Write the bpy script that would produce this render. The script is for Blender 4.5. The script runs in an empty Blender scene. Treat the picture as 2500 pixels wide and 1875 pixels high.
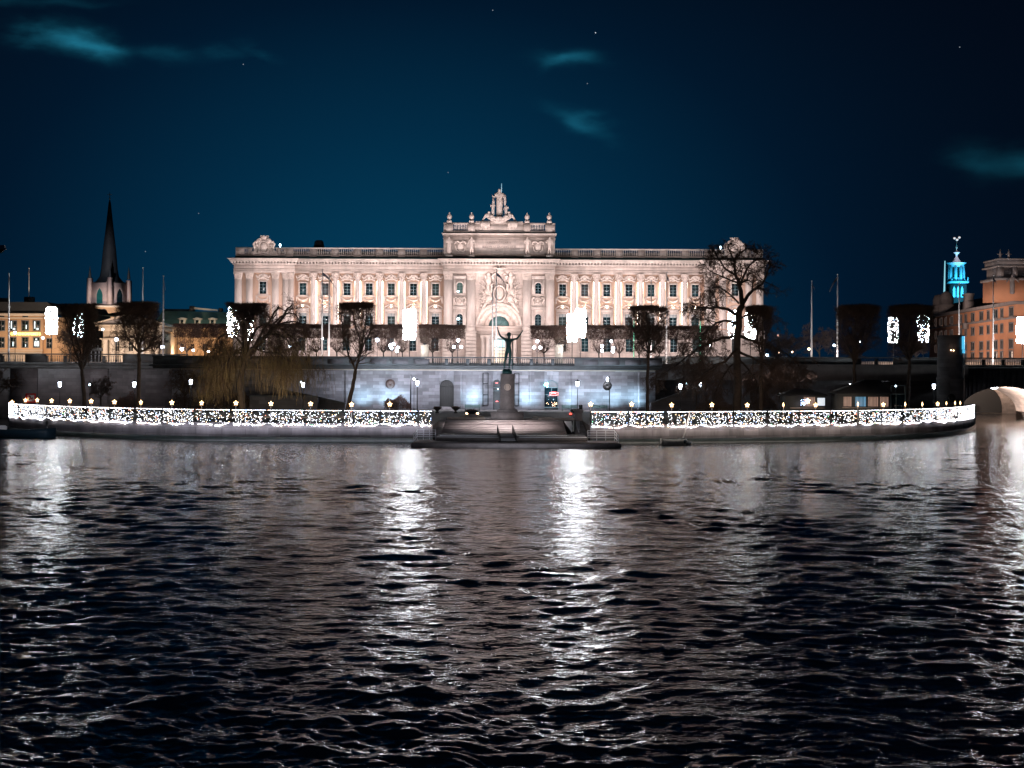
import bpy, math, random
import numpy as np
from mathutils import Vector, Matrix
R = math.radians
random.seed(7)
sc = bpy.context.scene
col = sc.collection
# ------------------------------------------------------------------ projection helpers (photo pixel at a distance -> metres)
F = 3600.0; HC = 9.5; V0 = 905.0; K = 0.0044
def P(u, v, D):
    u0 = u + K*(v-V0); v0 = v - K*(u-1250)
    return Vector(((u0-1250)*D/F, D, HC-(v0-V0)*D/F))
GZ = 2.28      # lower terrace
DZ = 10.9      # upper deck
# ------------------------------------------------------------------ mesh builder
class MB:
    def __init__(s): s.v = []; s.f = []; s.n = 0
    def add(s, verts, faces, mi=0):
        verts = np.asarray(verts, dtype=np.float64).reshape(-1, 3)
        if isinstance(faces, np.ndarray): s.f.append((faces + s.n, mi))
        else:
            by = {}
            for f in faces: by.setdefault(len(f), []).append(f)
            for k, l in by.items(): s.f.append((np.array(l) + s.n, mi))
        s.v.append(verts); s.n += len(verts)
        return s
    def box(s, x0, x1, y0, y1, z0, z1, mi=0):
        return s.add([(x0,y0,z0),(x1,y0,z0),(x1,y1,z0),(x0,y1,z0),(x0,y0,z1),(x1,y0,z1),(x1,y1,z1),(x0,y1,z1)],
                     [(0,3,2,1),(4,5,6,7),(0,1,5,4),(1,2,6,5),(2,3,7,6),(3,0,4,7)], mi)
    def obox(s, c, ax, hw, hd, z0, z1, mi=0):   # box turned in plan: ax = unit vector along its width
        n = (-ax[1], ax[0]); v = []
        for z in (z0, z1):
            for a, b in ((-1,-1),(1,-1),(1,1),(-1,1)):
                v.append((c[0]+ax[0]*hw*a+n[0]*hd*b, c[1]+ax[1]*hw*a+n[1]*hd*b, z))
        return s.add(v, [(0,3,2,1),(4,5,6,7),(0,1,5,4),(1,2,6,5),(2,3,7,6),(3,0,4,7)], mi)
    def hull(s, lo, hi, mi=0):                   # two equal loops joined
        n = len(lo); v = list(lo)+list(hi)
        f = [(i, (i+1) % n, n+(i+1) % n, n+i) for i in range(n)]
        s.add(v, f, mi); s.add(list(lo), [tuple(range(n-1, -1, -1))], mi); s.add(list(hi), [tuple(range(n))], mi)
        return s
    def prism(s, pts, y0, y1, mi=0):             # outline in x,z pushed along y
        return s.hull([(p[0], y0, p[1]) for p in pts], [(p[0], y1, p[1]) for p in pts], mi)
    def lathe(s, prof, c=(0,0), n=12, mi=0, sx=1, sy=1):   # prof = (r, z)
        a = np.linspace(0, 2*math.pi, n, endpoint=False); v = []
        for r, z in prof: v += [(c[0]+r*sx*math.cos(t), c[1]+r*sy*math.sin(t), z) for t in a]
        m = len(prof); f = [(j*n+i, j*n+(i+1) % n, (j+1)*n+(i+1) % n, (j+1)*n+i) for j in range(m-1) for i in range(n)]
        s.add(v, f, mi); s.add(v[:n], [tuple(range(n-1,-1,-1))], mi); s.add(v[-n:], [tuple(range(n))], mi)
        return s
    def ring(s, cx, cz, r0, r1, y0, y1, a0=0, a1=180, n=24, mi=0, y0b=None, sz=1):  # half ring; y0 outer front, y0b inner front
        if y0b is None: y0b = y0
        t = np.radians(np.linspace(a0, a1, n+1)); v = []
        for a in t:
            c, d = math.cos(a), math.sin(a)*sz
            v += [(cx+r1*c, y0, cz+r1*d), (cx+r0*c, y0b, cz+r0*d), (cx+r0*c, y1, cz+r0*d), (cx+r1*c, y1, cz+r1*d)]
        f = []
        for i in range(n):
            for k in range(4): f.append((4*i+k, 4*i+(k+1) % 4, 4*i+4+(k+1) % 4, 4*i+4+k))
        f += [(0,1,2,3), (4*n+3,4*n+2,4*n+1,4*n)]
        return s.add(v, f, mi)
    def ball(s, c, r, n=8, m=5, mi=0):
        if not hasattr(r, '__len__'): r = (r, r, r)
        v = [(c[0], c[1], c[2]-r[2])]; 
        for j in range(1, m):
            p = -math.pi/2+math.pi*j/m
            for i in range(n):
                t = 2*math.pi*i/n
                v.append((c[0]+r[0]*math.cos(p)*math.cos(t), c[1]+r[1]*math.cos(p)*math.sin(t), c[2]+r[2]*math.sin(p)))
        v.append((c[0], c[1], c[2]+r[2])); L = len(v)-1; f = []
        for i in range(n):
            k = (i+1) % n
            f.append((0, 1+k, 1+i)); f.append((L, L-n+i, L-n+k))
            for j in range(m-2): f.append((1+j*n+i, 1+j*n+k, 1+(j+1)*n+k, 1+(j+1)*n+i))
        return s.add(v, f, mi)
    def tube(s, pts, rad, n=6, mi=0):
        pts = [Vector(p) for p in pts]
        if not hasattr(rad, '__len__'): rad = [rad]*len(pts)
        v = []
        for i, p in enumerate(pts):
            d = (pts[min(i+1, len(pts)-1)]-pts[max(i-1, 0)])
            d = d.normalized() if d.length > 1e-9 else Vector((0,0,1))
            a = d.cross(Vector((0,0,1)) if abs(d.z) < .9 else Vector((0,1,0))).normalized(); b = d.cross(a)
            for k in range(n):
                t = 2*math.pi*k/n
                v.append(tuple(p+(a*math.cos(t)+b*math.sin(t))*rad[i]))
        m = len(pts); f = [(j*n+i, (j+1)*n+i, (j+1)*n+(i+1) % n, j*n+(i+1) % n) for j in range(m-1) for i in range(n)]
        f += [tuple(range(n)), tuple(range((m-1)*n+n-1, (m-1)*n-1, -1))]
        return s.add(v, f, mi)
    def segs(s, a, b, ra, rb, n=3, mi=0):        # many straight tapered twigs at once
        a = np.asarray(a, float); b = np.asarray(b, float); ra = np.asarray(ra, float)[:, None]; rb = np.asarray(rb, float)[:, None]
        d = b-a; L = np.linalg.norm(d, axis=1, keepdims=True)+1e-9; d = d/L
        up = np.where(np.abs(d[:, 2:3]) < .9, np.array([[0,0,1.]]), np.array([[0,1.,0]]))
        p = np.cross(d, up); p /= np.linalg.norm(p, axis=1, keepdims=True)+1e-9; q = np.cross(d, p)
        N = len(a); V = np.empty((N, 2*n, 3))
        for k in range(n):
            t = 2*math.pi*k/n; o = p*math.cos(t)+q*math.sin(t)
            V[:, k] = a+o*ra; V[:, n+k] = b+o*rb
        base = (np.arange(N)*2*n)[:, None]
        fs = np.concatenate([base+np.array([[k, (k+1) % n, n+(k+1) % n, n+k]]) for k in range(n)])
        return s.add(V.reshape(-1, 3), fs, mi)
    def bulbs(s, c, r, mi=0):                    # many small octahedra
        c = np.asarray(c, float).reshape(-1, 3); N = len(c)
        if N == 0: return s
        r = np.broadcast_to(np.asarray(r, float), (N,))[:, None]
        o = np.array([[1,0,0],[-1,0,0],[0,1,0],[0,-1,0],[0,0,1],[0,0,-1]], float)
        V = c[:, None, :]+o[None]*r[:, :, None]
        f = np.array([[0,2,4],[2,1,4],[1,3,4],[3,0,4],[2,0,5],[1,2,5],[3,1,5],[0,3,5]])
        fs = (np.arange(N)*6)[:, None, None]+f[None]
        return s.add(V.reshape(-1, 3), fs.reshape(-1, 3), mi)
    def build(s, name, mat, parent=None, smooth=False, local=False):
        me = bpy.data.meshes.new(name)
        V = np.concatenate(s.v) if s.v else np.zeros((0, 3))
        if parent is not None and not local:
            V = V-np.array(parent.matrix_basis.translation if parent.parent is None else parent.matrix_basis.translation+parent.parent.matrix_basis.translation)
        me.vertices.add(len(V)); me.vertices.foreach_set('co', V.astype(np.float32).ravel())
        nl = sum(f.size for f, _ in s.f); npoly = sum(len(f) for f, _ in s.f)
        me.loops.add(nl); me.polygons.add(npoly)
        me.loops.foreach_set('vertex_index', np.concatenate([f.ravel() for f, _ in s.f]).astype(np.int32))
        tot = np.concatenate([np.full(len(f), f.shape[1]) for f, _ in s.f]).astype(np.int32)
        st = np.concatenate([[0], np.cumsum(tot)[:-1]]).astype(np.int32)
        me.polygons.foreach_set('loop_start', st); me.polygons.foreach_set('loop_total', tot)
        me.polygons.foreach_set('material_index', np.concatenate([np.full(len(f), mi) for f, mi in s.f]).astype(np.int32))
        if smooth: me.polygons.foreach_set('use_smooth', np.ones(npoly, dtype=bool))
        me.update(calc_edges=True); me.validate()
        for m in (mat if isinstance(mat, (list, tuple)) else [mat]): me.materials.append(m)
        o = bpy.data.objects.new(name, me); col.objects.link(o)
        if parent is not None: o.parent = parent
        return o
def tag(o, label, cat, group=None, kind=None):
    if label: o['label'] = label
    if cat: o['category'] = cat
    if group: o['group'] = group
    if kind: o['kind'] = kind
    return o
def struct(o): o['kind'] = 'structure'; return o
def thing(name, loc, label, cat, group=None):
    o = bpy.data.objects.new(name, None); col.objects.link(o); o.location = loc; o.empty_display_size = .2
    return tag(o, label, cat, group)
KIDS = {}
def copy_tree(o, loc=None, parent=None, label=None, rz=None, scale=None):
    c = o.copy(); col.objects.link(c); c.parent = parent
    if loc is not None: c.location = loc
    if rz is not None: c.rotation_euler = (0, 0, rz)
    if scale is not None: c.scale = scale if hasattr(scale, '__len__') else (scale,)*3
    if label: c['label'] = label
    for ch in list(o.children): copy_tree(ch, None, c)
    return c
ORD = ['first','second','third','fourth','fifth','sixth','seventh','eighth','ninth','tenth','eleventh','twelfth','thirteenth','fourteenth','fifteenth','sixteenth','seventeenth','eighteenth','nineteenth','twentieth']
# ------------------------------------------------------------------ materials
def newmat(name):
    m = bpy.data.materials.new(name); m.use_nodes = True
    return m, m.node_tree.nodes, m.node_tree.links, m.node_tree.nodes['Principled BSDF']
def mat(name, c, rough=.7, var=.25, scale=.6, bump=.0, brick=None, metal=0, spec=None, streak=False, c2=None):
    m, N, L, B = newmat(name)
    geo = N.new('ShaderNodeNewGeometry'); out = None
    if var or c2:
        t = N.new('ShaderNodeTexNoise'); t.inputs['Scale'].default_value = scale; t.inputs['Detail'].default_value = 7; t.inputs['Roughness'].default_value = .65
        if streak:
            mp = N.new('ShaderNodeMapping'); mp.inputs['Scale'].default_value = (1, 1, .25); L.new(geo.outputs['Position'], mp.inputs[0]); L.new(mp.outputs[0], t.inputs['Vector'])
        else: L.new(geo.outputs['Position'], t.inputs['Vector'])
        r = N.new('ShaderNodeValToRGB'); r.color_ramp.elements[0].position = .32; r.color_ramp.elements[1].position = .68
        d = c2 or tuple(x*(1-var) for x in c); h = c if c2 else tuple(min(1, x*(1+var*.6)) for x in c)
        r.color_ramp.elements[0].color = (*d, 1); r.color_ramp.elements[1].color = (*h, 1)
        L.new(t.outputs['Fac'], r.inputs['Fac']); out = r.outputs['Color']
    if brick:
        sp = N.new('ShaderNodeSeparateXYZ'); L.new(geo.outputs['Position'], sp.inputs[0])
        cb = N.new('ShaderNodeCombineXYZ'); ad = N.new('ShaderNodeMath'); ad.operation = 'ADD'
        L.new(sp.outputs['X'], ad.inputs[0]); L.new(sp.outputs['Y'], ad.inputs[1]); L.new(ad.outputs[0], cb.inputs['X']); L.new(sp.outputs['Z'], cb.inputs['Y'])
        b = N.new('ShaderNodeTexBrick'); b.inputs['Scale'].default_value = 1; b.inputs['Brick Width'].default_value = brick[0]; b.inputs['Row Height'].default_value = brick[1]
        b.inputs['Mortar Size'].default_value = brick[2]; b.inputs['Color1'].default_value = (brick[3],)*3+(1,); b.inputs['Color2'].default_value = (1.12,)*3+(1,); b.inputs['Mortar'].default_value = (brick[4],)*3+(1,)
        b.inputs['Mortar Smooth'].default_value = .3
        L.new(cb.outputs[0], b.inputs['Vector'])
        mx = N.new('ShaderNodeMix'); mx.data_type = 'RGBA'; mx.blend_type = 'MULTIPLY'; mx.inputs['Factor'].default_value = 1
        if out: L.new(out, mx.inputs['A'])
        else: mx.inputs['A'].default_value = (*c, 1)
        L.new(b.outputs['Color'], mx.inputs['B']); out = mx.outputs['Result']
    if out: L.new(out, B.inputs['Base Color'])
    else: B.inputs['Base Color'].default_value = (*c, 1)
    B.inputs['Roughness'].default_value = rough; B.inputs['Metallic'].default_value = metal
    if spec is not None: B.inputs['Specular IOR Level'].default_value = spec
    if bump:
        bt = N.new('ShaderNodeTexNoise'); bt.inputs['Scale'].default_value = scale*6; bt.inputs['Detail'].default_value = 5; L.new(geo.outputs['Position'], bt.inputs['Vector'])
        bn = N.new('ShaderNodeBump'); bn.inputs['Strength'].default_value = .6; bn.inputs['Distance'].default_value = bump; L.new(bt.outputs['Fac'], bn.inputs['Height']); L.new(bn.outputs[0], B.inputs['Normal'])
    return m
def emis(name, c, s, base=(.5,.5,.5)):
    m, N, L, B = newmat(name)
    B.inputs['Base Color'].default_value = (*base, 1); B.inputs['Emission Color'].default_value = (*c, 1); B.inputs['Emission Strength'].default_value = s; B.inputs['Roughness'].default_value = .4
    return m
M = {}
M['plaster'] = mat('facade_plaster', (.60,.42,.32), .85, .24, .3, .01, streak=True)
M['stone'] = mat('facade_stone', (.58,.49,.44), .8, .32, .30, .02, streak=True, brick=(1.9,.62,.012,.9,.62))
M['trim'] = mat('facade_trim_stone', (.64,.56,.51), .75, .30, .5, .02, streak=True)
M['carved'] = mat('carved_stone', (.66,.56,.50), .75, .25, 1.2, .06)
M['roofdark'] = mat('dark_copper_roof', (.02,.05,.05), .6, .3, .5)
M['glass'] = mat('night_window_glass', (.006,.022,.03), .12, .4, .4, spec=.6)
M['sash'] = mat('window_sash_paint', (.16,.24,.26), .5, 0)
M['blind'] = mat('window_blind', (.40,.42,.42), .8, .1, 2)
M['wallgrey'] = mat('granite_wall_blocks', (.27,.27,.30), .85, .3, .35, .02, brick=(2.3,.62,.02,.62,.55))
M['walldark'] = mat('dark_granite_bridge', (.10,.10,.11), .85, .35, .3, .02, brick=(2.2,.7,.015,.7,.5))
M['cap'] = mat('dark_parapet_stone', (.07,.08,.085), .8, .35, .5, .01)
M['quay'] = mat('quay_granite', (.27,.25,.26), .85, .4, .4, .03, brick=(2.8,.9,.02,.72,.5), streak=True)
M['quaywet'] = mat('wet_algae_stone', (.02,.03,.028), .35, .5, .8, .03)
M['paving'] = mat('terrace_paving', (.13,.115,.11), .8, .3, .4, .01)
M['step'] = mat('granite_steps', (.34,.31,.31), .6, .25, .8, .01)
M['timber'] = mat('landing_timber', (.11,.10,.10), .6, .35, 1.2, .01)
M['bark'] = mat('winter_bark', (.055,.042,.034), .9, .4, 1.5)
M['twig'] = mat('winter_twigs', (.085,.055,.042), .9, .4, .6)
M['twigred'] = mat('clipped_linden_twigs', (.085,.045,.034), .9, .4, .6)
M['willow'] = mat('drooping_olive_twigs', (.16,.125,.055), .9, .5, .35, c2=(.085,.062,.04))
M['iron'] = mat('black_iron', (.015,.016,.018), .45, .2, 3, metal=.3)
M['pole'] = mat('white_pole_paint', (.66,.63,.62), .4, .08, 1)
M['bronze'] = mat('green_bronze', (.02,.10,.10), .5, .4, 1.5, .01, metal=.35)
M['pedestal'] = mat('statue_granite', (.19,.175,.18), .7, .35, .9, .02)
M['vase'] = mat('planter_iron', (.03,.03,.035), .6, .3, 2)
M['benchgreen'] = mat('bench_green_slats', (.06,.13,.12), .5, .3, 2)
M['hedge'] = mat('brown_shrub', (.10,.045,.03), .9, .5, 1)
M['flag'] = mat('flag_cloth', (.10,.10,.13), .8, .3, 2)
M['ochre'] = mat('ochre_plaster', (.58,.38,.23), .85, .14, .3, .01)
M['copper'] = mat('green_copper_roof', (.09,.20,.20), .6, .3, .3, brick=(30,.6,.02,.85,.7))
M['church'] = mat('church_brick', (.36,.29,.29), .85, .2, .3, .02)
M['spire'] = mat('iron_spire', (.012,.018,.026), .6, .3, .4)
M['cream'] = mat('cream_stone', (.52,.45,.38), .8, .12, .5)
M['orange'] = mat('orange_plaster', (.46,.22,.13), .85, .14, .3)
M['greystone'] = mat('grey_dressed_stone', (.20,.19,.20), .85, .3, .5)
M['rooftile'] = mat('night_slate_roof', (.012,.015,.02), .7, .3, .5)
M['brickdark'] = mat('dark_tower_brick', (.05,.035,.035), .9, .2, .4)
M['lantern_blue'] = mat('tower_lantern_copper', (.35,.55,.62), .6, .15, .2)
M['white'] = mat('white_panel', (.62,.64,.68), .5, .06, 1)
M['signwhite'] = mat('sign_white', (.7,.7,.7), .5, 0)
M['signred'] = mat('sign_red', (.6,.02,.02), .5, 0)
M['black'] = mat('black_paint', (.01,.01,.01), .5, 0)
M['hull'] = mat('dark_boat_hull', (.012,.03,.045), .4, .3, .8)
M['hullgrey'] = mat('grey_boat_hull', (.14,.15,.15), .5, .3, 2)
M['vault'] = mat('lit_vault_stone', (.52,.44,.39), .85, .3, .5, .03, brick=(1.6,.5,.012,.85,.7))
M['inscr'] = mat('weathered_letters', (.30,.24,.215), .8, .2, 2)  # letters coloured darker than the wall stone, for legibility
M['brown'] = mat('brown_disc', (.07,.04,.035), .6, .3, 2)
E_W = emis('white_bulbs', (.90,.93,1), 13); E_A = emis('warm_bulbs', (1,.66,.38), 14); E_B = emis('blue_bulbs', (.42,.6,1), 14); E_R = emis('red_bulbs', (1,.32,.2), 9); E_G = emis('green_bulbs', (.2,1,.4), 9)
BULB = [E_W, E_A, E_B, E_R, E_G]
PW = emis('pillar_white', (.92,.96,1), 80); PA = emis('pillar_warm', (1,.62,.3), 18); PB = emis('pillar_blue', (.3,.5,1), 16)
M['lamp'] = emis('street_lamp_glass', (.72,.84,1), 26)
M['lamp_dim'] = emis('distant_lamp_glass', (.6,.85,1), 12)
M['lamp_warm'] = emis('warm_small_lamp', (1,.6,.35), 9)
M['star'] = emis('star_lamp', (1,.60,.26), 9)
M['strip'] = emis('facade_lamp_strip', (1,.87,.77), 12)
M['fixture'] = emis('facade_spot_glass', (1,.82,.62), 12)
M['sign_yellow'] = emis('yellow_letters', (1,.72,.12), 4)
M['sign_back'] = emis('yellow_sign_back', (.75,.42,.04), .55)
M['doorlit'] = emis('lit_door_glass', (1,.70,.38), .75)
M['doorcyan'] = emis('lit_fanlight_glass', (.5,.95,1), .8)
M['red_neon'] = emis('red_neon', (1,.06,.04), 5)
M['kiosk_in'] = emis('kiosk_interior', (.9,.5,.36), .26)
M['kiosk_blue'] = emis('kiosk_blue_light', (.15,.55,.9), .4)
M['kiosk_white'] = emis('kiosk_window_light', (.8,.9,1), .8)
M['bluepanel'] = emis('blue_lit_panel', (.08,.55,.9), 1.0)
M['winlit'] = emis('lit_room', (.35,.75,.55), .6)
M['winwhite'] = emis('lit_white_room', (.75,.95,1), 1.6)
M['green_led'] = emis('green_led', (.05,.9,.45), 2.2)

def light(kind, name, loc, aim, energy, color, size=1.0, size_y=None, spot=None, blend=.6):
    d = bpy.data.lights.new(name, kind); d.energy = energy; d.color = color
    if kind == 'AREA':
        d.size = size
        if size_y: d.shape = 'RECTANGLE'; d.size_y = size_y
    else: d.shadow_soft_size = size
    if kind == 'SPOT': d.spot_size = R(spot or 60); d.spot_blend = blend
    o = bpy.data.objects.new(name, d); col.objects.link(o); o.location = loc
    if aim is not None: o.rotation_euler = (Vector(aim)-Vector(loc)).to_track_quat('-Z', 'Y').to_euler()
    return o
# ------------------------------------------------------------------ world: night sky with city glow, wisps of cloud and a few stars
def build_world():
    w = bpy.data.worlds.new('World'); sc.world = w; w.use_nodes = True
    N, L = w.node_tree.nodes, w.node_tree.links; N.clear()
    out = N.new('ShaderNodeOutputWorld'); bg = N.new('ShaderNodeBackground'); L.new(bg.outputs[0], out.inputs[0])
    tc = N.new('ShaderNodeTexCoord'); nrm = N.new('ShaderNodeVectorMath'); nrm.operation = 'NORMALIZE'; L.new(tc.outputs['Generated'], nrm.inputs[0])
    D = nrm.outputs[0]; sp = N.new('ShaderNodeSeparateXYZ'); L.new(D, sp.inputs[0])
    def mth(op, a, b=None, c=None):
        n = N.new('ShaderNodeMath'); n.operation = op
        for i, x in enumerate((a, b, c)):
            if x is None: continue
            if isinstance(x, (int, float)): n.inputs[i].default_value = x
            else: L.new(x, n.inputs[i])
        return n.outputs[0]
    def vm(op, a, b):
        n = N.new('ShaderNodeVectorMath'); n.operation = op
        for i, x in enumerate((a, b)):
            if isinstance(x, (tuple, list, Vector)): n.inputs[i].default_value = x
            else: L.new(x, n.inputs[i])
        return n
    z = mth('MAXIMUM', sp.outputs['Z'], 0.0)
    # glow over the city, centred on one compass direction
    c0 = Vector((-.07, 1, .07)).normalized()
    dot = vm('DOT_PRODUCT', D, c0).outputs['Value']; ang = mth('ARCCOSINE', mth('MINIMUM', dot, .99999))
    g = mth('POWER', 2.718, mth('MULTIPLY', mth('MULTIPLY', ang, ang), -16.0))
    lay = mth('POWER', 2.718, mth('MULTIPLY', z, -3.2))
    hi = mth('POWER', 2.718, mth('MULTIPLY', mth('POWER', mth('DIVIDE', z, .30), 6.0), -1.0))
    f = mth('MULTIPLY', mth('MULTIPLY', mth('ADD', mth('MULTIPLY', g, .95), .05), mth('ADD', mth('MULTIPLY', lay, .9), .1)), mth('ADD', mth('MULTIPLY', hi, .93), .07))
    rp = N.new('ShaderNodeValToRGB'); L.new(f, rp.inputs['Fac']); e = rp.color_ramp.elements
    e[0].position = 0; e[0].color = (.0008,.0018,.005,1); e[1].position = 1; e[1].color = (.0012,.051,.113,1)
    for p, c in ((.25,(.0006,.0085,.024,1)), (.55,(.0008,.0235,.057,1))):
        x = e.new(p); x.color = c
    # clouds: soft wisps where each stands in the sky
    def dirv(u, v): q = P(u, v, 1000.0)-Vector((0,0,HC)); return q.normalized()
    nz = N.new('ShaderNodeTexNoise'); nz.inputs['Scale'].default_value = 14; nz.inputs['Detail'].default_value = 6; mp = N.new('ShaderNodeMapping'); mp.inputs['Scale'].default_value = (1,1,2.6)
    L.new(D, mp.inputs[0]); L.new(mp.outputs[0], nz.inputs['Vector'])
    wz_ = N.new('ShaderNodeTexNoise'); wz_.inputs['Scale'].default_value = 26; wz_.inputs['Detail'].default_value = 5; L.new(mp.outputs[0], wz_.inputs['Vector'])
    wo = vm('SUBTRACT', wz_.outputs['Color'], (.5,.5,.5)).outputs[0]; ws = vm('MULTIPLY', wo, (.036,.036,.016)).outputs[0]; DW = vm('ADD', D, ws).outputs[0]
    tot = None
    for (u, v, ru, rv, tilt, amp) in ((120,82,85,30,.10,1.9),(225,112,70,24,.30,1.9),(60,95,50,18,.1,.8),(400,132,70,18,.12,.5),(560,135,55,20,-.05,.55),(630,132,32,26,.5,.8),
                                      (1385,142,80,20,-.02,.8),(1350,150,45,16,-.5,.4),(1420,295,90,22,.38,.75),(2390,395,60,38,.3,.36),(2495,405,55,34,.1,.5),(90,5,160,12,0,.35)):
        c = dirv(u, v); rt = Vector((1,0,0)); up = c.cross(rt)*-1; up.normalize(); rt = c.cross(up)*1.0
        if rt.x < 0: rt = -rt
        if up.z < 0: up = -up
        ct, st = math.cos(tilt), math.sin(tilt); a = rt*ct-up*st; b = rt*st+up*ct
        da = mth('MULTIPLY', vm('DOT_PRODUCT', vm('SUBTRACT', DW, c).outputs[0], a).outputs['Value'], F/ru)
        db = mth('MULTIPLY', vm('DOT_PRODUCT', vm('SUBTRACT', DW, c).outputs[0], b).outputs['Value'], F/rv)
        r2 = mth('ADD', mth('MULTIPLY', da, da), mth('MULTIPLY', db, db))
        k = mth('MULTIPLY', mth('POWER', 2.718, mth('MULTIPLY', r2, -1.5)), amp)
        tot = k if tot is None else mth('ADD', tot, k)
    cl = mth('MULTIPLY', tot, mth('SMOOTH_MIN', mth('MAXIMUM', mth('MULTIPLY', mth('SUBTRACT', nz.outputs['Fac'], .36), 3.2), 0), 1, .2))
    cc = N.new('ShaderNodeMix'); cc.data_type = 'RGBA'; cc.blend_type = 'ADD'; cc.inputs['Factor'].default_value = 1
    cm = vm('SCALE', (.006,.078,.118), (0,0,0)); L.new(cl, cm.inputs['Scale'])
    L.new(rp.outputs['Color'], cc.inputs['A']); L.new(cm.outputs[0], cc.inputs['B'])
    # stars
    st = None
    for (u, v, a) in ((1203,25,.5),(1454,80,1.6),(2343,115,.5),(594,157,.5),(1434,204,.35),(1094,421,.3),(485,521,.3),(355,614,.35)):
        d = vm('DISTANCE', D, dirv(u, v)).outputs['Value']
        k = mth('MULTIPLY', mth('LESS_THAN', d, 1.3/F), a*.55); st = k if st is None else mth('ADD', st, k)
    sm = vm('SCALE', (.8,.9,1), (0,0,0)); L.new(st, sm.inputs['Scale'])
    c2 = N.new('ShaderNodeMix'); c2.data_type = 'RGBA'; c2.blend_type = 'ADD'; c2.inputs['Factor'].default_value = 1
    L.new(cc.outputs['Result'], c2.inputs['A']); L.new(sm.outputs[0], c2.inputs['B']); L.new(c2.outputs['Result'], bg.inputs['Color']); bg.inputs['Strength'].default_value = 1
build_world()
# ------------------------------------------------------------------ camera
cd = bpy.data.cameras.new('camera'); cam = bpy.data.objects.new('camera', cd); col.objects.link(cam); sc.camera = cam
cd.sensor_width = 36; cd.lens = 36*F/2500; cd.shift_y = -(937.5-V0)/2500; cd.clip_start = .5; cd.clip_end = 6000
cam.location = (0, 0, HC)
cam.matrix_basis = Matrix.Translation((0,0,HC)) @ Matrix.Rotation(R(90), 4, 'X') @ Matrix.Rotation(K, 4, 'Z')
vs = sc.view_settings; vs.view_transform = 'Standard'; vs.look = 'None'; vs.exposure = 0; vs.gamma = 1
sc.cycles.use_denoising = True; sc.cycles.sample_clamp_indirect = 6; sc.cycles.max_bounces = 5; sc.cycles.diffuse_bounces = 2; sc.cycles.glossy_bounces = 4
sc.cycles.caustics_reflective = False; sc.cycles.caustics_refractive = False; sc.cycles.use_light_tree = True
# ------------------------------------------------------------------ water
def build_water():
    rng = np.random.default_rng(11)
    vv = np.concatenate([np.arange(2050, 1300, -2.2), np.arange(1300, 1120, -1.5), np.arange(1120, 984, -1.0)])
    y = HC*F/(vv-V0); uu = np.concatenate([np.arange(-3600, -700, 16.), np.arange(-700, 3201, 3.6), np.arange(3206, 6100, 16.)])
    t = (uu-1250)/F
    Y = np.repeat(y[:, None], len(t), 1); X = t[None]*Y
    Z = np.zeros_like(X)
    dy = np.abs(np.gradient(y))[:, None]; 
    # patchy roughness
    patch = np.zeros_like(X)
    for k in range(7):
        a = rng.uniform(0, 6.28); w = rng.uniform(14, 45); patch += np.sin(2*math.pi*(X*math.cos(a)+Y*math.sin(a)*.7)/w+rng.uniform(0, 6.28))
    patch = np.clip(1+.32*patch/1.8, .35, 1.7)
    n = 140
    lam = np.exp(rng.uniform(math.log(.36), math.log(6), n))
    for l in lam:
        th = rng.normal(math.pi/2, .62) if rng.random() < .75 else rng.uniform(0, math.pi)
        k = 2*math.pi/l; slope = .0225*(1.0 if l < 1.5 else (1.5/l)**1.0); A = slope/k
        att = np.clip((l/dy-2.2)/3, 0, 1)
        wx = X+.5*np.sin(Y*.31+l)+.45*np.sin(X*.23+2*l)+.22*np.sin(Y*.9+3*l); wy = Y+.8*np.sin(X*.17+l*3)+.4*np.sin(X*.61+l)+.16*np.sin(X*1.7+2*l)+.5*np.sin(Y*.19+l)
        ph = k*(wx*math.cos(th)+wy*math.sin(th))+rng.uniform(0, 6.28)
        Z += A*att*np.sin(ph)
    Z *= patch
    # sharpen crests a little
    Z = Z+.2*Z*np.abs(Z)
    nr, nc = X.shape
    V = np.stack([X, Y, Z], -1).reshape(-1, 3)
    i = np.arange(nr-1)[:, None]*nc+np.arange(nc-1)[None]; f = np.stack([i, i+1, i+nc+1, i+nc], -1).reshape(-1, 4)
    b = MB(); b.add(V, f)
    m, N, L, B = newmat('river_water')
    B.inputs['Base Color'].default_value = (.0012,.0018,.0022,1); B.inputs['Roughness'].default_value = .125; B.inputs['IOR'].default_value = 3.0
    tc = N.new('ShaderNodeTexCoord'); h = None
    for sc_, st, amp in ((.9,(.6,1,1),.14),(2.8,(.65,1,1),.065),(8,(.75,1,1),.017)):
        mp = N.new('ShaderNodeMapping'); mp.inputs['Scale'].default_value = st; L.new(tc.outputs['Object'], mp.inputs[0])
        t = N.new('ShaderNodeTexNoise'); t.inputs['Scale'].default_value = sc_; t.inputs['Detail'].default_value = 2; t.inputs['Distortion'].default_value = .4; L.new(mp.outputs[0], t.inputs['Vector'])
        q = N.new('ShaderNodeMath'); q.operation = 'MULTIPLY'; q.inputs[1].default_value = amp; L.new(t.outputs['Fac'], q.inputs[0])
        if h is None: h = q.outputs[0]
        else:
            a = N.new('ShaderNodeMath'); a.operation = 'ADD'; L.new(h, a.inputs[0]); L.new(q.outputs[0], a.inputs[1]); h = a.outputs[0]
    bn = N.new('ShaderNodeBump'); bn.inputs['Strength'].default_value = 1; bn.inputs['Distance'].default_value = 1; L.new(h, bn.inputs['Height']); L.new(bn.outputs[0], B.inputs['Normal'])
    o = struct(b.build('water', m, smooth=True))
    b = MB(); b.add([(-1500,-300,-.32),(1500,-300,-.32),(1500,1400,-.32),(-1500,1400,-.32)], [(0,1,2,3)])
    struct(b.build('river_water', m))
build_water()
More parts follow.
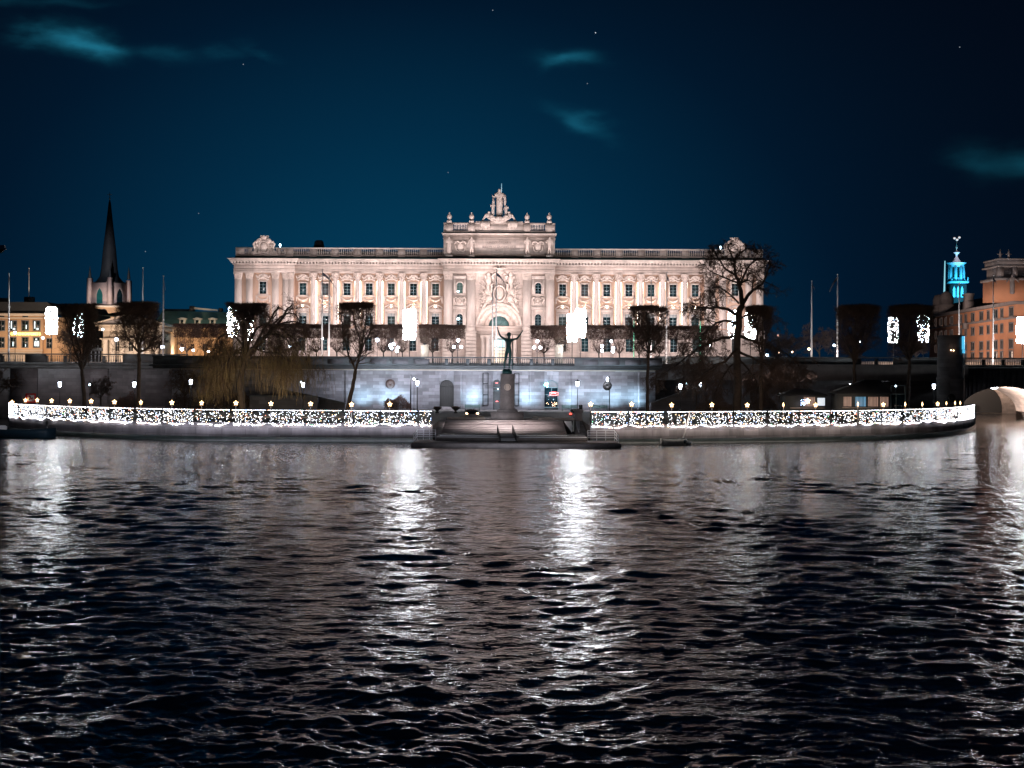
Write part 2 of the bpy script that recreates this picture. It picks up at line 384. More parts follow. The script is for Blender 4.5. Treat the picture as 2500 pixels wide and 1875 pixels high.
# ------------------------------------------------------------------ quay island
QP = [(-92,286),(-86,262),(-80,240),(-76,224),(-64,210),(-46,197.5),(-30,194.3),(-10.4,193.4)]
QR = [(10.3,193.2),(20,194.6),(30,198),(45.7,204),(60.5,216),(70,230),(77,246),(84,268),(88,290)]
def smoothline(p, n=6):
    out = []; p = [Vector((a, b, 0)) for a, b in p]
    for i in range(len(p)-1):
        a = p[max(i-1,0)]; b = p[i]; c = p[i+1]; d = p[min(i+2, len(p)-1)]
        for k in range(n):
            t = k/n; q = .5*((2*b)+(c-a)*t+(2*a-5*b+4*c-d)*t*t+(3*b-a-3*c+d)*t**3); out.append(q)
    out.append(p[-1]); return out
SL = smoothline(QP); SR = smoothline(QR)
TX0, TX1 = -10.4, 10.3
b = MB()
loop = [(p.x, p.y) for p in SL]+[(TX0,214.4),(TX1,214.4)]+[(p.x, p.y) for p in SR]+[(90,300),(-95,300)]
b.hull([(x, y, -1.5) for x, y in loop][::-1], [(x, y, GZ) for x, y in loop][::-1])
struct(b.build('terrace_ground', M['paving']))
def ribbon(pts, z0, z1, t0, t1, mi=0, b=None):   # wall following a plan line, from t0 to t1 outside of it
    b = b or MB(); n = len(pts); nor = []
    for i in range(n):
        d = (pts[min(i+1,n-1)]-pts[max(i-1,0)]).normalized(); nor.append(Vector((d.y, -d.x, 0)))
    v = []
    for p, q in zip(pts, nor):
        v += [(p.x+q.x*t0, p.y+q.y*t0, z0), (p.x+q.x*t1, p.y+q.y*t1, z0), (p.x+q.x*t1, p.y+q.y*t1, z1), (p.x+q.x*t0, p.y+q.y*t0, z1)]
    f = [(4*i+k, 4*i+(k+1)%4, 4*i+4+(k+1)%4, 4*i+4+k) for i in range(n-1) for k in range(4)]+[(0,1,2,3),(4*n-1,4*n-2,4*n-3,4*n-4)]
    return b.add(v, f, mi)
for S, side, lab in ((SL,'left','long pale granite quay wall under the light curtains, upstream of the steps'),(SR,'right','granite quay wall that curves from the steps towards the round tower')):
    b = ribbon(S, .62, 2.3, -.6, .05); 
    t = thing('quay_wall', S[len(S)//2], lab, 'quay wall', 'granite quay walls')
    b.build('wall', M['quay'], t); ribbon(S, -1, .62, -.6, .12).build('wet_footing', M['quaywet'], t); ribbon(S, 2.3, 2.48, -.7, .16).build('coping', M['quay'], t)
# ------------------------------------------------------------------ landing stairs and stage
t = thing('landing_stairs', (0,206,0), 'broad granite steps going down from the statue to the landing stage', 'steps')
b = MB(); n = 8
for i in range(n):
    h_ = (GZ-1.0)/n; z1 = GZ-h_*(i+1); y0 = 214.4-16.2*(i+1)/n
    b.box(-9.5, 7.4, y0+.12, 214.5-.001*i, -.5, z1+h_-.07); b.box(-9.5, 7.4, y0, 214.5-.0011*i-.05, z1+h_-.069, z1+h_)
b2 = b; b2.build('flight', M['step'], t)
for sx, sg in ((-10.0, 1), (9.6, -1)):
    b = MB(); b.box(sx-.45, sx+.45, 197.8, 214.6, -.5, 1.05); b.hull([(sx-.45,197.9,1.05),(sx+.45,197.9,1.05),(sx+.45,214.6,1.05),(sx-.45,214.6,1.05)],[(sx-.45,198.1,1.3),(sx+.45,198.1,1.3),(sx+.45,214.6,2.5),(sx-.45,214.6,2.5)]); b.build('cheek_wall', M['quay'], t)
b = MB(); b.box(9.1, 10.1, 212, 214.2, 2.3, 3.7); b.box(8.9, 10.3, 211.8, 214.4, 3.7, 3.9); b.build('end_pier', M['pedestal'], t)
b = MB(); 
for (x0, x1, xb) in ((7.35,8.35,8.1),(8.95,9.5,9.0)):
    b.hull([(xb,199.2,1.15),(xb+.25,199.2,1.15),(x1,206.5,2.35),(x0,206.5,2.35)],[(xb,199.2,1.25),(xb+.25,199.2,1.25),(x1,206.5,2.47),(x0,206.5,2.47)])
b.build('white_ramp_panel', M['white'], t)
b = MB(); b.hull([(8.1,199,1.1),(8.4,199,1.1),(8.95,206.6,2.4),(8.6,206.6,2.4)],[(8.1,199,1.3),(8.4,199,1.3),(8.95,206.6,2.6),(8.6,206.6,2.6)]); b.build('dark_ramp', M['iron'], t)
t = thing('landing_stage', (0,187,0), 'low dark landing stage at the foot of the granite steps', 'landing stage')
b = MB(); b.box(-12.4, 13.5, 181.6, 192.2, .12, .46); b.build('deck', M['timber'], t)
b = MB(); b.box(-12.4, 13.5, 181.4, 181.59, -.3, .5); b.box(-12.2, 13.3, 181.8, 192, -.9, .11); b.build('hull', M['pedestal'], t)
b = MB(); b.box(-9.7, 9.7, 189.6, 198.1, .46, .98); b.box(-9.5, 7.2, 192.5, 198.1, .98, 1.06); b.build('upper_platform', M['timber'], t)
b = MB(); b.box(-9.7, -1.7, 189.55, 189.6, .9, 1.0); b.box(.9, 9.7, 189.55, 189.6, .9, 1.0); b.box(-9.4, 7.2, 192.42, 192.5, .99, 1.08); b.build('steel_edge', M['white'], t)
for s0, s1, sx in ((-12.3,-9.9,-12.3),(9.9,13.4,13.4)):
    b = MB()
    for z in (.85,1.15,1.45,1.75): b.tube([(s0,191.9,z),(s1,191.9,z)], .035, 5)
    for k in range(4): b.tube([(s0+(s1-s0)*k/3,191.9,.46),(s0+(s1-s0)*k/3,191.9,1.8)], .035, 5)
    for z in (.85,1.2,1.6): b.tube([(sx,185,z-.25),(sx,191.9,z+.1)], .045, 5)
    for k in range(3): b.tube([(sx,185+3.4*k,.46),(sx,185+3.4*k,1.5)], .035, 5)
    b.build('railing', M['white'], t)
t = thing('gangway', (-.3,190,.5), 'short pale gangway with dark handrails halfway down the landing steps', 'gangway')
b = MB(); b.hull([(-1.35,186.5,.47),(.5,186.5,.47),(.15,193.5,1.06),(-1.5,193.5,1.06)],[(-1.35,186.5,.56),(.5,186.5,.56),(.15,193.5,1.18),(-1.5,193.5,1.18)]); b.build('ramp', M['white'], t)
for x0, x1 in ((-1.45,-1.95),(.6,.05)):
    b = MB(); b.hull([(x0,186.6,.6),(x0+.06,186.6,.6),(x1+.06,194.2,1.2),(x1,194.2,1.2)],[(x0,186.6,1.25),(x0+.06,186.6,1.25),(x1+.06,194.2,2.35),(x1,194.2,2.35)]); b.build('handrail', M['iron'], t)
b = MB(); b.box(-1.7, .85, 185.9, 186.5, .46, .62); b.build('threshold', M['iron'], t)
# ------------------------------------------------------------------ quay railing, light curtains, star lamps
def resample(pts, step):
    out = [pts[0]]; acc = 0
    for a, c in zip(pts[:-1], pts[1:]):
        L = (c-a).length; 
        while acc+L >= step:
            tt = (step-acc)/L; a = a.lerp(c, tt); out.append(a.copy()); L = (c-a).length; acc = 0
        acc += L
    if (out[-1]-pts[-1]).length > .5: out.append(pts[-1])
    return out
RT = 4.25
RL = [p for p in SL if p.y < 231][0:]; RR = [p for p in SR if p.y < 247]
rngn = np.random.default_rng(5)
def railing(pts, lab):
    t = thing('quay_railing', pts[len(pts)//2], lab, 'railing', 'iron quay railings')
    ribbon(pts, RT-.06, RT+.03, -.16, -.06).build('top_rail', M['iron'], t)
    for q in resample(pts, 3.4):
        b = MB(); b.box(q.x-.07, q.x+.07, q.y+.05, q.y+.19, 2.48, RT+.05); b.build('post', M['iron'], t)
railing(RL, 'black iron railing hung with lights along the quay, from the propeller sign to the steps')
railing(RR, 'black railing hung with lights, curving from the steps to the round tower')
def curtain(a, c, lab, dens, whiteness, lowL, lowR, bright):
    d = c-a; L = d.length; d = d/L; nrm = Vector((d.y, -d.x, 0))
    t = thing('light_curtain', (a+c)/2, lab, 'string lights', 'light curtains on the quay railing')
    N = int(L*dens*1.9); s = rngn.random(N); h = rngn.random(N)
    # strings hang in columns
    cols = np.round(s*L/.16)*.16/L; s = np.where(rngn.random(N) < .55, cols, s)
    low = 2.36+.0*s-(.30*np.sin(np.clip(s,0,1)*math.pi))*(lowL+lowR)*.5+.10*np.sin(s*9+lowL*5)
    z = RT-.06-(RT-.06-low)*h**.9
    # dense lower edge and a row along the rail
    e = int(L*17); se = rngn.random(e); ze = 2.36-(.30*np.sin(se*math.pi))*(lowL+lowR)*.5+.10*np.sin(se*9+lowL*5)+rngn.normal(0,.045,e)
    r = int(L*9); sr = np.linspace(0,1,r); zr = np.full(r, RT-.1)
    s = np.concatenate([s, se, sr]); z = np.concatenate([z, ze, zr]); off = .16+.09*rngn.random(len(s))
    x = a.x+d.x*L*s+nrm.x*off; y = a.y+d.y*L*s+nrm.y*off; C = np.stack([x, y, z], -1)
    k = rngn.random(len(s)); k = np.where(k < whiteness, 0, np.where(k < whiteness+(1-whiteness)*.5, 1, np.where(k < whiteness+(1-whiteness)*.8, 2, np.where(k < whiteness+(1-whiteness)*.97, 3, 4))))
    b = MB()
    for i in range(5): b.bulbs(C[k == i], (.034 if i == 0 else .042)*bright, i)
    if len(b.v):
        o = b.build('bulbs', BULB, t); o['kind'] = 'stuff'
    b = MB()
    cs = np.arange(.1, L, .32)
    A = np.stack([a.x+d.x*cs+nrm.x*.14, a.y+d.y*cs+nrm.y*.14, np.full(len(cs), RT)], -1); Bq = A.copy(); Bq[:, 2] = 2.42
    b.segs(A, Bq, [.006]*len(cs), [.006]*len(cs)); b.build('wires', M['iron'], t)
def curtains(pts, step, n0, side, base, starts):
    q = resample(pts, step); j = 0
    for i in range(len(q)-1):
        a, c = q[i], q[i+1]
        if (c-a).length < 1: continue
        g = (c-a).normalized()*.1
        if side == 'left': w = .90 if i < 4 else .76; br = 1.18 if i < 3 else 1.0
        else: w = .90 if i > len(q)-5 else (.62 if i < 3 else .77); br = 1.15 if i > len(q)-5 else 1.0
        ref = ORD[i] if i < 20 else ['twenty-first','twenty-second','twenty-third'][i-20]
        lab = ('curtain of white string lights, %s panel from the propeller sign' % ref) if side == 'left' else ('curtain of string lights, %s panel right of the landing steps' % ref)
        curtain(a+g*(1+i%3), c-g*(1+i%2), lab, (15+4*math.sin(i*2.3)) if br == 1 else 14, w, rngn.uniform(.2,1), rngn.uniform(.2,1), br)
curtains(RL, 5.0, 0, 'left', '', 0); curtains(RR, 5.0, 0, 'right', '', 0)
def star_mesh(r, ri, th):
    b = MB(); pts = []
    for i in range(10):
        a = math.pi/2+i*math.pi/5; q = r if i % 2 == 0 else ri; pts.append((q*math.cos(a), 0, q*math.sin(a)))
    v = pts+[(0,-th,0),(0,th,0)]; f = []
    for i in range(10): j = (i+1) % 10; f += [(i, j, 10), (j, i, 11)]
    b.add(v, f); return b
def star(x, y, z, lab, rz):
    t = thing('star_lamp', (x, y, 2.48), lab, 'star lamp', 'lit stars on poles along the quay')
    o = star_mesh(.36, .17, .11).build('star', M['star'], t, local=True); o.location = (0,0,z-2.48); o.rotation_euler = (0, 0, rz)
    b = MB(); b.tube([(0,0,0),(0,0,z-2.48-.25)], .035, 5); b.build('pole', M['pole'], t, local=True)
sl = [(61,977),(90,977),(125,978.5),(169.5,979),(221.8,979.5),(278.7,981.5),(343.3,982.5),(418.8,983),(491.6,984),(575.5,984),(661,985.5),(758,986),(858,987.5),(951.4,987),(1057.8,986.5)]
srr = [(1442.7,987),(1542.7,987),(1640.6,989),(1739,988.5),(1825.6,989),(1913.8,988.5),(1992.5,989),(2095.9,987),(2158,988),(2211.5,987),(2253.4,987),(2290.8,986),(2312,985),(2333.3,984),(2346,984)]
def on_line(pts, u):
    best = None
    for a, c in zip(pts[:-1], pts[1:]):
        ua = 1250+F*a.x/a.y; uc = 1250+F*c.x/c.y
        if (ua-u)*(uc-u) <= 0 and abs(uc-ua) > 1e-6: best = a.lerp(c, (u-ua)/(uc-ua))
    return best
def starlabel(i, n, side):
    base = ['warm star lamp on a pole, ', 'lit star lamp on a pole, ']
    if side == 'left': return base[0]+ORD[i]+' from the propeller sign end of the quay'
    return base[1]+ORD[i]+' to the right of the landing steps'
for i, (u, v) in enumerate(sl):
    q = on_line(SL, max(u, 40)); q = q or SL[18]
    if u == 61: q = Vector((-75.5,228.5,0))
    z = P(u, v, q.y).z; star(q.x if u > 100 else (u-1250)*q.y/F, q.y+.25, z, starlabel(i, len(sl), 'left'), [.9,.95,.75,.8,.6,.1,1.0,.2,.7,.15,.3,.1,.2,.1,.25][i])
for i, (u, v) in enumerate(srr):
    q = on_line(SR, u)
    if q is None: q = Vector(((u-1250)*240/F, 240, 0))
    if u > 2300: q = Vector(((u-1250)*(238+i)/F, 238+i, 0))
    z = P(u, v, q.y).z; star(q.x, q.y+.25, z, starlabel(i, len(srr), 'right'), [.1,.2,.3,.2,.1,1.2,.2,1.15,.1,1.1,1.2,.3,1.2,1.1,1.2][i])
# propeller sign
q = P(75, 972, 229); t = thing('waterway_sign', (q.x, 229, 2.3), 'square white sign with red border and crossed-out black propeller', 'sign')
b = MB(); b.box(q.x-.78, q.x+.78, 229.0, 229.06, q.z-.72, q.z+.72); b.build('red_border', M['signred'], t)
b = MB(); b.box(q.x-.55, q.x+.55, 228.97, 228.995, q.z-.5, q.z+.5); b.build('face', M['signwhite'], t)
b = MB()
for a0 in (95, 215, 335):
    pts = []
    for k in range(7):
        tt = k/6; a = R(a0)+.55*tt; r = .06+.36*tt; pts.append((q.x+r*math.cos(a), 228.95, q.z+.04+r*math.sin(a)))
    b.tube(pts, [.04,.06,.085,.10,.10,.07,.02], 6)
b.ball((q.x, 228.95, q.z+.04), .08); b.build('propeller_symbol', M['black'], t)
b = MB(); b.hull([(q.x-.52,228.9,q.z+.42),(q.x-.46,228.9,q.z+.48),(q.x+.52,228.9,q.z-.42),(q.x+.46,228.9,q.z-.48)],[(q.x-.52,228.91,q.z+.42),(q.x-.46,228.91,q.z+.48),(q.x+.52,228.91,q.z-.42),(q.x+.46,228.91,q.z-.48)]); b.build('red_slash', M['signred'], t)
b = MB(); b.tube([(q.x,229.12,2.3),(q.x,229.12,q.z+.6)], .05, 6); b.build('post', M['iron'], t)
# boats
def boat(name, L, W, h, loc, rz, lab, m, extra=None):
    t = thing(name, loc, lab, 'boat'); t.rotation_euler = (0,0,rz)
    n = 12; b = MB(); V = []; 
    prof = [(0,-.25),(.55,-.22),(.85,.05),(1,.55),(1,1),(.86,1),(.82,.55),(.5,.15),(0,.1)]
    full = prof+[(-a, z) for a, z in prof[-2:0:-1]]
    m_ = len(full)
    for i in range(n+1):
        s = i/n; w = W/2*(math.sin(math.pi*min(.98,(s*.78+.20)))**.6); sh = h*(1+.35*(2*s-1)**2)
        if i == n: w = .02
        V += [(-L/2+L*s, a*w, z*sh) for a, z in full]
    f = [(i*m_+k, i*m_+(k+1)%m_, (i+1)*m_+(k+1)%m_, (i+1)*m_+k) for i in range(n) for k in range(m_)]
    f += [tuple(range(m_)), tuple(range(n*m_+m_-1, n*m_-1, -1))]
    b.add(V, f); b.build('hull', m, t, local=True, smooth=True)
    for sx in (-.22, .12):
        b = MB(); b.box(L*sx-.14, L*sx+.14, -W*.40, W*.40, h*.62, h*.7); b.build('seat', M['timber'], t, local=True)
    return t
t = boat('barge', 15.5, 3.2, 1.0, (-69.5,206,0), R(-27), 'long dark low barge moored against the quay at its upstream end', M['hull'])
b = MB(); b.tube([(5.9,0,.4),(6.1,0,2.1)], .16, 8); b.ball((6.1,0,2.1), .24); b.build('bollard', M['iron'], t, local=True)
b = MB(); b.box(-6.5,-2.5,-1.1,1.1,.6,1.35); b.box(-6.2,-2.8,-1.2,1.2,1.35,1.45); b.build('deckhouse', M['white'], t, local=True)
t = boat('rowing_boat', 3.4, 1.5, .65, (20.9,190.2,.02), R(8), 'small grey boat with a leaning pole by the quay right of the steps', M['hullgrey'])
b = MB(); b.tube([(1.1,0,.3),(1.75,.2,2.4),(2.25,.5,4.3)], [.13,.09,.06], 6); b.build('leaning_pole', M['pole'], t, local=True)
b = MB(); b.ball((1.3,0,.45), (.55,.5,.45)); b.ball((1.9,.1,.2), (.6,.4,.3)); b.build('cover', M['hull'], t, local=True, smooth=True)
# ------------------------------------------------------------------ skinned figures
def skin_obj(name, joints, edges, m, parent, sub=1, loc=None):
    names = list(joints); me = bpy.data.meshes.new(name)
    me.from_pydata([joints[k][0] for k in names], [(names.index(a), names.index(c)) for a, c in edges], [])
    o = bpy.data.objects.new(name, me); col.objects.link(o); me.materials.append(m)
    md = o.modifiers.new('skin', 'SKIN'); sv = me.skin_vertices[0].data
    for i, k in enumerate(names):
        r = joints[k][1]; sv[i].radius = (r, r) if not hasattr(r, '__len__') else r
    sv[0].use_root = True
    s = o.modifiers.new('sub', 'SUBSURF'); s.levels = sub; s.render_levels = sub
    dg = bpy.context.evaluated_depsgraph_get(); me2 = bpy.data.meshes.new_from_object(o.evaluated_get(dg)); 
    o.modifiers.clear(); o.data = me2; o.data.name = name
    if not len(me2.materials): me2.materials.append(m)
    for p in me2.polygons: p.use_smooth = True
    if parent is not None: o.parent = parent
    if loc is not None: o.location = loc
    return o
# singing statue on its pedestal
D = 218.0; s = D/F
t = thing('statue', (-.67,D,2.3), 'green bronze statue of a nude man with arms raised on a granite pedestal', 'statue')
sx = lambda u: P(u, 860, D).x+.67
sz = lambda v: P(1240, v, D).z-2.3
def J(u, v, dy, r): return ((sx(u), dy, sz(v)), r)
jt = {'pelvis': J(1241.5,855,0,(.36,.27)), 'belly': J(1241.3,846,-.05,(.35,.26)), 'chest': J(1241.5,836,-.05,(.46,.32)), 'neck0': J(1241.8,829.5,0,(.30,.24)), 'neck': J(1242.2,826.5,0,.15), 'chin': J(1242.4,823.5,-.04,(.20,.22)), 'head': J(1242.5,818,-.03,(.265,.29)), 'top': J(1242.5,813.3,.02,(.17,.2)),
  'lsh': J(1235,829.5,0,.21), 'lelb': J(1222.3,821.5,-.1,.145), 'lelb2': J(1219,816,-.12,.135), 'lwr': J(1215.4,804.5,-.2,.085), 'lhand': J(1214.6,801.3,-.22,(.11,.05)),
  'rsh': J(1249,829.7,0,.21), 'relb': J(1260.5,827,-.1,.145), 'relb2': J(1265,823.5,-.12,.13), 'rwr': J(1272.8,812,-.2,.085), 'rhand': J(1274.6,809,-.22,(.11,.05)),
  'lhip': J(1237.3,859,0,.27), 'lth': J(1235.5,868,-.08,.245), 'lkn': J(1233.6,878,-.12,.165), 'lcalf': J(1232.2,885,-.02,.165), 'lan': J(1231.2,897.5,.05,.09), 'lfoot': J(1230.7,900.6,-.3,(.10,.07)),
  'rhip': J(1245.7,859,0,.27), 'rth': J(1245.8,868,-.02,.24), 'rkn': J(1245.2,878,-.02,.16), 'rcalf': J(1244.6,885,.08,.16), 'ran': J(1243,897,.1,.09), 'rfoot': J(1242.8,900.4,-.25,(.10,.07))}
ed = [('pelvis','belly'),('belly','chest'),('chest','neck0'),('neck0','neck'),('neck','chin'),('chin','head'),('head','top'),('neck0','lsh'),('lsh','lelb'),('lelb','lelb2'),('lelb2','lwr'),('lwr','lhand'),
      ('neck0','rsh'),('rsh','relb'),('relb','relb2'),('relb2','rwr'),('rwr','rhand'),('pelvis','lhip'),('lhip','lth'),('lth','lkn'),('lkn','lcalf'),('lcalf','lan'),('lan','lfoot'),
      ('pelvis','rhip'),('rhip','rth'),('rth','rkn'),('rkn','rcalf'),('rcalf','ran'),('ran','rfoot')]
for sd, (hu, hv, sg) in (('l',(1214.6,801.3,1)),('r',(1274.8,808.7,1))):
    for k, (du, dv, L) in enumerate(((-1.7,-1.5,1),(-.7,-2.6,1),(.2,-2.9,1),(1.1,-2.5,1),(1.9,-.4,.8))):
        if sd == 'r': du = du+.6
        jt[sd+'f%da' % k] = J(hu+du*.45, hv+dv*.4, -.22, .032); jt[sd+'f%db' % k] = J(hu+du, hv+dv*L, -.27, .024)
        ed += [(sd+'hand', sd+'f%da' % k), (sd+'f%da' % k, sd+'f%db' % k)]
skin_obj('figure', jt, ed, M['bronze'], t, 2)
b = MB(); b.ball((sx(1242.5), -.30, sz(818.2)), (.05,.07,.09)); b.ball((sx(1242.5),-.27,sz(821.5)), (.09,.05,.03)); b.ball((sx(1238.2),.0,sz(818.5)), (.04,.07,.1)); b.ball((sx(1246.9),.0,sz(818.5)), (.04,.07,.1)); b.build('face_features', M['bronze'], t, local=True, smooth=True)
b = MB(); b.ball((sx(1242.5),.06,sz(816)), (.31,.33,.33), 10, 8); b.build('hair', M['bronze'], t, local=True, smooth=True)
b = MB(); b.hull([(sx(1250.4),.1,sz(828)),(sx(1252.2),.1,sz(828)),(sx(1252.2),.25,sz(828)),(sx(1250.4),.25,sz(828))],[(sx(1251),.15,sz(816)),(sx(1251.5),.15,sz(816)),(sx(1251.5),.2,sz(816)),(sx(1251),.2,sz(816))]); b.box(sx(1250.5),sx(1252.3),.1,.4,sz(901),sz(828)); b.build('drapery', M['bronze'], t, local=True)
b = MB(); b.box(sx(1227),sx(1250),-.75,.75,sz(913),sz(904)); b.lathe([(.66,sz(904)),(.60,sz(902.3)),(.45,sz(901.2))],(sx(1238),0),14); b.build('bronze_plinth', M['bronze'], t, local=True)
b = MB(); hw = (sx(1256)-sx(1222))/2; cx = sx(1239)
b.hull([(cx-hw-.05,-1.1,sz(1000)),(cx+hw+.05,-1.1,sz(1000)),(cx+hw+.05,1.1,sz(1000)),(cx-hw-.05,1.1,sz(1000))],[(cx-hw+.02,-1.0,sz(913.2)),(cx+hw-.02,-1.0,sz(913.2)),(cx+hw-.02,1.0,sz(913.2)),(cx-hw+.02,1.0,sz(913.2))])
b.box(cx-hw-.5,cx+hw+.5,-1.5,1.5,sz(1005),sz(1000)); b.box(cx-hw-.25,cx+hw+.25,-1.3,1.3,sz(1000),sz(998)); b.box(cx-2.4,cx+2.4,-2.3,2.3,-.05,sz(1005)); b.build('pedestal', M['pedestal'], t, local=True)
b = MB(); b.ball((cx+.02,-1.08,sz(945)), (.32,.14,.40), 10, 8); b.ring(cx+.02, sz(945), .38, .5, -1.16, -1.02, 0, 360, 20); b.build('medallion', M['trim'], t, local=True, smooth=False)
b = MB(); b.box(-3.6,-2.45+cx,-.6,1.6,0,.28); b.box(cx+2.45,4.6,-.6,1.6,0,.2); b.build('plinth_kerb', M['step'], t, local=True)
# ------------------------------------------------------------------ terrace wall with museum doors (central part) and bridge walls
WY = 273.0; wu = lambda u: (u-1250)*WY/F; wz = lambda v: HC-(v-V0)*WY/F
XA, XB = wu(420), wu(1600)
tw = thing('terrace_wall', (0,WY,GZ), 'long pale block-stone terrace wall washed by blue-white light behind the statue', 'wall')
doors = [(1090.5,17.5,928,1000,'d'),(1213,9,927,1003,'n'),(1346.5,17,928,1000,'w')]   # centre, half width, top, bottom
xs = [XA]; b = MB()
for (uc, hw, vt, vb, kd) in doors:
    x0, x1 = wu(uc-hw), wu(uc+hw); b.box(xs[-1], x0, WY, WY+3, GZ-.5, wz(905.5)); xs.append(x1)
    cx = (x0+x1)/2; r = (x1-x0)/2; zt = wz(vt); zs = zt-r; n = 14
    arc = [(cx+r*math.cos(math.pi*i/n), zs+r*math.sin(math.pi*i/n)) for i in range(n+1)]
    for i in range(n):
        (xa, za), (xb, zb) = arc[i], arc[i+1]; b.hull([(xa,WY,za),(xb,WY,zb),(xb,WY+3,zb),(xa,WY+3,za)],[(xa,WY,wz(905.5)),(xb,WY,wz(905.5)),(xb,WY+3,wz(905.5)),(xa,WY+3,wz(905.5))])
b.box(xs[-1], XB, WY, WY+3, GZ-.5, wz(905.5)); b.build('wall', M['wallgrey'], tw)
b = MB()
for u in (845,1125,1296,1392,1560): b.box(wu(u-3), wu(u+3), WY-.12, WY-.003, GZ, wz(907))
b.build('pilaster_strip', M['wallgrey'], tw)
b = MB(); b.box(XA, XB, WY-.5, WY+3, wz(905.3)+.003, wz(903)); b.build('pale_string_course', M['cream'], tw)  # lit top band of the wall, its brightness given by paler stone colour
b = MB(); b.box(XA-3, XB+1, WY-2.2, WY+3, wz(902.8), wz(897)); b.box(XA-1.5, XB, WY-1.6, WY+3, wz(903), wz(902.82)); b.box(XA-3.6, XB+1, WY-2.6, WY+3, wz(897)+.003, wz(893)); b.build('cornice', M['cap'], tw)
b = MB(); b.box(XA-3, wu(1038), WY-2.3, WY-1.9, wz(893)+.003, wz(875)); b.box(wu(1401), XB+1, WY-2.3, WY-1.9, wz(893)+.003, wz(875)); b.build('parapet', M['cap'], tw)
b = MB()
for u in list(range(440,1030,52))+list(range(1420,1600,52)): b.box(wu(u), wu(u+38), WY-2.38, WY-2.303, wz(890), wz(878))
b.build('parapet_panel', M['walldark'], tw)
b = MB(); b.box(XA-3.1, XB+1, WY-2.45, WY-1.75, wz(875)+.002, wz(872)); b.build('coping', M['cap'], tw)
def baluster(bb, x, y, z0, z1, r=.10, n=6):
    h = z1-z0; bb.lathe([(r,z0),(r,z0+.08*h),(r*.5,z0+.13*h),(r*.95,z0+.32*h),(r*.45,z0+.68*h),(r*.5,z0+.88*h),(r,z0+.93*h),(r,z1)], (x, y), n)
def balu(u0, u1, D, vt, vb, par, m=None, step=.34, ped=9, dy=0, prj=None):
    f = prj or (lambda u: ((u-1250)*D/F, D)); zt = HC-(vt-V0)*D/F; zb = HC-(vb-V0)*D/F
    u = u0; 
    x0 = (u0-1250)*D/F; x1 = (u1-1250)*D/F; L = x1-x0; nb = max(1, round(L/3.8)); 
    for i in range(nb):
        a = x0+L*i/nb; c = x0+L*(i+1)/nb; b = MB()
        k = a+.55
        while k < c-.25: baluster(b, k, D, zb, zt); k += step
        b.build('baluster_row', m or M['cap'], par)
        b = MB(); b.box(a-.25, a+.35, D-.25, D+.25, zb, zt); b.build('parapet_pier', m or M['cap'], par)
balu(1038, 1401, WY-2.1, 876, 892, tw)
# museum doors
t = thing('arched_door', (wu(1090.5),WY,GZ), 'dark arched wooden door in the terrace wall left of the statue', 'door')
x0, x1 = wu(1073)+.02, wu(1108)-.02; r = (x1-x0)/2; cx = (x0+x1)/2; zs = wz(928)-r-.02
def archpts(cx, r, zb, zs, n=14): return [(cx-r, zb), (cx+r, zb)]+[(cx+r*math.cos(math.pi*i/n), zs+r*math.sin(math.pi*i/n)) for i in range(n+1)]
b = MB(); b.prism(archpts(cx, r, GZ, zs), WY+.9, WY+1.1); b.build('door_leaf', M['black'], t)
b = MB(); 
for k in range(-2, 3): b.box(cx+k*r*.36-.02, cx+k*r*.36+.02, WY+.84, WY+.9, GZ, zs+r*.8)
b.box(cx-r, cx+r, WY+.84, WY+.9, zs, zs+.08); b.build('boards', M['iron'], t)
b = MB(); b.box(cx-r-.6, cx+r+.6, WY-1.6, WY-.13, GZ, GZ+.3); b.box(cx-r-.3, cx+r+.3, WY-1.0, WY-.14, GZ+.3, GZ+.5); b.build('doorstep', M['pedestal'], t)
t = thing('narrow_door', (wu(1213),WY,GZ), 'narrow dark glass doorway half hidden behind the statue pedestal', 'door')
x0, x1 = wu(1204)+.02, wu(1222)-.02; r = (x1-x0)/2; cx = (x0+x1)/2; zs = wz(927)-r-.02
b = MB(); b.prism(archpts(cx, r, GZ, zs), WY+.6, WY+.8); b.build('door_leaf', M['cap'], t)
b = MB(); b.box(cx-r, cx+r, WY+.5, WY+.6, wz(947), wz(946)); b.box(cx-r, cx+r, WY+.5, WY+.6, wz(955), wz(954)); b.build('transom', M['sash'], t)
b = MB(); b.bulbs([(cx+.2, WY+.45, wz(950))], .12); b.build('door_lamp', M['lamp_dim'], t); b = MB(); b.box(cx-.15,cx+.25,WY+.45,WY+.5,wz(981),wz(979.5)); b.box(cx-.2,cx+.2,WY+.45,WY+.5,wz(936),wz(934.5)); b.build('red_lamp', M['red_neon'], t)
t = thing('museum_window', (wu(1346.5),WY,GZ), 'large arched museum window with a red lit sign in the terrace wall', 'window')
x0, x1 = wu(1329.5)+.02, wu(1363.5)-.02; r = (x1-x0)/2; cx = (x0+x1)/2; zs = wz(928)-r-.02
b = MB(); b.prism(archpts(cx, r, wz(947)+.03, zs), WY+.5, WY+.7); b.build('fanlight', M['greystone'], t)
b = MB(); b.box(x0, x1, WY+.45, WY+.7, wz(993), wz(947)); b.build('pane', M['glass'], t)
b = MB(); b.ring(cx, zs, r-.1, r, WY+.35, WY+.5); b.box(x0, x1, WY+.3, WY+.44, wz(947), wz(945)); b.box(x0-.1, x1+.1, WY-.1, WY+.44, wz(995), wz(993)); b.box(cx-.06,cx+.06,WY+.36,WY+.44,wz(962),wz(947)); b.box(x0,cx,WY+.36,WY+.44,wz(964),wz(962.6)); b.box(x1-.12,x1,WY+.36,WY+.44,wz(993),wz(947)); b.build('frame', M['sash'], t)
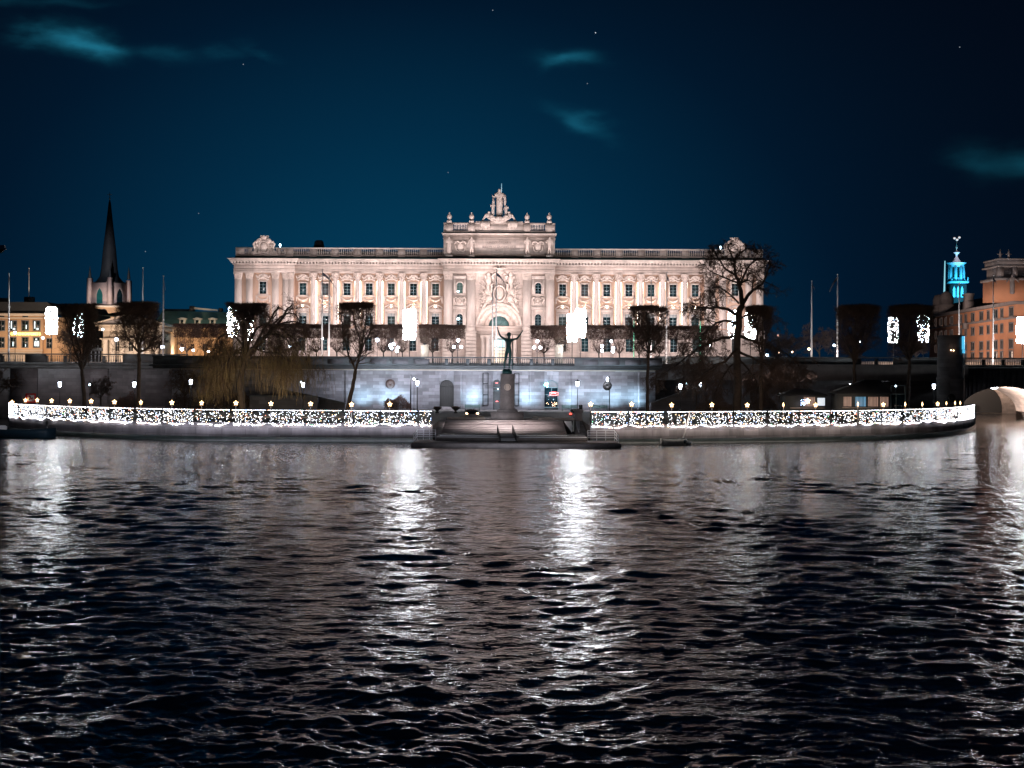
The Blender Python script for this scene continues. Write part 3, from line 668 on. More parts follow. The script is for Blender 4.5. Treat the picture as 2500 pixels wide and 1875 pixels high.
b = MB(); b.box(x0, x1, WY+.2, WY+.6, GZ, wz(995)-.01); b.build('sill_panel', M['cap'], t)
b = MB(); pts = [(cx+.5+.95*math.cos(a), WY+.3, wz(961)+.28*math.sin(a)) for a in np.linspace(-2.6,2.7,18)]; b.tube(pts, .07, 5); b.tube([(cx-.1,WY+.3,wz(960.5)),(cx+.3,WY+.3,wz(959)),(cx+.9,WY+.3,wz(960.5))], .09, 5); b.build('neon_sign', M['red_neon'], t)
b = MB(); b.bulbs([(cx+rngn.uniform(-1,1.1), WY+.42, wz(rngn.uniform(981,991))) for _ in range(16)], .05); b.bulbs([(x1-.35,WY+.4,wz(985.5))],.1); b.build('reflected_lamps', M['lamp_warm'], t)
t = thing('blue_lamp', (wu(1335),WY-.4,GZ), 'small cluster of bright blue lamps at the upper left of the museum window', 'lamp')
b = MB(); 
for dx, dz in ((-.3,0),(.15,.25),(.1,-.25),(-.2,.2)): b.ball((wu(1334.5)+dx, WY-.5, wz(939.5)+dz), .2, 6, 4)
b.build('lamp_glass', emis('cyan_lamp', (.25,.75,1), 9), t); b = MB(); b.tube([(wu(1334.5),WY-.45,wz(939.5)),(wu(1334.5),WY+.02,wz(941))], .05, 5); b.build('bracket', M['iron'], t)
# framed rectangular notice frames
for u0, u1, lab in ((1179.5,1192,'tall thin black metal frame on the wall left of the statue pedestal'),(1256,1267,'tall thin black metal frame on the wall right of the statue pedestal')):
    t = thing('wall_frame', (wu((u0+u1)/2),WY-.3,GZ), lab, 'frame'); b = MB(); a, c = wu(u0), wu(u1)
    for x in (a, c): b.box(x-.07, x+.07, WY-.35, WY-.2, wz(993 if u0<1200 and x==a else 990), wz(911))
    for v in (911,937,964,990): b.box(a, c, WY-.34, WY-.21, wz(v)-.06, wz(v)+.06)
    b.build('frame', M['iron'], t)
for u, v, lab, m in ((953,938.5,'brown round disc mounted on the terrace wall above the shrub','brown'),(1483,941,'black round disc on a pole in front of the terrace wall','black')):
    t = thing('wall_disc', (wu(u),WY-.2,wz(v)), lab, 'disc'); b = MB(); yy = WY-.2 if m == 'brown' else WY-8; rr = .88 if m == 'brown' else .82
    b.ring((u-1250)*yy/F, HC-(v-V0)*yy/F, 0.01, rr, yy, yy+.12, 0, 360, 28, y0b=yy-.12); b.build('disc', M[m], t)
    if m == 'black':
        b = MB(); b.tube([((1488.5-1250)*yy/F,yy+.2,GZ),((1488.5-1250)*yy/F,yy+.2,HC-(917-V0)*yy/F)], .09, 6); b.build('pole', M['iron'], t)
        b = MB(); b.ball(((1483-1250)*yy/F, yy-.1, HC-(925-V0)*yy/F), (.2,.2,.36), 8, 6); b.build('lamp_glass', M['lamp'], t)
# ramps beside the wall
def wedge(u0, u1, vt0, vt1, vb, D, depth, name, lab, m):
    x0, x1 = (u0-1250)*D/F, (u1-1250)*D/F; z = lambda v: max(GZ+.02, HC-(v-V0)*D/F); t = thing(name, ((x0+x1)/2, D, GZ), lab, 'ramp')
    b = MB(); b.prism([(x0, GZ), (x1, GZ), (x1, z(vt1)), (x0, z(vt0))], D, D+depth); b.build('ramp_wall', m, t)
    b = MB(); b.prism([(x0, z(vt0)+.002), (x1, z(vt1)+.002), (x1, z(vt1)+.28), (x0, z(vt0)+.28)], D-.15, D+.2); b.build('coping', M['cap'], t)
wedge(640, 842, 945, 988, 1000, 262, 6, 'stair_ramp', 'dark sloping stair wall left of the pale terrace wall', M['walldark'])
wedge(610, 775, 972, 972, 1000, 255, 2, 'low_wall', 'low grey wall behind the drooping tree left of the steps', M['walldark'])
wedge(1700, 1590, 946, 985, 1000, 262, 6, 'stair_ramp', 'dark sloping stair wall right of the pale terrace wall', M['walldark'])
# left bridge
BL = 284.0; bx = lambda u: (u-1250)*BL/F; bz = lambda v: HC-(v-V0)*BL/F
t = thing('stone_bridge', (bx(150),BL,0), 'dark granite bridge wall with balustrade on the left, below the flat yellow building', 'bridge')
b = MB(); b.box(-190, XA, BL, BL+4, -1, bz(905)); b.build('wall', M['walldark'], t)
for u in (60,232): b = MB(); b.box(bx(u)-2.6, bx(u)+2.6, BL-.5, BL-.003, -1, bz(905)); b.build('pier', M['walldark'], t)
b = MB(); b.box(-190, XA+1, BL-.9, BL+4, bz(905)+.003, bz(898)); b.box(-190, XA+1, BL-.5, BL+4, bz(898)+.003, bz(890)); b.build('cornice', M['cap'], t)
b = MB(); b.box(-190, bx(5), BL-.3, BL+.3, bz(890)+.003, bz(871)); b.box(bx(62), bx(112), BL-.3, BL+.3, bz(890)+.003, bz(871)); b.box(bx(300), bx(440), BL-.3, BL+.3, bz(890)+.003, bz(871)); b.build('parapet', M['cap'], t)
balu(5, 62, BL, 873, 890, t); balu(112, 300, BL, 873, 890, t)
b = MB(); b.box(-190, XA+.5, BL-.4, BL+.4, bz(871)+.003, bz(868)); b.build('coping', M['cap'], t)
b = MB(); cx = bx(-120); b.prism(archpts(cx, 9, -1, 1.5), BL-.02, BL+.02)
b.build('arch_opening', M['black'], t)
for u in (287,): 
    d = thing('dark_doorway', (bx(u),BL-.1,GZ), 'dark double doorway in the bridge wall behind the left trees', 'door'); q = MB(); q.box(bx(248), bx(262), BL-.25, BL-.05, GZ, bz(955)); q.build('door_leaf', M['cap'], d); q = MB(); q.box(bx(246.5), bx(248), BL-.3, BL-.05, GZ, bz(954)); q.box(bx(262), bx(263.5), BL-.3, BL-.05, GZ, bz(954)); q.box(bx(246.5), bx(263.5), BL-.3, BL-.05, bz(954), bz(952)); q.build('frame', M['black'], d)
# right bridge: wall, vault, balustrade
BR = 285.0; rx = lambda u: (u-1250)*BR/F; rz = lambda v: HC-(v-5-V0)*BR/F
t = thing('stone_bridge', (rx(2400),BR,0), 'dark bridge with balustrade and a warmly lit vaulted arch at the right edge', 'bridge')
acx, ar, azs, atop = 95.4, 8.9, 1.6, 10.0; BD = 20
def arch_wall(b, y0, y1, x0, x1, cx, rr, rzz, zs, ztop, zbot=-1, n=24, mi=0):
    b.box(x0, cx-rr, y0, y1, zbot, ztop, mi); b.box(cx+rr, x1, y0, y1, zbot, ztop, mi)
    arc = [(cx+rr*math.cos(math.pi*i/n), zs+rzz*math.sin(math.pi*i/n)) for i in range(n+1)]
    for i in range(n):
        (xa, za), (xb, zb) = arc[i], arc[i+1]; b.hull([(xa,y0,za),(xb,y0,zb),(xb,y1,zb),(xa,y1,za)],[(xa,y0,ztop),(xb,y0,ztop),(xb,y1,ztop),(xa,y1,ztop)], mi)
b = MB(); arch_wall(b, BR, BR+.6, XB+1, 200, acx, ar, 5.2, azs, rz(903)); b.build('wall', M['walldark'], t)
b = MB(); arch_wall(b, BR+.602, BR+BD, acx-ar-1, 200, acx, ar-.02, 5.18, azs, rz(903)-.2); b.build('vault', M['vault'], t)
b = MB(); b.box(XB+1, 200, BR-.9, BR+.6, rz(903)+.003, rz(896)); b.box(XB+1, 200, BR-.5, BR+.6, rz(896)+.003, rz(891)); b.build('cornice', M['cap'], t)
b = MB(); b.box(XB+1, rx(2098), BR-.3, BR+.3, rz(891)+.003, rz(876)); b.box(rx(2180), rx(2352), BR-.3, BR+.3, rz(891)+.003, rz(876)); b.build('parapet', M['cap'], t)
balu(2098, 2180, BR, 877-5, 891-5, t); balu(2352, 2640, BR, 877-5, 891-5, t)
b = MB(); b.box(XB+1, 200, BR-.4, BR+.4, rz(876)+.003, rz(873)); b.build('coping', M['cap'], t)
t = thing('retaining_wall', (88,340,0), 'pale lit wall with a round disc seen through the bridge arch', 'wall')
b = MB(); b.box(60, 140, 345, 347, -1, 12); b.build('wall', M['vault'], t)
b = MB(); q = P(2389,970,344.7); b.ring(q.x, q.z, .01, 1.5, 344.6, 344.9, 0, 360, 24); b.build('disc', M['cap'], t)
b = MB(); arch_wall(b, 344.3, 344.9, 104.5, 121, 112.5, 7.5, 5.2, 1, 7.5); b.build('second_arch', M['cap'], t)
b = MB(); b.prism(archpts(109.3, 5.2, .2, 1.5), 344.5, 344.8); b.build('dark_arch', M['black'], t)
b = MB(); b.box(88,108.0,343.0,344.2,-1,2.1); b.build('footing', M['quaywet'], t)
# round tower
TD = 262.0; q0, q1 = P(2289,900,TD+2.2), P(2351,900,TD+2.2); cx = (q0.x+q1.x)/2; r = (q1.x-q0.x)/2; zt = P(2320,818,TD).z
t = thing('round_tower', (cx,TD+r,0), 'dark round tower with a bright blue panel near its top, left of the bridge arch', 'tower')
b = MB(); b.lathe([(r*1.06,-1),(r*1.06,4),(r*1.02,4.1),(r*1.02,zt-8.2),(r*1.07,zt-8.1),(r*1.07,zt-7.6),(r*.98,zt-7.5),(r*.98,zt-.4),(r*1.05,zt-.3),(r*1.05,zt)], (cx,TD+r), 32); b.build('shaft', M['walldark'], t, smooth=False)
b = MB(); b.tube([(cx+r*1.0,TD+r*.7,2.3),(cx+r*1.0,TD+r*.7,zt-1)], .1, 6); b.build('downpipe', M['pole'], t)
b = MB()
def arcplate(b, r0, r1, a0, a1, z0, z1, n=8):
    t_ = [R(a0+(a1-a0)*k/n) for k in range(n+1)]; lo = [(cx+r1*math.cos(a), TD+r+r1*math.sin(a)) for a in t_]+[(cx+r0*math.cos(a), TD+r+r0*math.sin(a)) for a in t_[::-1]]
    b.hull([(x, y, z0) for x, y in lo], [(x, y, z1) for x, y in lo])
arcplate(b, r*1.07, r*1.10, -52, -8, zt-2.55, zt-.2); arcplate(b, r*1.07, r*1.12, -48, -12, zt-3.2, zt-2.6); b.build('blue_panel', M['bluepanel'], t)  # glowing plates laid over the shaft in place of blue light on it
b = MB(); q = P(2324,855,TD-.3); b.bulbs([(q.x-.15,q.y,q.z),(q.x+.3,q.y,q.z-.05)], .14); b.build('small_lamps', M['lamp_warm'], t)
b = MB(); q = P(2322,972,TD-.35); b.ring(q.x, q.z, .01, .75, TD-.5, TD-.2, 0, 360, 18); b.build('round_plate', M['black'], t)
# far-left landing side: low wall beyond the quay end
b = MB(); b.box(-600, -104, 60, 420, -1, 2.3); struct(b.build('far_bank_ground', M['paving']))
b = MB(); b.box(-600,600,288,1600,DZ-1.4,DZ-.002) if False else b.box(-600, acx-ar-1.1, BL+4, 1700, DZ-3, DZ); b.box(acx+ar+14, 700, BR+BD+.1, 1700, DZ-3, DZ); b.box(acx-ar-1.1, acx+ar+14, BR+BD+.1, 325, DZ-2, DZ); b.box(acx-ar-1.1, acx+ar+14, 347, 1700, DZ-3, DZ)
b.box(acx-ar-1.0, 200, BR+.61, BR+BD, rz(903)-.19, DZ)
b.box(XA, acx-ar-1.1, WY+3, BL+4, DZ-3, DZ-.003)
struct(b.build('upper_ground', M['paving']))
# ------------------------------------------------------------------ lamps
def lantern(name, u, v, D, lab, ground=GZ, kind='lantern', group='lantern posts on the lower terrace', glass='lamp', h=None, r=.26):
    q = P(u, v, D); H_ = q.z-ground
    t = thing(name, (q.x, D, ground), lab, 'street lamp', group)
    b = MB()
    if kind == 'lantern':
        b.tube([(0,0,0),(0,0,.5),(0,0,.55),(0,0,H_-.5)], [.16,.14,.07,.05], 8); b.build('post', M['iron'], t, local=True)
        b = MB(); b.lathe([(.10,H_-.45),(r*.72,H_-.38),(r*1.05,H_+.30),(r*1.05,H_+.33)], (0,0), 6); b.build('lamp_glass', M[glass], t, local=True)
        b = MB(); b.lathe([(r*1.25,H_+.34),(r*.9,H_+.5),(.1,H_+.62),(.05,H_+.8)], (0,0), 6); b.tube([(-.22,0,H_-.5),(.22,0,H_-.5)], .03, 4); b.build('lamp_cap', M['iron'], t, local=True)
    else:
        b.tube([(0,0,0),(0,0,.4),(0,0,.45),(0,0,H_-r)], [.14,.12,.06,.045], 7); b.build('post', M['iron'], t, local=True)
        b = MB(); b.ball((0,0,H_), r, 10, 7); b.build('lamp_glass', M[glass], t, local=True, smooth=True)
        b = MB(); b.lathe([(r*.6,H_+r*.8),(r*.35,H_+r*1.15),(.03,H_+r*1.4)], (0,0), 6); b.build('lamp_cap', M['iron'], t, local=True)
    return t
for u, v, D, lab in ((146,938,243,'lit lantern post left of the leftmost tall tree trunk'),(328,938,243,'lit lantern post just below the second flat-topped tree'),(466,932,243,'lit lantern post at the left edge of the drooping tree'),
    (740,939,243,'lit lantern post at the right edge of the drooping tree'),(1019,935,250,'lit lantern post between the shrub and the arched door'),(1410,937,250,'lit lantern post beside the bin right of the museum window'),
    (1661,943,245,'lit lantern post just right of the bare round-topped tree'),(1709,938,262,'lit lantern post in front of the dark ramp on the right'),(2078,942,246,'lit lantern post in front of the hip-roofed kiosk'),(2280,943,246,'lit lantern post in front of the round tower')):
    lantern('lantern_post', u, v, D, lab)
for u, v, lab in ((736,933,'small blue lamp touching the lantern at the drooping tree'),(1011,925,'small lamp on a tall dark pole left of the arched door'),(219,939,'small dim teal lamp behind the leftmost trunk'),(2187,942,'dim greenish lamp between the kiosk and the right trunk'),(1676,936,'dim small lamp above the lantern by the bare round-topped tree')):
    lantern('pole_lamp', u, v, 264, lab, kind='globe', glass='lamp_dim' if u != 1011 else 'lamp', group='small lamps on the lower terrace', r=.17)
t = thing('dark_pole', ((1003-1250)*262/F,262,GZ), 'tall thin black pole beside the shrub in front of the pale wall', 'pole'); b = MB(); b.tube([(0,0,0),(0,0,P(1003,914,262).z-GZ)], .11, 6); b.build('shaft', M['iron'], t, local=True)
globes = [(37,812,300,'globe street lamp by the white flagpole at the far left'),(105,825,300,'globe street lamp under the yellow building sign'),(284,829,300,'large globe lamp left of the second flat-topped tree'),(251,804,330,'tiny lamp at the corner of the pedimented building'),
 (397,847,298,'globe lamp at the foot of the pole in front of the orange wall'),(444,852,300,'globe lamp below the first roof dormer'),(472,855,312,'small globe lamp between two larger ones left of the clipped tree'),(509,858,306,'low globe lamp under the clipped tree crown'),
 (708,845,290,'blue-white globe lamp in the drooping tree crown'),(787,827,315,'globe lamp behind the pair of white poles'),(921,830,300,'globe lamp right of the leaning tree'),(1492,833,300,'upper right globe lamp left of the bare round-topped tree'),
 (1735,844,300,'globe lamp under the big bare tree'),(1873,867,300,'low globe lamp right of the big bare tree'),(1975,852,300,'small reddish lamp left of the right white flagpoles'),(2037,843,300,'globe lamp left of the rightmost of the two white poles'),(2097,834,300,'globe lamp between the two dark flat-topped trees')]
for u, v, D, lab in globes:
    lantern('globe_lamp', u, v, D, lab, DZ, 'globe', 'globe lamps on the upper bridge', glass='lamp_warm' if 'reddish' in lab else ('lamp_dim' if u in (251,708) else 'lamp'), r=.36 if u in (284,921,397,444) else .26)
for u, v, lab in ((1901,861,'tiny warm lamp behind the right trees'),(1934,859,'tiny greenish lamp behind the right trees')):
    lantern('globe_lamp', u, v, 340, lab, DZ, 'globe', 'globe lamps on the upper bridge', glass='lamp_warm', r=.2)
def candelabra(pts, D, lab):
    q = [P(u, v, D) for u, v in pts]; cx = sum(p.x for p in q)/len(q); zm = min(p.z for p in q)
    t = thing('candelabra_lamp', (cx, D, DZ), lab, 'street lamp', 'multi-globe lamps on the upper bridge')
    b = MB(); b.tube([(cx,D,DZ),(cx,D,DZ+.5),(cx,D,max(p.z for p in q)-.35)], [.16,.07,.05], 7)
    b.build('post', M['iron'], t)
    for p in q:
        b = MB(); b.tube([(cx,D,zm-.7),((cx+p.x)/2,D,zm-.75),(p.x,D,p.z-.3)], .035, 5); b.build('arm', M['iron'], t)
        b = MB(); b.ball((p.x,D,p.z), .30, 10, 7); b.build('globe', M['lamp'], t, smooth=True)
candelabra([(1108,847),(1126,847),(1118.5,831)], 300, 'three-globe lamp left of the portal in front of the clipped trees')
candelabra([(1304,848.5),(1319,848.5),(1311.7,833)], 300, 'three-globe lamp right of the portal in front of the clipped trees')
candelabra([(953,843),(961,840),(956,850)], 301, 'triple lamp cluster between the leaning tree and the bright light pillar')
candelabra([(971,849),(969,857)], 304, 'pair of globes just left of the bright light pillar')
candelabra([(1469.5,845),(1470,856)], 301, 'two-globe lamp, the left of the lamps beside the bare round-topped tree'); candelabra([(1497,850),(1496,858)], 303, 'low two-globe lamp nearest the bare round-topped tree')
# lamp under the bridge arch
q = P(2427,943,BR+2.5); t = thing('arch_lamp', q, 'bright floodlight fixed under the crown of the right bridge arch', 'lamp'); b = MB(); b.ball((q.x,q.y,q.z-.25), (.75,.3,.28), 10, 6); b.build('lamp_glass', emis('arch_flood', (.8,.9,1), 22), t); b = MB(); b.box(q.x-.5,q.x+.5,q.y-.2,q.y+.4,q.z,q.z+.5); b.build('bracket', M['iron'], t)
# overhead luminaire at the left frame edge, on a mast that stands on the left bank
q = P(-2,608,150); t = thing('mast_lamp', (q.x-9,152,2.3), 'unlit pale overhead lamp head on an arm at the upper left edge', 'street lamp')
b = MB(); b.tube([(q.x-9,152,2.3),(q.x-9,152,q.z-.5),(q.x-8.4,151.6,q.z+.25),(q.x-.5,150,q.z+.3)], [.16,.10,.07,.05], 8); b.build('mast', M['iron'], t)
b = MB(); b.hull([(q.x-.8,149.7,q.z-.05),(q.x+.68,149.7,q.z-.05),(q.x+.68,150.3,q.z-.05),(q.x-.8,150.3,q.z-.05)],[(q.x-.8,149.75,q.z+.33),(q.x+.5,149.75,q.z+.4),(q.x+.5,150.25,q.z+.4),(q.x-.8,150.25,q.z+.33)]); b.build('lamp_head', M['white'], t)
b = MB(); b.ball((q.x+.1,150,q.z-.06), (.45,.3,.35), 10, 6); b.build('lamp_bowl', M['glass'], t)
b = MB(); b.box(-80,-66.8,138,170,-1,2.3); struct(b.build('left_bank_ground', M['quay']))
# ------------------------------------------------------------------ benches, bins, planters, shrubs
def bench(u, D, lab, w=2.7):
    x = (u-1250)*D/F; t = thing('bench', (x, D, GZ), lab, 'bench', 'green slatted benches by the pale wall')
    b = MB()
    for k in range(3): b.box(-w/2, w/2, -.5+k*.15, -.38+k*.15, .42, .47)
    b.build('seat', M['benchgreen'], t, local=True); b = MB()
    for k in range(3): b.box(-w/2, w/2, .02, .06, .58+k*.19, .73+k*.19)
    b.build('backrest', M['benchgreen'], t, local=True)
    for sx in (-w/2+.1, w/2-.1):
        b = MB(); b.box(sx-.04, sx+.04, -.5, -.44, 0, .42); b.box(sx-.04, sx+.04, .07, .12, 0, 1.2); b.box(sx-.04,sx+.04,-.5,.12,.36,.41); b.build('leg', M['iron'], t, local=True)
bench(1154, 264, 'green slatted bench just left of the statue, against the lit wall'); bench(1390, 264, 'green slatted bench between the museum window and the bin'); bench(1465, 264, 'green slatted bench right of the bin, behind the star'); 
t = thing('litter_bin', ((1418-1250)*255/F,255,GZ), 'black litter bin beside the lantern post right of the window', 'bin'); b = MB(); b.lathe([(.30,0),(.33,.1),(.33,1.15),(.36,1.17),(.34,1.3),(.2,1.38)], (0,0), 14); b.build('body', M['black'], t, local=True); b = MB(); b.box(-.16,.16,-.36,-.32,.95,1.08); b.build('slot', M['benchgreen'], t, local=True)
def planter(u, D, lab, s=1.0, plant=False):
    x = (u-1250)*D/F; t = thing('planter', (x, D, GZ), lab, 'planter', 'dark bowl planters near the steps')
    b = MB(); b.lathe([(.35*s,0),(.35*s,.15*s),(.15*s,.25*s),(.2*s,.4*s),(.75*s,.85*s),(.85*s,.9*s),(.85*s,.97*s),(.7*s,.95*s)], (0,0), 16); b.build('bowl', M['vase'], t, local=True)
    b = MB(); N = 120; a = rngn.normal(0,.3*s,(N,3)); a[:,2] = .95*s; c = a+rngn.normal(0,.15,(N,3)); c[:,2] = a[:,2]+rngn.uniform(.05,.3,N); b.segs(a, c, [.02]*N, [.012]*N); b.build('plant', M['hedge'], t, local=True)
planter(1152, 222, 'dark bowl planter on the paving left of the statue pedestal', 1.25); planter(1113, 250, 'dark bowl planter right of the arched door step', 1); planter(1068, 250, 'dark bowl planter left of the arched door step', .9); planter(1408, 226, 'wide dark bowl planter at the top right of the steps', 1.3)
t = thing('stone_block', ((1156-1250)*220/F,219,GZ), 'pale stone block under the bowl planter left of the statue', 'block'); b = MB(); b.box(-.55,.55,-1,1,0,.62); b.box(-.62,.62,-1.05,1.05,.622,.72); b.build('block', M['pedestal'], t, local=True)
t = thing('seat_wall', (0,220,GZ), 'low reddish stone border running round the statue terrace', 'kerb'); b = MB(); b.box(-9.5,-3.9,217.2,217.7,GZ+.001,GZ+.33); b.box(3.9,10.2,217.2,217.7,GZ+.001,GZ+.25); b.build('kerb_stone', M['vault'], t)
b = MB(); b.hull([(3.2,224,GZ+.001),(3.7,224,GZ+.001),(6,218,GZ+.001),(5.5,218,GZ+.001)],[(3.2,224,GZ+.3),(3.7,224,GZ+.3),(6,218,GZ+.3),(5.5,218,GZ+.3)]); b.hull([(-4.2,224,GZ+.001),(-4.7,224,GZ+.001),(-9.5,218,GZ+.001),(-9,218,GZ+.001)],[(-4.2,224,GZ+.3),(-4.7,224,GZ+.3),(-9.5,218,GZ+.3),(-9,218,GZ+.3)]); b.build('angled_kerb', M['vault'], t)
b = MB(); a = rngn.uniform(0,1,(2,3)); 
for i, (u, v, s) in enumerate(((1140,1003,1),(1166,1003,1),(1393,1004,0))):
    t = thing('ground_lamp', P(u,v,236), ['small orange ground light left of the bowl planter','small orange ground light right of the bowl planter','small red ground light near the top right of the steps'][i], 'lamp'); q = P(u,v,236); b = MB(); b.ball((q.x,236,GZ+.35), (.22,.2,.14), 8, 5); b.build('lamp_glass', M['lamp_warm'] if s else M['red_neon'], t); b = MB(); b.box(q.x-.12,q.x+.12,235.9,236.1,GZ,GZ+.22); b.build('base', M['iron'], t)
def shrub(name, u0, u1, vt, D, lab, m, n=2600, dep=2.4):
    x0, x1 = (u0-1250)*D/F, (u1-1250)*D/F; h = HC-(vt-V0)*D/F-GZ; t = thing(name, ((x0+x1)/2,D,GZ), lab, 'shrub')
    w = (x1-x0)/2; b = MB(); th = rngn.uniform(0,6.28,n); rr = np.sqrt(rngn.random(n)); x = rr*np.cos(th)*w; y = rr*np.sin(th)*dep/2; top = h*np.sqrt(np.clip(1-rr**2*.8,0,1))*(1+.18*np.sin(x*2.3))
    z = top*rngn.random(n)**.6; a = np.stack([x,y,z],-1); c = a+np.stack([rngn.normal(0,.16,n),rngn.normal(0,.16,n),rngn.uniform(.02,.32,n)],-1); b.segs(a, c, np.full(n,.035), np.full(n,.012)); b.build('foliage', M[m], t, local=True)
    k = 14; a = np.stack([rngn.normal(0,w*.4,k),rngn.normal(0,.3,k),np.zeros(k)],-1); c = a*np.array([1.5,1.5,0])+np.array([0,0,h*.7]); b = MB(); b.segs(a, c, np.full(k,.05), np.full(k,.02), 4); b.build('stem', M['bark'], t, local=True)
shrub('shrub', 938, 1004, 970, 262, 'brown bushy shrub under the round disc on the pale wall', 'hedge'); shrub('shrub', 285, 345, 966, 250, 'warm brown shrub behind the star lamps on the left', 'hedge', 1800); shrub('shrub', 1700, 1800, 975, 250, 'low dark shrub by the right ramp', 'twig', 2000)
shrub('shrub', 470, 620, 950, 256, 'wide dark bush under the drooping tree', 'twig', 4200, 4); shrub('shrub', 420, 480, 955, 262, 'narrow bush at the left of the drooping tree', 'twig', 1500); shrub('shrub', 1830, 1900, 962, 262, 'dark bush left of the small kiosk', 'twig', 2000)
# posts and racks on the left lawn
t = thing('low_gate', ((430-1250)*240/F,240,GZ), 'thin metal gate frame between the stars left of the drooping tree', 'gate'); b = MB(); a, c = (404-1250)*240/F, (446-1250)*240/F
b.tube([(a,240,GZ),(a,240,GZ+2.2),(c,240,GZ+2.2),(c,240,GZ)], .05, 5); b.tube([(a,240,GZ+1.1),(c,240,GZ+1.1)], .04, 5); b.build('frame', M['iron'], t)
# kiosks
def kiosk(u0, u1, ur0, ur1, ve, vr, vb, D, lab, wins, sm):
    X = lambda u: (u-1250)*D/F; Z = lambda v: HC-(v-(u0-1250)*K-V0)*D/F
    t = thing('kiosk', (X((u0+u1)/2),D,GZ), lab, 'kiosk', 'kiosks with dark hip roofs'); dp = 6
    b = MB(); b.box(X(u0+8), X(u1-4), D, D+dp, GZ, Z(ve)-.05); b.build('wall', M['cap'], t)
    b = MB(); e = Z(ve); rr = Z(vr); v = [(X(u0),D-.8,e),(X(u1),D-.8,e),(X(u1),D+dp+.6,e),(X(u0),D+dp+.6,e),(X(u0),D-.8,e+.18),(X(u1),D-.8,e+.18),(X(u1),D+dp+.6,e+.18),(X(u0),D+dp+.6,e+.18),(X(ur0),D+2.4,rr),(X(ur1),D+2.4,rr),(X(ur1),D+3.6,rr),(X(ur0),D+3.6,rr)]
    b.add(v, [(0,3,2,1),(0,1,5,4),(1,2,6,5),(2,3,7,6),(3,0,4,7),(4,5,9,8),(5,6,10,9),(6,7,11,10),(7,4,8,11),(8,9,10,11)]); b.build('roof', M['rooftile'], t)
    for (a, c, vt, vb2, mm) in wins:
        b = MB(); b.box(X(a), X(c), D-.06, D-.003, Z(vb2), Z(vt)); b.build('window', M[mm], t)
        b = MB()
        for k in range(int((X(c)-X(a))/.22)): b.box(X(a)+k*.22, X(a)+k*.22+.05, D-.12, D-.061, Z(vb2), Z(vt))
        if mm != 'kiosk_white': b.build('blind', M['cap'], t)
    b = MB(); b.box(X(u0+15), X(u1-6), D-.7, D-.13, Z(vb)-.08, Z(vb)); b.build('counter', M['trim'], t)
    return t
kiosk(2041,2175,2121,2158,961,927,994.5,236,'kiosk with a tall black hip roof and lit blue and pink windows',[(2059,2079,968.5,992,'kiosk_in'),(2088,2114,968.5,992,'kiosk_blue'),(2119,2144,968.5,992,'kiosk_in'),(2148,2169,968.5,992,'kiosk_in')],0)
kiosk(1914,2018,1950,1985,966,950,995,240,'smaller kiosk with a dark roof and a white lit window left of the hip-roofed kiosk',[(1962,1990,969,992,'kiosk_in'),(1996,2014,971,990,'kiosk_white')],0)
q = P(1972,979,238); t = thing('shop_star', q, 'small lit red and white window ornament in the smaller kiosk', 'ornament'); o = star_mesh(.5,.22,.1).build('star', M['lamp_warm'], t, local=True); b = MB(); b.bulbs(np.array([[-1.1+rngn.uniform(0,1.3),.1,rngn.uniform(-.7,.3)] for _ in range(40)]), .05, 0); b.build('bulbs', E_B, t, local=True)
q = P(2193,985,238); t = thing('glass_shelter', (q.x,238,GZ), 'dark glass shelter with pale frame right of the hip-roofed kiosk', 'shelter'); b = MB(); a, c = P(2175,985,238).x, P(2210,985,238).x; zt = P(2190,963,238).z
b.box(a,c,238.1,238.2,GZ,zt); b.build('pane', M['glass'], t); b = MB()
for x in (a,(a+c)/2-.3,c): b.box(x-.06,x+.06,238,238.09,GZ,zt)
b.box(a,c,238,238.09,zt,zt+.12); b.box(a,c,238,238.09,P(2190,942,238).z,P(2190,942,238).z+.1); b.box(a,a+.1,238,238.1,zt,P(2190,942,238).z); b.box(c-.1,c,238,238.1,zt,P(2190,942,238).z); b.build('frame', M['sash'], t)
# ------------------------------------------------------------------ flagpoles
def flagpole(u, vt, vb, D, lab, flag=None, m='pole', r=.09, ground=DZ, led=False):
    q = P(u, vt, D); x = q.x; t = thing('flagpole', (x, D, ground), lab, 'flagpole', 'tall poles on the upper bridge')
    h = q.z-ground; b = MB(); b.tube([(0,0,0),(0,0,h*.5),(0,0,h)], [r*1.25,r,r*.6], 8); b.build('pole', M[m], t, local=True)
    b = MB(); b.ball((0,0,h+.1), .15, 8, 5); b.build('finial', M['pole'], t, local=True)
    if led:
        b = MB(); b.bulbs([(-.02,-.14,z) for z in np.arange(.3,h*.62,.22)], .075); b.build('led_string', M['green_led'], t, local=True)
    if flag:
        dx, dz, drop = flag; b = MB(); n = 8; v = []
        for i in range(n+1):
            s = i/n; x0 = dx*s; z0 = h-.35-dz*s*s*.6-dz*s*.4; w = .40*(1-s)+.14
            v += [(x0,.12*math.sin(s*7),z0), (x0+.1,.12*math.sin(s*7+1)+.05,z0-w-drop*(1-s))]
        f = [(2*i,2*i+1,2*i+3,2*i+2) for i in range(n)]; b.add(v, f); b.add([(a, c+.03, d) for a, c, d in v], f); b.build('flag', M['flag'], t, local=True)
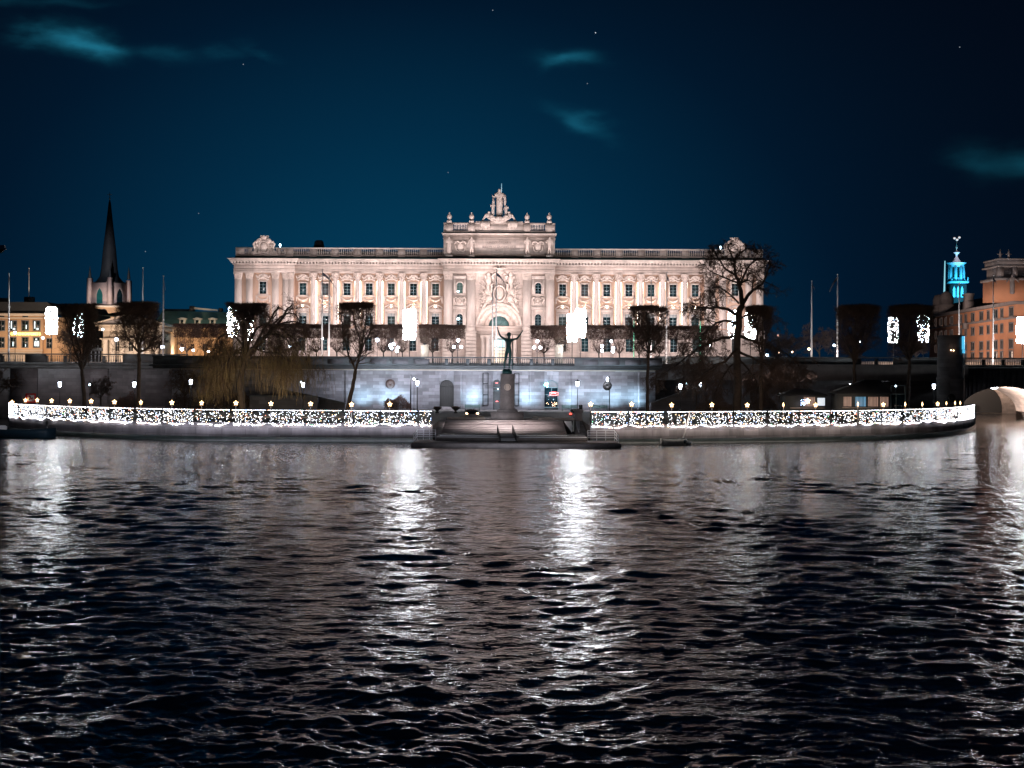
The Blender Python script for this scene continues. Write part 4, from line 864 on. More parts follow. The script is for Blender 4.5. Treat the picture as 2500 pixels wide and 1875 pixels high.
fp = [(22,669,868,290,'thick white flagpole at the far left in front of the yellow building',(.25,.9,.4)),(349,655,868,290,'tall white pole behind the second flat-topped tree',None),(399,675,870,282,'white pole right of the second flat-topped tree',(.3,2.2,.1)),
 (804,675,868,282,'right of the two white poles left of the leaning tree',None),(787,660,868,284,'left of the two white poles left of the leaning tree, with long pennant',(3.4,4.6,.2)),
 (1203,700,868,284,'left of the two thin poles in front of the portal',None),(1212,660,868,282,'right of the two thin poles in front of the portal, with long pennant',(2.4,3.8,.2)),
 (1590,686,880,282,'thin pole behind the bare round-topped tree',None),(1628,667,868,284,'thin pole with dark pennant right of the bare round-topped tree',(.9,2.9,.3)),
 (1982,688,873,286,'left of the two white poles right of the big bare tree',(.7,1.6,.2)),(2045,671,873,288,'right of the two white poles right of the big bare tree, with pennant',(-1.6,2.9,.1)),
 (2342,692,875,290,'white pole rising behind the round tower',None),(2425,673,875,288,'white flagpole in front of the orange building',(.7,1.3,.3))]
for u, vt, vb, D, lab, fl in fp: flagpole(u, vt, vb, D, lab, fl, r=.17 if u == 22 else .135)
flagpole(1548, 712, 868, 283, 'pole with a green light string left of the bare round-topped tree', (.5,3.0,.2), 'iron', .08, led=True)
flagpole(1710, 715, 868, 283, 'pole with a green light string in front of the big bare tree', None, 'iron', .09, led=True)
# ------------------------------------------------------------------ tall light pillars
def pillar(u, vc, hpx, wpx, D, lab, bright, dens):
    q = P(u, vc, D); h = hpx*D/F; w = wpx*D/F/2; t = thing('light_pillar', (q.x, D, DZ), lab, 'light decoration', 'tall lit pillars on the upper bridge')
    z0 = q.z-h/2-DZ; b = MB(); b.tube([(0,0,0),(0,0,z0+h)], .07, 7); b.build('post', M['iron'], t, local=True)
    b = MB(); 
    for z in (z0, z0+h*.33, z0+h*.66, z0+h): b.tube([(w*.9*math.cos(a), w*.9*math.sin(a), z) for a in np.linspace(0, 6.28, 17)], .03, 4)
    for a in np.linspace(0, 6.28, 9)[:-1]: b.tube([(w*.9*math.cos(a), w*.9*math.sin(a), z0), (w*.9*math.cos(a), w*.9*math.sin(a), z0+h)], .02, 4)
    b.build('frame', M['iron'], t, local=True)
    N = int(dens*h*w*6.28); a = rngn.uniform(0, 6.28, N); z = rngn.uniform(0, h, N)
    N2 = int(N*.25); a = np.concatenate([a, rngn.uniform(0, 6.28, N2)]); z = np.concatenate([z, np.where(rngn.random(N2) < .5, rngn.uniform(0,.35,N2), h-rngn.uniform(0,.35,N2))])
    rr = w*np.clip(1-((z/h-.5)*2)**8*.25, .6, 1)*(1+.05*np.sin(z*2.3+u)+rngn.normal(0,.06,len(z)))
    C = np.stack([rr*np.cos(a), rr*np.sin(a), z0+z], -1); k = rngn.random(len(C)); k = np.where(k < .86, 0, np.where(k < .95, 1, 2))
    gap = np.sin(np.arctan2(C[:,1],C[:,0])*3+C[:,2]*2.3+u)+np.sin(C[:,2]*4.1-np.arctan2(C[:,1],C[:,0])*2+u*.7)+rngn.normal(0,.25,len(C)); kp = gap > (-1.0 if bright > 1.0 else -.55); C = C[kp]; k = k[kp]
    b = MB()
    for i in range(3): b.bulbs(C[k == i], .060*bright if i == 0 else .062*bright, i)
    o = b.build('bulbs', [PW, PA, PB], t, local=True); o['kind'] = 'stuff'
for a in ((126,783,66,26,288,'wide dazzling light pillar left of the leftmost flat-topped tree',1.05,26),(192,794,60,22,286,'narrow bright light pillar in front of the leftmost flat-topped tree',1.0,18),(569,786,72,26,288,'light pillar left of the leaning pollard above the drooping tree',1.0,12),(609,798,66,19,286,'narrower light pillar above the drooping tree crown',.95,12),
          (1000,792,74,29,286,'dazzling white light pillar left of the portal',1.2,26),(1397,800,68,24,284,'lower of the two overlapping white light pillars right of the portal',1.2,26),(1417,789,70,25,290,'upper of the two overlapping white light pillars right of the portal',1.2,26),
          (1788,792,70,20,288,'light pillar hidden left of the big bare tree trunk',.9,12),(1832,795,66,26,288,'light pillar right of the big bare tree trunk',1.0,14),(2181,806,62,23,288,'light pillar left of the dark flat-topped tree on the right',1.0,13),(2254,802,68,26,288,'light pillar right of the dark flat-topped tree on the right',1.0,12),(2496,806,64,26,288,'bright light pillar cut by the right edge',1.2,30)):
    pillar(*a)
# ------------------------------------------------------------------ parliament
FD = 340.0; fs = FD/F; CU = 1217.5
fx = lambda u: (u-1250)*fs
fz = lambda v: HC-(v-V0)*fs
W0, W1 = 572.5, 2*CU-572.5
pal = thing('parliament_building', (fx(CU),FD,DZ), 'floodlit pink and cream stone palace with columns, portal and crowning statue group', 'building')
def box(b, u0, u1, v0, v1, y0, y1, mi=0): return b.box(fx(u0), fx(u1), y0, y1, fz(v1), fz(v0), mi)
mir = lambda u: 2*CU-u
YW, YP, YC = 341.0, 339.9, 338.6     # wing wall, pavilion wall, centre block
b = MB(); box(b, 717, 1083, 660, 808, YW, YW+14); box(b, W0, 717, 660, 808, YP, YW+14); b.build('plaster_wall', M['plaster'], pal)
b = MB(); box(b, mir(1083), mir(717), 660, 808, YW, YW+14); box(b, mir(717), W1, 660, 808, YP, YW+14); b.build('plaster_wall', M['plaster'], pal)
b = MB(); box(b, W0-3, 1083, 808, 905, YP-.6, YW+14); box(b, mir(1083), W1+3, 808, 905, YP-.6, YW+14)
b.box(fx(W0)+.02, fx(W1)-.02, YW+14.01, YW+45, DZ-.5, fz(660)); b.build('base_wall', M['stone'], pal)
# centre block with the arched recess
AR = 57.5; acz = 796.4
b = MB()
for a, c in ((1083,CU-AR),(CU+AR,mir(1083))): box(b, a, c, 660, 905, YC, YW+14)
n = 28; arc = [(fx(CU)+AR*fs*math.cos(math.pi*i/n), fz(acz)+AR*fs*math.sin(math.pi*i/n)) for i in range(n+1)]
for i in range(n):
    (xa, za), (xb, zb) = arc[i], arc[i+1]; b.hull([(xa,YC,za),(xb,YC,zb),(xb,YW+3,zb),(xa,YW+3,za)],[(xa,YC,fz(660)),(xb,YC,fz(660)),(xb,YW+3,fz(660)),(xa,YW+3,fz(660))])
box(b, CU-AR, CU+AR, 660, 905, YW+3.01, YW+14); b.build('centre_block', M['stone'], pal)
b = MB(); cxx, czz = fx(CU), fz(acz)
b.ring(cxx, czz, 50*fs, AR*fs, YC-.35, YC+.5, n=32); b.ring(cxx, czz, 35*fs, 49.9*fs, YC-.1, YC+2.6, n=32, y0b=YC+1.6); b.ring(cxx, czz, 25*fs, 34.9*fs, YC+1.55, YC+2.7, n=32)
for a in np.linspace(8, 172, 15): 
    q = R(a); b.tube([(cxx+36.5*fs*math.cos(q),YC+1.5,czz+36.5*fs*math.sin(q)),(cxx+48.5*fs*math.cos(q),YC+.0,czz+48.5*fs*math.sin(q))], .09, 4)
b.build('arch', M['carved'], pal)
b = MB(); b.ring(cxx, czz, .02, 24.9*fs, YC+2.2, YC+2.5, n=24); b.build('lunette_glass', M['copper'], pal)
b = MB()
for a in (36,72,108,144): b.tube([(cxx,YC+2.1,czz),(cxx+24.5*fs*math.cos(R(a)),YC+2.1,czz+24.5*fs*math.sin(R(a)))], .05, 4)
b.build('lunette_bars', M['sash'], pal)
b = MB(); box(b, CU-AR-.5, CU+AR+.5, 796.5, 800, YC-.25, YC+3); box(b, CU-AR+.3, CU+AR-.3, 800.2, 812, YC+.15, YC+3); box(b, CU-AR+.3, CU+AR-.3, 812.2, 815.5, YC-.1, YC+3); b.build('portal_entablature', M['stone'], pal)
b = MB(); 
for a, c in ((CU-AR,1204),(1235,CU+AR)): box(b, a+.2, c, 815.6, 905, YC+2.3, YC+3)
b.build('portal_wall', M['stone'], pal)
dz = fz(829); t0, t1 = fx(1205), fx(1234)
b = MB(); box(b, 1204.1, 1234.9, 816, 826, YC+2.0, YC+2.9); box(b, 1204.1, 1206.5, 826.1, 905, YC+2.0, YC+2.9); box(b, 1232.5, 1234.9, 826.1, 905, YC+2.0, YC+2.9); df = b.build('door_frame', M['trim'], pal)
b = MB(); box(b, 1206.6, 1232.4, 829, 848, YC+2.5, YC+2.6); b.build('fanlight', M['doorcyan'], pal)
b = MB(); box(b, 1206.6, 1232.4, 849, 905, YC+2.5, YC+2.6); b.build('door_glass', M['doorlit'], pal)
b = MB()
for u in (1212,1219.5,1227): box(b, u-.5, u+.5, 829, 905, YC+2.4, YC+2.49)
for v in (829,848,856,864,872,884): box(b, 1206.6, 1232.4, v-.6, v+.6, YC+2.38, YC+2.49)
b.build('door_bars', M['sash'], pal)
b = MB(); q = (fx(1217.5),YC+1.3,fz(838)); b.ball(q, .55, 10, 7); b.build('hall_lamp', M['lamp_dim'], pal)
colb = MB(); h = fz(819)-DZ
colb.lathe([(.62,0),(.62,.4),(.50,.5),(.47,h*.5),(.42,h-.9),(.55,h-.75),(.7,h-.15),(.72,h)], (0,0), 12)
pc = colb.build('portal_column', M['trim'], pal, smooth=True, local=True); pc.location = (fx(1190)-pal.location.x, YC+1.2-FD, 0)
for u in (1178,1245,1257):
    c = pc.copy(); col.objects.link(c); c.parent = pal; c.location = (fx(u)-pal.location.x, YC+1.2-FD, 0)
# entablature and cornice
def span(b, dv, v0, v1, o):   # runs over wings, pavilions and centre with breaks
    for a, c, y in ((W0-dv,717+dv,YP),(717+dv,1083-dv,YW),(1083-dv,mir(1083)+dv,YC),(mir(1083)+dv,mir(717)-dv,YW),(mir(717)-dv,W1+dv,YP)):
        box(b, a, c, v0, v1, y-o, YW+14.3)
b = MB(); span(b, 1.5, 661, 668.5, .75); span(b, 1.0, 649, 660.9, .62); b.build('architrave', M['stone'], pal)
b = MB(); span(b, 2.2, 659.8, 661.1, .9); b.build('fillet', M['trim'], pal)
b = MB(); span(b, 4, 646, 648.9, 1.1); span(b, 9, 638.5, 642, 2.0)
for k, (dv, o) in enumerate(((10.5,2.25),(12,2.5),(13.5,2.75))): span(b, dv, 634.9+1.2*(2-k), 634.9+1.2*(3-k)-.02, o)
b.build('cornice', M['trim'], pal)
b = MB()
for u in np.arange(W0-5, W1+6, 7.72):
    y = YP if (u < 720 or u > mir(720)) else (YC if 1080 < u < mir(1080) else YW); box(b, u-1.6, u+1.6, 642.1, 645.9, y-1.75, y-.5)
b.build('modillion_band', M['trim'], pal)
b = MB(); box(b, W0-9, W1+9, 633.6, 634.85, YP-2.2, YW+15); box(b, W0-2, W1+2, 626.3, 633.5, YW+.2, YW+15)
b.prism([(fx(W0+5),fz(627)),(fx(W1-5),fz(627)),(fx(W1-30),fz(612)),(fx(W0+30),fz(612))], YW+3, YW+40); b.build('roof', M['roofdark'], pal)
# roof balustrade
YB = YW+.5
def fb(b, u, v0, v1, y, r=.16): baluster(b, fx(u), y, fz(v1), fz(v0), r, 6)
secs = []; cols_u = [763.4+54.1*i for i in range(6)]
peds = [703.5]+[c-2 for c in cols_u]
for sgn in (1, -1):
    m_ = (lambda u: u) if sgn == 1 else mir
    pp = peds+[1081]
    for i, u in enumerate(peds):
        a, c = sorted((m_(u-8.5), m_(u+8.5))); b = MB(); box(b, a, c, 608.4, 623.5, YB-.35, YB+.35); box(b, a-.5, c+.5, 623.6, 627.5, YB-.5, YB+.4); b.build('balustrade_pier', M['stone'], pal)
    for i in range(len(peds)):
        a, c = peds[i]+8.6, pp[i+1]-(8.6 if i+1 < len(peds) else 0); b = MB(); n = max(2, round((c-a)/4.35))
        for k in range(n): fb(b, m_(a+(c-a)*(k+.5)/n), 608.4, 622.9, YB)
        b.build('baluster_row', M['trim'], pal)
    b = MB(); a, c = sorted((m_(W0-1), m_(1082))); box(b, a, c, 605.4, 608.3, YB-.42, YB+.42); box(b, a, c, 623, 626.2, YB-.45, YB+.42); b.build('balustrade_rail', M['trim'], pal)
    b = MB()
    for (p, q) in ((W0-1,592),(603,612),(670,680.5),(690,695)): a, c = sorted((m_(p), m_(q))); box(b, a, c, 608.4, 622.9, YB-.33, YB+.33)
    b.build('parapet_block', M['stone'], pal)
    b = MB()
    for p in (594,597.5,601,682.5,685.5,688.5): fb(b, m_(p), 608.4, 622.9, YB)
    b.build('baluster_row', M['trim'], pal)
    # armorial cartouche on the pavilion
    cu = m_(641.5); b = MB(); g = lambda du, v: (fx(cu+du), YB-.7, fz(v))
    box(b, cu-33, cu+33, 622, 626.4, YB-.9, YB-.46); b.prism([(fx(cu-33),fz(621.9)),(fx(cu+33),fz(621.9)),(fx(cu+25),fz(611)),(fx(cu+21),fz(597)),(fx(cu+12),fz(587)),(fx(cu-12),fz(587)),(fx(cu-21),fz(597)),(fx(cu-25),fz(611))], YB-.6, YB+.3)
    b.ball((fx(cu),YB-.75,fz(605)), (9*fs,.55,12*fs), 14, 8); b.ring(fx(cu), fz(605), 11*fs, 14*fs, YB-.95, YB-.5, 0, 360, 24, sz=1.15)
    for s_ in (-1, 1):
        for (pts, r) in (([(30,621),(24,616),(22,606),(25,598),(22,592),(17,594)],.32),([(20,596),(15,588),(10,584),(8,589)],.3),([(16,618),(13,612),(18,605)],.25)):
            b.tube([g(s_*p[0], p[1]) for p in pts], [r]*len(pts), 6)
        b.ball(g(s_*12, 590), .45); b.ball(g(s_*17,601), .38); b.ball(g(s_*28,620), .5)
    b.build('cartouche', M['carved'], pal)
    b = MB(); b.lathe([(.75,fz(587)),(.75,fz(583.5)),(.95,fz(583)),(.95,fz(578.5)),(.8,fz(578.4))], (fx(cu),YB-.1), 12)
    for k in range(8): b.box(fx(cu)+.85*math.cos(k*.785)-.16, fx(cu)+.85*math.cos(k*.785)+.16, YB-.1+.85*math.sin(k*.785)-.16, YB-.1+.85*math.sin(k*.785)+.16, fz(578.5)+.003, fz(576.8))
    b.build('mural_crown', M['carved'], pal)
b = MB(); b.lathe([(1.2,fz(612)),(1.25,fz(596)),(1.3,fz(595.8)),(1.3,fz(594.5)),(1.2,fz(594.2)),(1.05,fz(584)),(.7,fz(580.5)),(.2,fz(580))], (fx(765),YW+8), 14); b.build('ventilator', M['rooftile'], pal)
for u in (680,1760):
    b = MB(); b.ball((fx(u),YB,fz(599.5)), (.22,.22,.34), 8, 6); b.tube([(fx(u),YB,fz(605.3)),(fx(u),YB,fz(602))], .05, 5); b.build('roof_lamp', M['lamp_dim'], pal)
# columns (wings) and pilasters
hz = fz(683)-fz(797); b = MB(); r0 = 6.6*fs
b.lathe([(r0*1.35,-.62),(r0*1.35,-.45),(r0*1.2,-.4),(r0*1.25,-.2),(r0*1.02,-.1),(r0,0),(r0*1.0,hz*.33),(r0*.96,hz*.66),(r0*.88,hz)], (0,0), 18)
c0 = b.build('column', M['trim'], pal, smooth=False, local=True)
b = MB(); ch = 15*fs; b.lathe([(r0*.9,hz),(r0*1.0,hz+.06),(r0*.92,hz+.12),(r0*1.0,hz+ch*.5),(r0*1.22,hz+ch*.8),(r0*1.3,hz+ch*.86)], (0,0), 14); b.box(-r0*1.35,r0*1.35,-r0*1.35,r0*1.35,hz+ch*.87,hz+ch)
for j, (rr, zz, nn) in enumerate(((1.1,.18,8),(1.18,.45,8),(1.35,.72,8))):
    for k in range(nn):
        a = 2*math.pi*(k+.5*(j%2))/nn; b.ball((r0*rr*math.cos(a), r0*rr*math.sin(a), hz+ch*zz), (.14,.14,.19), 6, 4)
c1 = b.build('capital', M['carved'], c0, local=True)
allcols = cols_u+[mir(u) for u in cols_u]; c0.location = (fx(allcols[0])-pal.location.x, YW-.75-FD, fz(797)-DZ)
for u in allcols[1:]: copy_tree(c0, (fx(u)-pal.location.x, YW-.75-FD, fz(797)-DZ), pal)
def pil(u0, u1, y, d=.35, vb=797, m_='trim'):
    b = MB(); box(b, u0, u1, 684, vb, y-d, y-.003); box(b, u0-1.3, u1+1.3, vb-4, vb, y-d-.15, y-.003); box(b, u0-.8, u1+.8, 683, 684.2, y-d-.08, y-.003)
    o = b.build('pilaster', M[m_], pal); b = MB(); w = u1-u0
    b.hull([(fx(u0),y-d,fz(683)),(fx(u1),y-d,fz(683)),(fx(u1),y-.003,fz(683)),(fx(u0),y-.003,fz(683))],[(fx(u0-2),y-d-.3,fz(671)),(fx(u1+2),y-d-.3,fz(671)),(fx(u1+2),y-.003,fz(671)),(fx(u0-2),y-.003,fz(671))]); box(b, u0-2.6, u1+2.6, 668.6, 670.9, y-d-.4, y-.003)
    for v in (681,677.5,673.5):
        for k in range(5): b.ball((fx(u0+w*(k+.5)/5), y-d-.1-(683-v)*.03, fz(v)), (.16,.14,.17), 6, 4)
    c = b.build('capital', M['carved'], o, local=False)
for sgn in (1, -1):
    m_ = (lambda u: u) if sgn == 1 else mir
    for a, c, y, vb in ((573,590,YP,800),(600.5,616.5,YP,800),(664,680,YP,800),(690,704.5,YP,800),(705,716.5,YP-.2,800),(1084.5,1103.5,YC,797),(1140.5,1159.5,YC,797)):
        a, c = sorted((m_(a), m_(c))); pil(a, c, y, .35, vb)
    # pedestals of the centre pilasters and rusticated piers
    for (p, q) in ((1084,1104),(1140,1160)):
        a, c = sorted((m_(p), m_(q))); b = MB(); box(b, a, c, 797.3, 808.5, YC-.55, YC-.003); box(b, a-3.3, c+3.3, 809, 814, YC-1.0, YC-.003)
        for k in range(10): box(b, a-3, c+3, 814.3+9*k, 814.3+9*k+8.2, YC-.85, YC-.003)
        b.build('rusticated_pier', M['trim'], pal)
b = MB(); 
for sgn in (1,-1):
    m_ = (lambda u: u) if sgn == 1 else mir
    for (p, q) in ((W0-3,1083),): a, c = sorted((m_(p), m_(q))); box(b, a, c, 801, 804.5, YP-.95, YP-.603) if False else box(b, a, c, 804, 808-.01, YP-.8, YP+.5)
b.build('plinth_course', M['trim'], pal)
# windows
def winproto(name, w, h, blind=False, arched=False, lit=None, fr=3.2):
    W_, H_ = w*fs, h*fs; f = fr*fs; b = MB()
    if arched:
        r = W_/2; b.ring(0, H_-r, r, r+f, -.28, 0, n=16); b.box(-r-f, -r, -.28, 0, 0, H_-r); b.box(r, r+f, -.28, 0, 0, H_-r); b.box(-r-f*1.3, r+f*1.3, -.42, 0, -.22, -.003)
    else:
        b.box(-W_/2-f, -W_/2, -.28, 0, 0, H_+f); b.box(W_/2, W_/2+f, -.28, 0, 0, H_+f); b.box(-W_/2, W_/2, -.28, 0, H_, H_+f); b.box(-W_/2-f*1.5, W_/2+f*1.5, -.45, 0, -.24, -.003)
    o = b.build(name, M['trim'], pal, local=True); b = MB()
    if arched: b.prism([(-W_/2, 0), (W_/2, 0)]+[(W_/2*math.cos(math.pi*i/12), H_-W_/2+W_/2*math.sin(math.pi*i/12)) for i in range(13)], -.06, -.005)
    else: b.box(-W_/2, W_/2, -.06, -.005, 0, H_)
    b.build('pane', lit or M['glass'], o, local=True); b = MB(); b.box(-.05,.05,-.13,-.061,0,H_)
    for k in (1,2,3): b.box(-W_/2*(.99), W_/2*.99, -.11, -.062, H_*k/4-.035, H_*k/4+.035)
    b.build('sash', M['sash'], o, local=True)
    if blind: b = MB(); b.box(-W_/2, W_/2, -.10, -.0615, H_*.74, H_); b.build('blind', M['blind'], o, local=True)
    return o
pl = pal.location
def place(o, u, v, y, first=[set()]):
    loc = (fx(u)-pl.x, y-FD, fz(v)-DZ)
    if o.name not in first[0]: first[0].add(o.name); o.location = loc; return o
    return copy_tree(o, loc, pal)
wc = [737.5+54.1*i for i in range(7)]; wc += [mir(u) for u in wc]
up = winproto('window', 16.2, 29); lo = winproto('window', 18, 30, True); pav = winproto('window', 16, 29.5)
for u in wc: place(up, u, 722, YW)
for u in wc: place(lo, u, 796, YW)
for u in (641.7, mir(641.7)): place(pav, u, 720, YP)
plo = winproto('window', 17, 30, True)
for u in (641.7, mir(641.7)): place(plo, u, 796, YP)
gw = winproto('window', 17, 33)
for u in wc+[641.7, mir(641.7)]: place(gw, u, 858, YP-.6)
alt = [mat('dim_window_glass', (.012,.045,.055), .2, .5, 2), emis('faint_room_glow', (.25,.5,.5), .035, (.01,.02,.02)), mat('curtained_glass', (.045,.05,.055), .5, .5, 3)]
wn = [o for o in pal.children if o.name.startswith('window')]
for i, o in enumerate(wn):
    k = (i*7+3) % 11
    if k < 5:
        for c in o.children:
            if c.name.startswith('pane'): c.material_slots[0].link = 'OBJECT'; c.material_slots[0].material = alt[k % 3]
litw = emis('lit_green_room', (.35,.8,.6), .10, (.01,.02,.02))
ac = winproto('window', 14.3, 27, arched=True, lit=litw); place(ac, 1122.3, 718, YC)
ac2 = winproto('window', 14.3, 27, arched=True); place(ac2, mir(1122.3), 718, YC)
ac3 = winproto('window', 15, 28.5, arched=True)
for u in (1122.3, mir(1122.3)): place(ac3, u, 796, YC)
b = MB(); b.bulbs([(fx(1118.5),YC-.2,fz(713)),(fx(1120),YC-.2,fz(779.5)),(fx(1117.5),YC-.2,fz(779.5))], .26); b.build('room_lamp', M['lamp_dim'], pal)
# window surrounds in the centre block
for u in (1122.3, mir(1122.3)):
    b = MB()
    box(b, u-16, u+16, 675, 677.5, YC-.75, YC-.003); box(b, u-15, u+15, 677.6, 681.5, YC-.45, YC-.003)
    for s_ in (-1,1): box(b, u+s_*12.5-2, u+s_*12.5+2, 681.6, 718, YC-.3, YC-.003); box(b, u+s_*13-1.8, u+s_*13+1.8, 756, 797, YC-.3, YC-.003)
    box(b, u-18, u+18, 749, 751, YC-.9, YC-.003); box(b, u-16.5, u+16.5, 751.1, 756, YC-.5, YC-.003)
    box(b, u-17, u+17, 723.5, 748.8, YC-.12, YC-.003); b.build('window_surround', M['trim'], pal)
for u in (1122.3, mir(1122.3)):
    b = MB(); b.ring(fx(u), fz(735.5), 5.5*fs, 8.3*fs, YC-.55, YC-.13, 0, 360, 20); b.ball((fx(u),YC-.25,fz(735.5)), (5*fs,.3,5.5*fs), 10, 6)
    for s_ in (-1,1):
        b.tube([(fx(u+s_*7),YC-.4,fz(728)),(fx(u+s_*12),YC-.4,fz(727)),(fx(u+s_*14.5),YC-.35,fz(733)),(fx(u+s_*10.5),YC-.35,fz(740)),(fx(u+s_*14),YC-.3,fz(746))], [.22,.28,.25,.22,.15], 6)
    b.build('medallion_relief', M['carved'], pal)
# bays of the wings: relief over the windows, garland, pediment, little spot lamp
def bay_parts(y):
    b = MB(); g = lambda du, v, d=.3: (du*fs, -d, fz(v)-fz(722))
    for s_ in (-1,1):
        b.tube([g(0,672,.35),g(s_*5,673.5,.4),g(s_*9,679,.4),g(s_*14,680,.35),g(s_*17,676,.35),g(s_*15,673,.3)], [.2,.24,.22,.22,.18,.12], 6)
        b.tube([g(0,684,.3),g(s_*6,682,.35),g(s_*12,686,.35),g(s_*15,684,.3)], [.2,.22,.2,.12], 6); b.ball(g(s_*9,675,.3), .22); b.ball(g(s_*13,685,.3), .2)
    b.ball(g(0,678,.35), (.5,.3,.42), 10, 6)
    o = b.build('cartouche_relief', M['carved'], pal, local=True); r = [o]
    b = MB(); pts = []
    for k in range(17):
        s = -1+2*k/16; b.ball(g(s*11, 735.5-4.5*s*s+.0, .28), (.17,.17,.19+.06*math.cos(s*1.5)), 6, 4)
    for s_ in (-1,1):
        for k in range(6): b.ball(g(s_*(15.5), 729+k*2.1, .26), (.2-.015*k,.16,.16), 6, 4)
        b.tube([g(s_*15.5,727),g(s_*11,729)], .1, 5)
    r.append(b.build('garland', M['carved'], pal, local=True))
    b = MB(); b.box(-18*fs,18*fs,-.22,-.003,fz(726)-fz(722),fz(724)-fz(722)); 
    for s_ in (-1,1): b.box((s_*17-1)*fs,(s_*17+1)*fs,-.14,-.003,fz(741)-fz(722),fz(726)-fz(722)-.002)
    r.append(b.build('apron_frame', M['trim'], pal, local=True))
    return r
seg = []
bp = bay_parts(0)
def ped(seg_):
    b = MB(); z = lambda v: fz(v)-fz(722)
    b.box(-18*fs, 18*fs, -.7, -.003, z(756), z(754)); b.box(-15*fs, 15*fs, -.4, -.003, z(762), z(756.1))
    if seg_: b.ring(0, z(768), 21.6*fs, 24.2*fs, -.75, -.003, 42, 138, 16)
    else:
        for s_ in (-1,1): b.tube([(s_*18*fs,-.35,z(752.5)),(s_*13*fs,-.4,z(747)),(s_*7*fs,-.4,z(744)),(s_*2.5*fs,-.4,z(742.5)),(s_*3.5*fs,-.4,z(746))], [.15,.17,.17,.17,.12], 6)
    for s_ in (-1,1): b.tube([(s_*8*fs,-.25,z(753)),(s_*5*fs,-.3,z(750)),(s_*2*fs,-.3,z(746.5))], .12, 5)
    for s_ in (-1,1): b.box((s_*14-1.3)*fs,(s_*14+1.3)*fs,-.3,-.003,z(797),z(762.1))
    return b.build('pediment', M['trim'], pal, local=True)
p0, p1 = ped(True), ped(False)
b = MB(); b.ball((0,-.55,fz(750)-fz(722)), (.16,.14,.16), 8, 5); fx0 = b.build('spot_lamp', M['fixture'], pal, local=True)
b = MB(); zz0, zz1 = fz(790)-fz(722), fz(687)-fz(722); b.box(-.05,.05,-.05,.05,zz0,zz1); strip0 = b.build('lamp_strip', M['strip'], pal, local=True)
for i, u in enumerate(wc):
    for o in bp: place(o, u, 722, YW)
    place(p0 if i % 7 in (0,2,4,6) else p1, u, 722, YW); place(fx0, u, 722, YW)
for u in (641.7, mir(641.7)):
    for o in bp: copy_tree(o, (fx(u)-pl.x, YP-FD, fz(722)-DZ), pal)
    copy_tree(p0, (fx(u)-pl.x, YP-FD, fz(722)-DZ), pal)
for u in allcols:
    for s_ in (-1,1): place(strip0, u+s_*6.3, 722, YW-.12)
# garlands are lit by their own small uplights
for u in wc: light('SPOT', 'garland_light', (fx(u),YW-1.3,fz(749)), (fx(u),YW,fz(731)), 190, (1,.80,.6), .15, spot=80)
for i, u in enumerate(allcols): light('AREA', 'capital_light', (fx(u),YW-.02,fz(700)), (fx(u),YW-.1,fz(670)), 60, (1,.88,.78), 1.6)
# coat of arms over the arch
b = MB(); rng = random.Random(3); Y0 = YC-.25; G = lambda u, v, d=0: (fx(u), Y0-d, fz(v))
b.ball(G(1219,718,.2), (11*fs,.6,17*fs), 18, 10); b.ring(fx(1219), fz(718), 12.5*fs, 16*fs, Y0-.9, Y0, 0, 360, 28, sz=1.35)
for s_ in (-1,1):
    for (p, r) in (([(20,674),(26,680),(24,690),(29,700),(27,712),(22,722),(26,732)],.42),([(14,692),(20,696),(18,708),(22,716)],.35),([(8,668),(14,670),(18,676),(15,684)],.38),([(30,672),(35,676),(33,684)],.3),([(26,738),(34,742),(40,752),(46,764)],.4),([(20,736),(30,734),(38,742)],.35)):
        b.tube([G(1219+s_*x_, y_, .35) for x_, y_ in p], [r*.7]+[r]*(len(p)-2)+[r*.5], 6)
    b.ball(G(1219+s_*27,671,.5), (.5,.5,.6), 8, 6); b.ball(G(1219+s_*27,684,.4), (.75,.6,1.1), 8, 6); b.ball(G(1219+s_*29,712,.4), (.8,.5,.8), 8, 6); b.ball(G(1219+s_*25,728,.4), (.9,.5,.7), 8, 6)
    for (x0, y0, x1, y1) in ((20,715,50,692),(22,722,52,706),(22,728,52,720),(24,732,50,734),(22,708,42,684)): b.tube([G(1219+s_*x0,y0,.2),G(1219+s_*x1,y1,.3)], [.18,.11], 5)
    for k in range(46):
        a = rng.random(); x_ = 30+rng.uniform(-8,20)*(.4+a*.6); y_ = 700+a*70+rng.uniform(-8,8)
        if (x_-0)**2+(y_-796)**2 > 59.5**2 and x_ < 54: b.ball(G(1219+s_*x_,y_,.1), (rng.uniform(.2,.5),.45,rng.uniform(.2,.5)), 6, 4)
b.lathe([(1.05,fz(668)),(1.15,fz(664)),(1.0,fz(663)),(1.3,fz(657))], (fx(1219),Y0-.6), 12)
for k in range(7):
    a = math.pi*(k/6); x_ = fx(1219)+1.35*math.cos(a); b.tube([(x_,Y0-.6-.9*math.sin(a),fz(658)),(x_*.5+fx(1219)*.5,Y0-.7-.4*math.sin(a),fz(653))], .12, 5); b.ball((x_,Y0-.6-.9*math.sin(a),fz(656.5)), .24, 6, 4)
b.ball((fx(1219),Y0-.7,fz(651.5)), .32); b.build('coat_of_arms', M['carved'], pal)
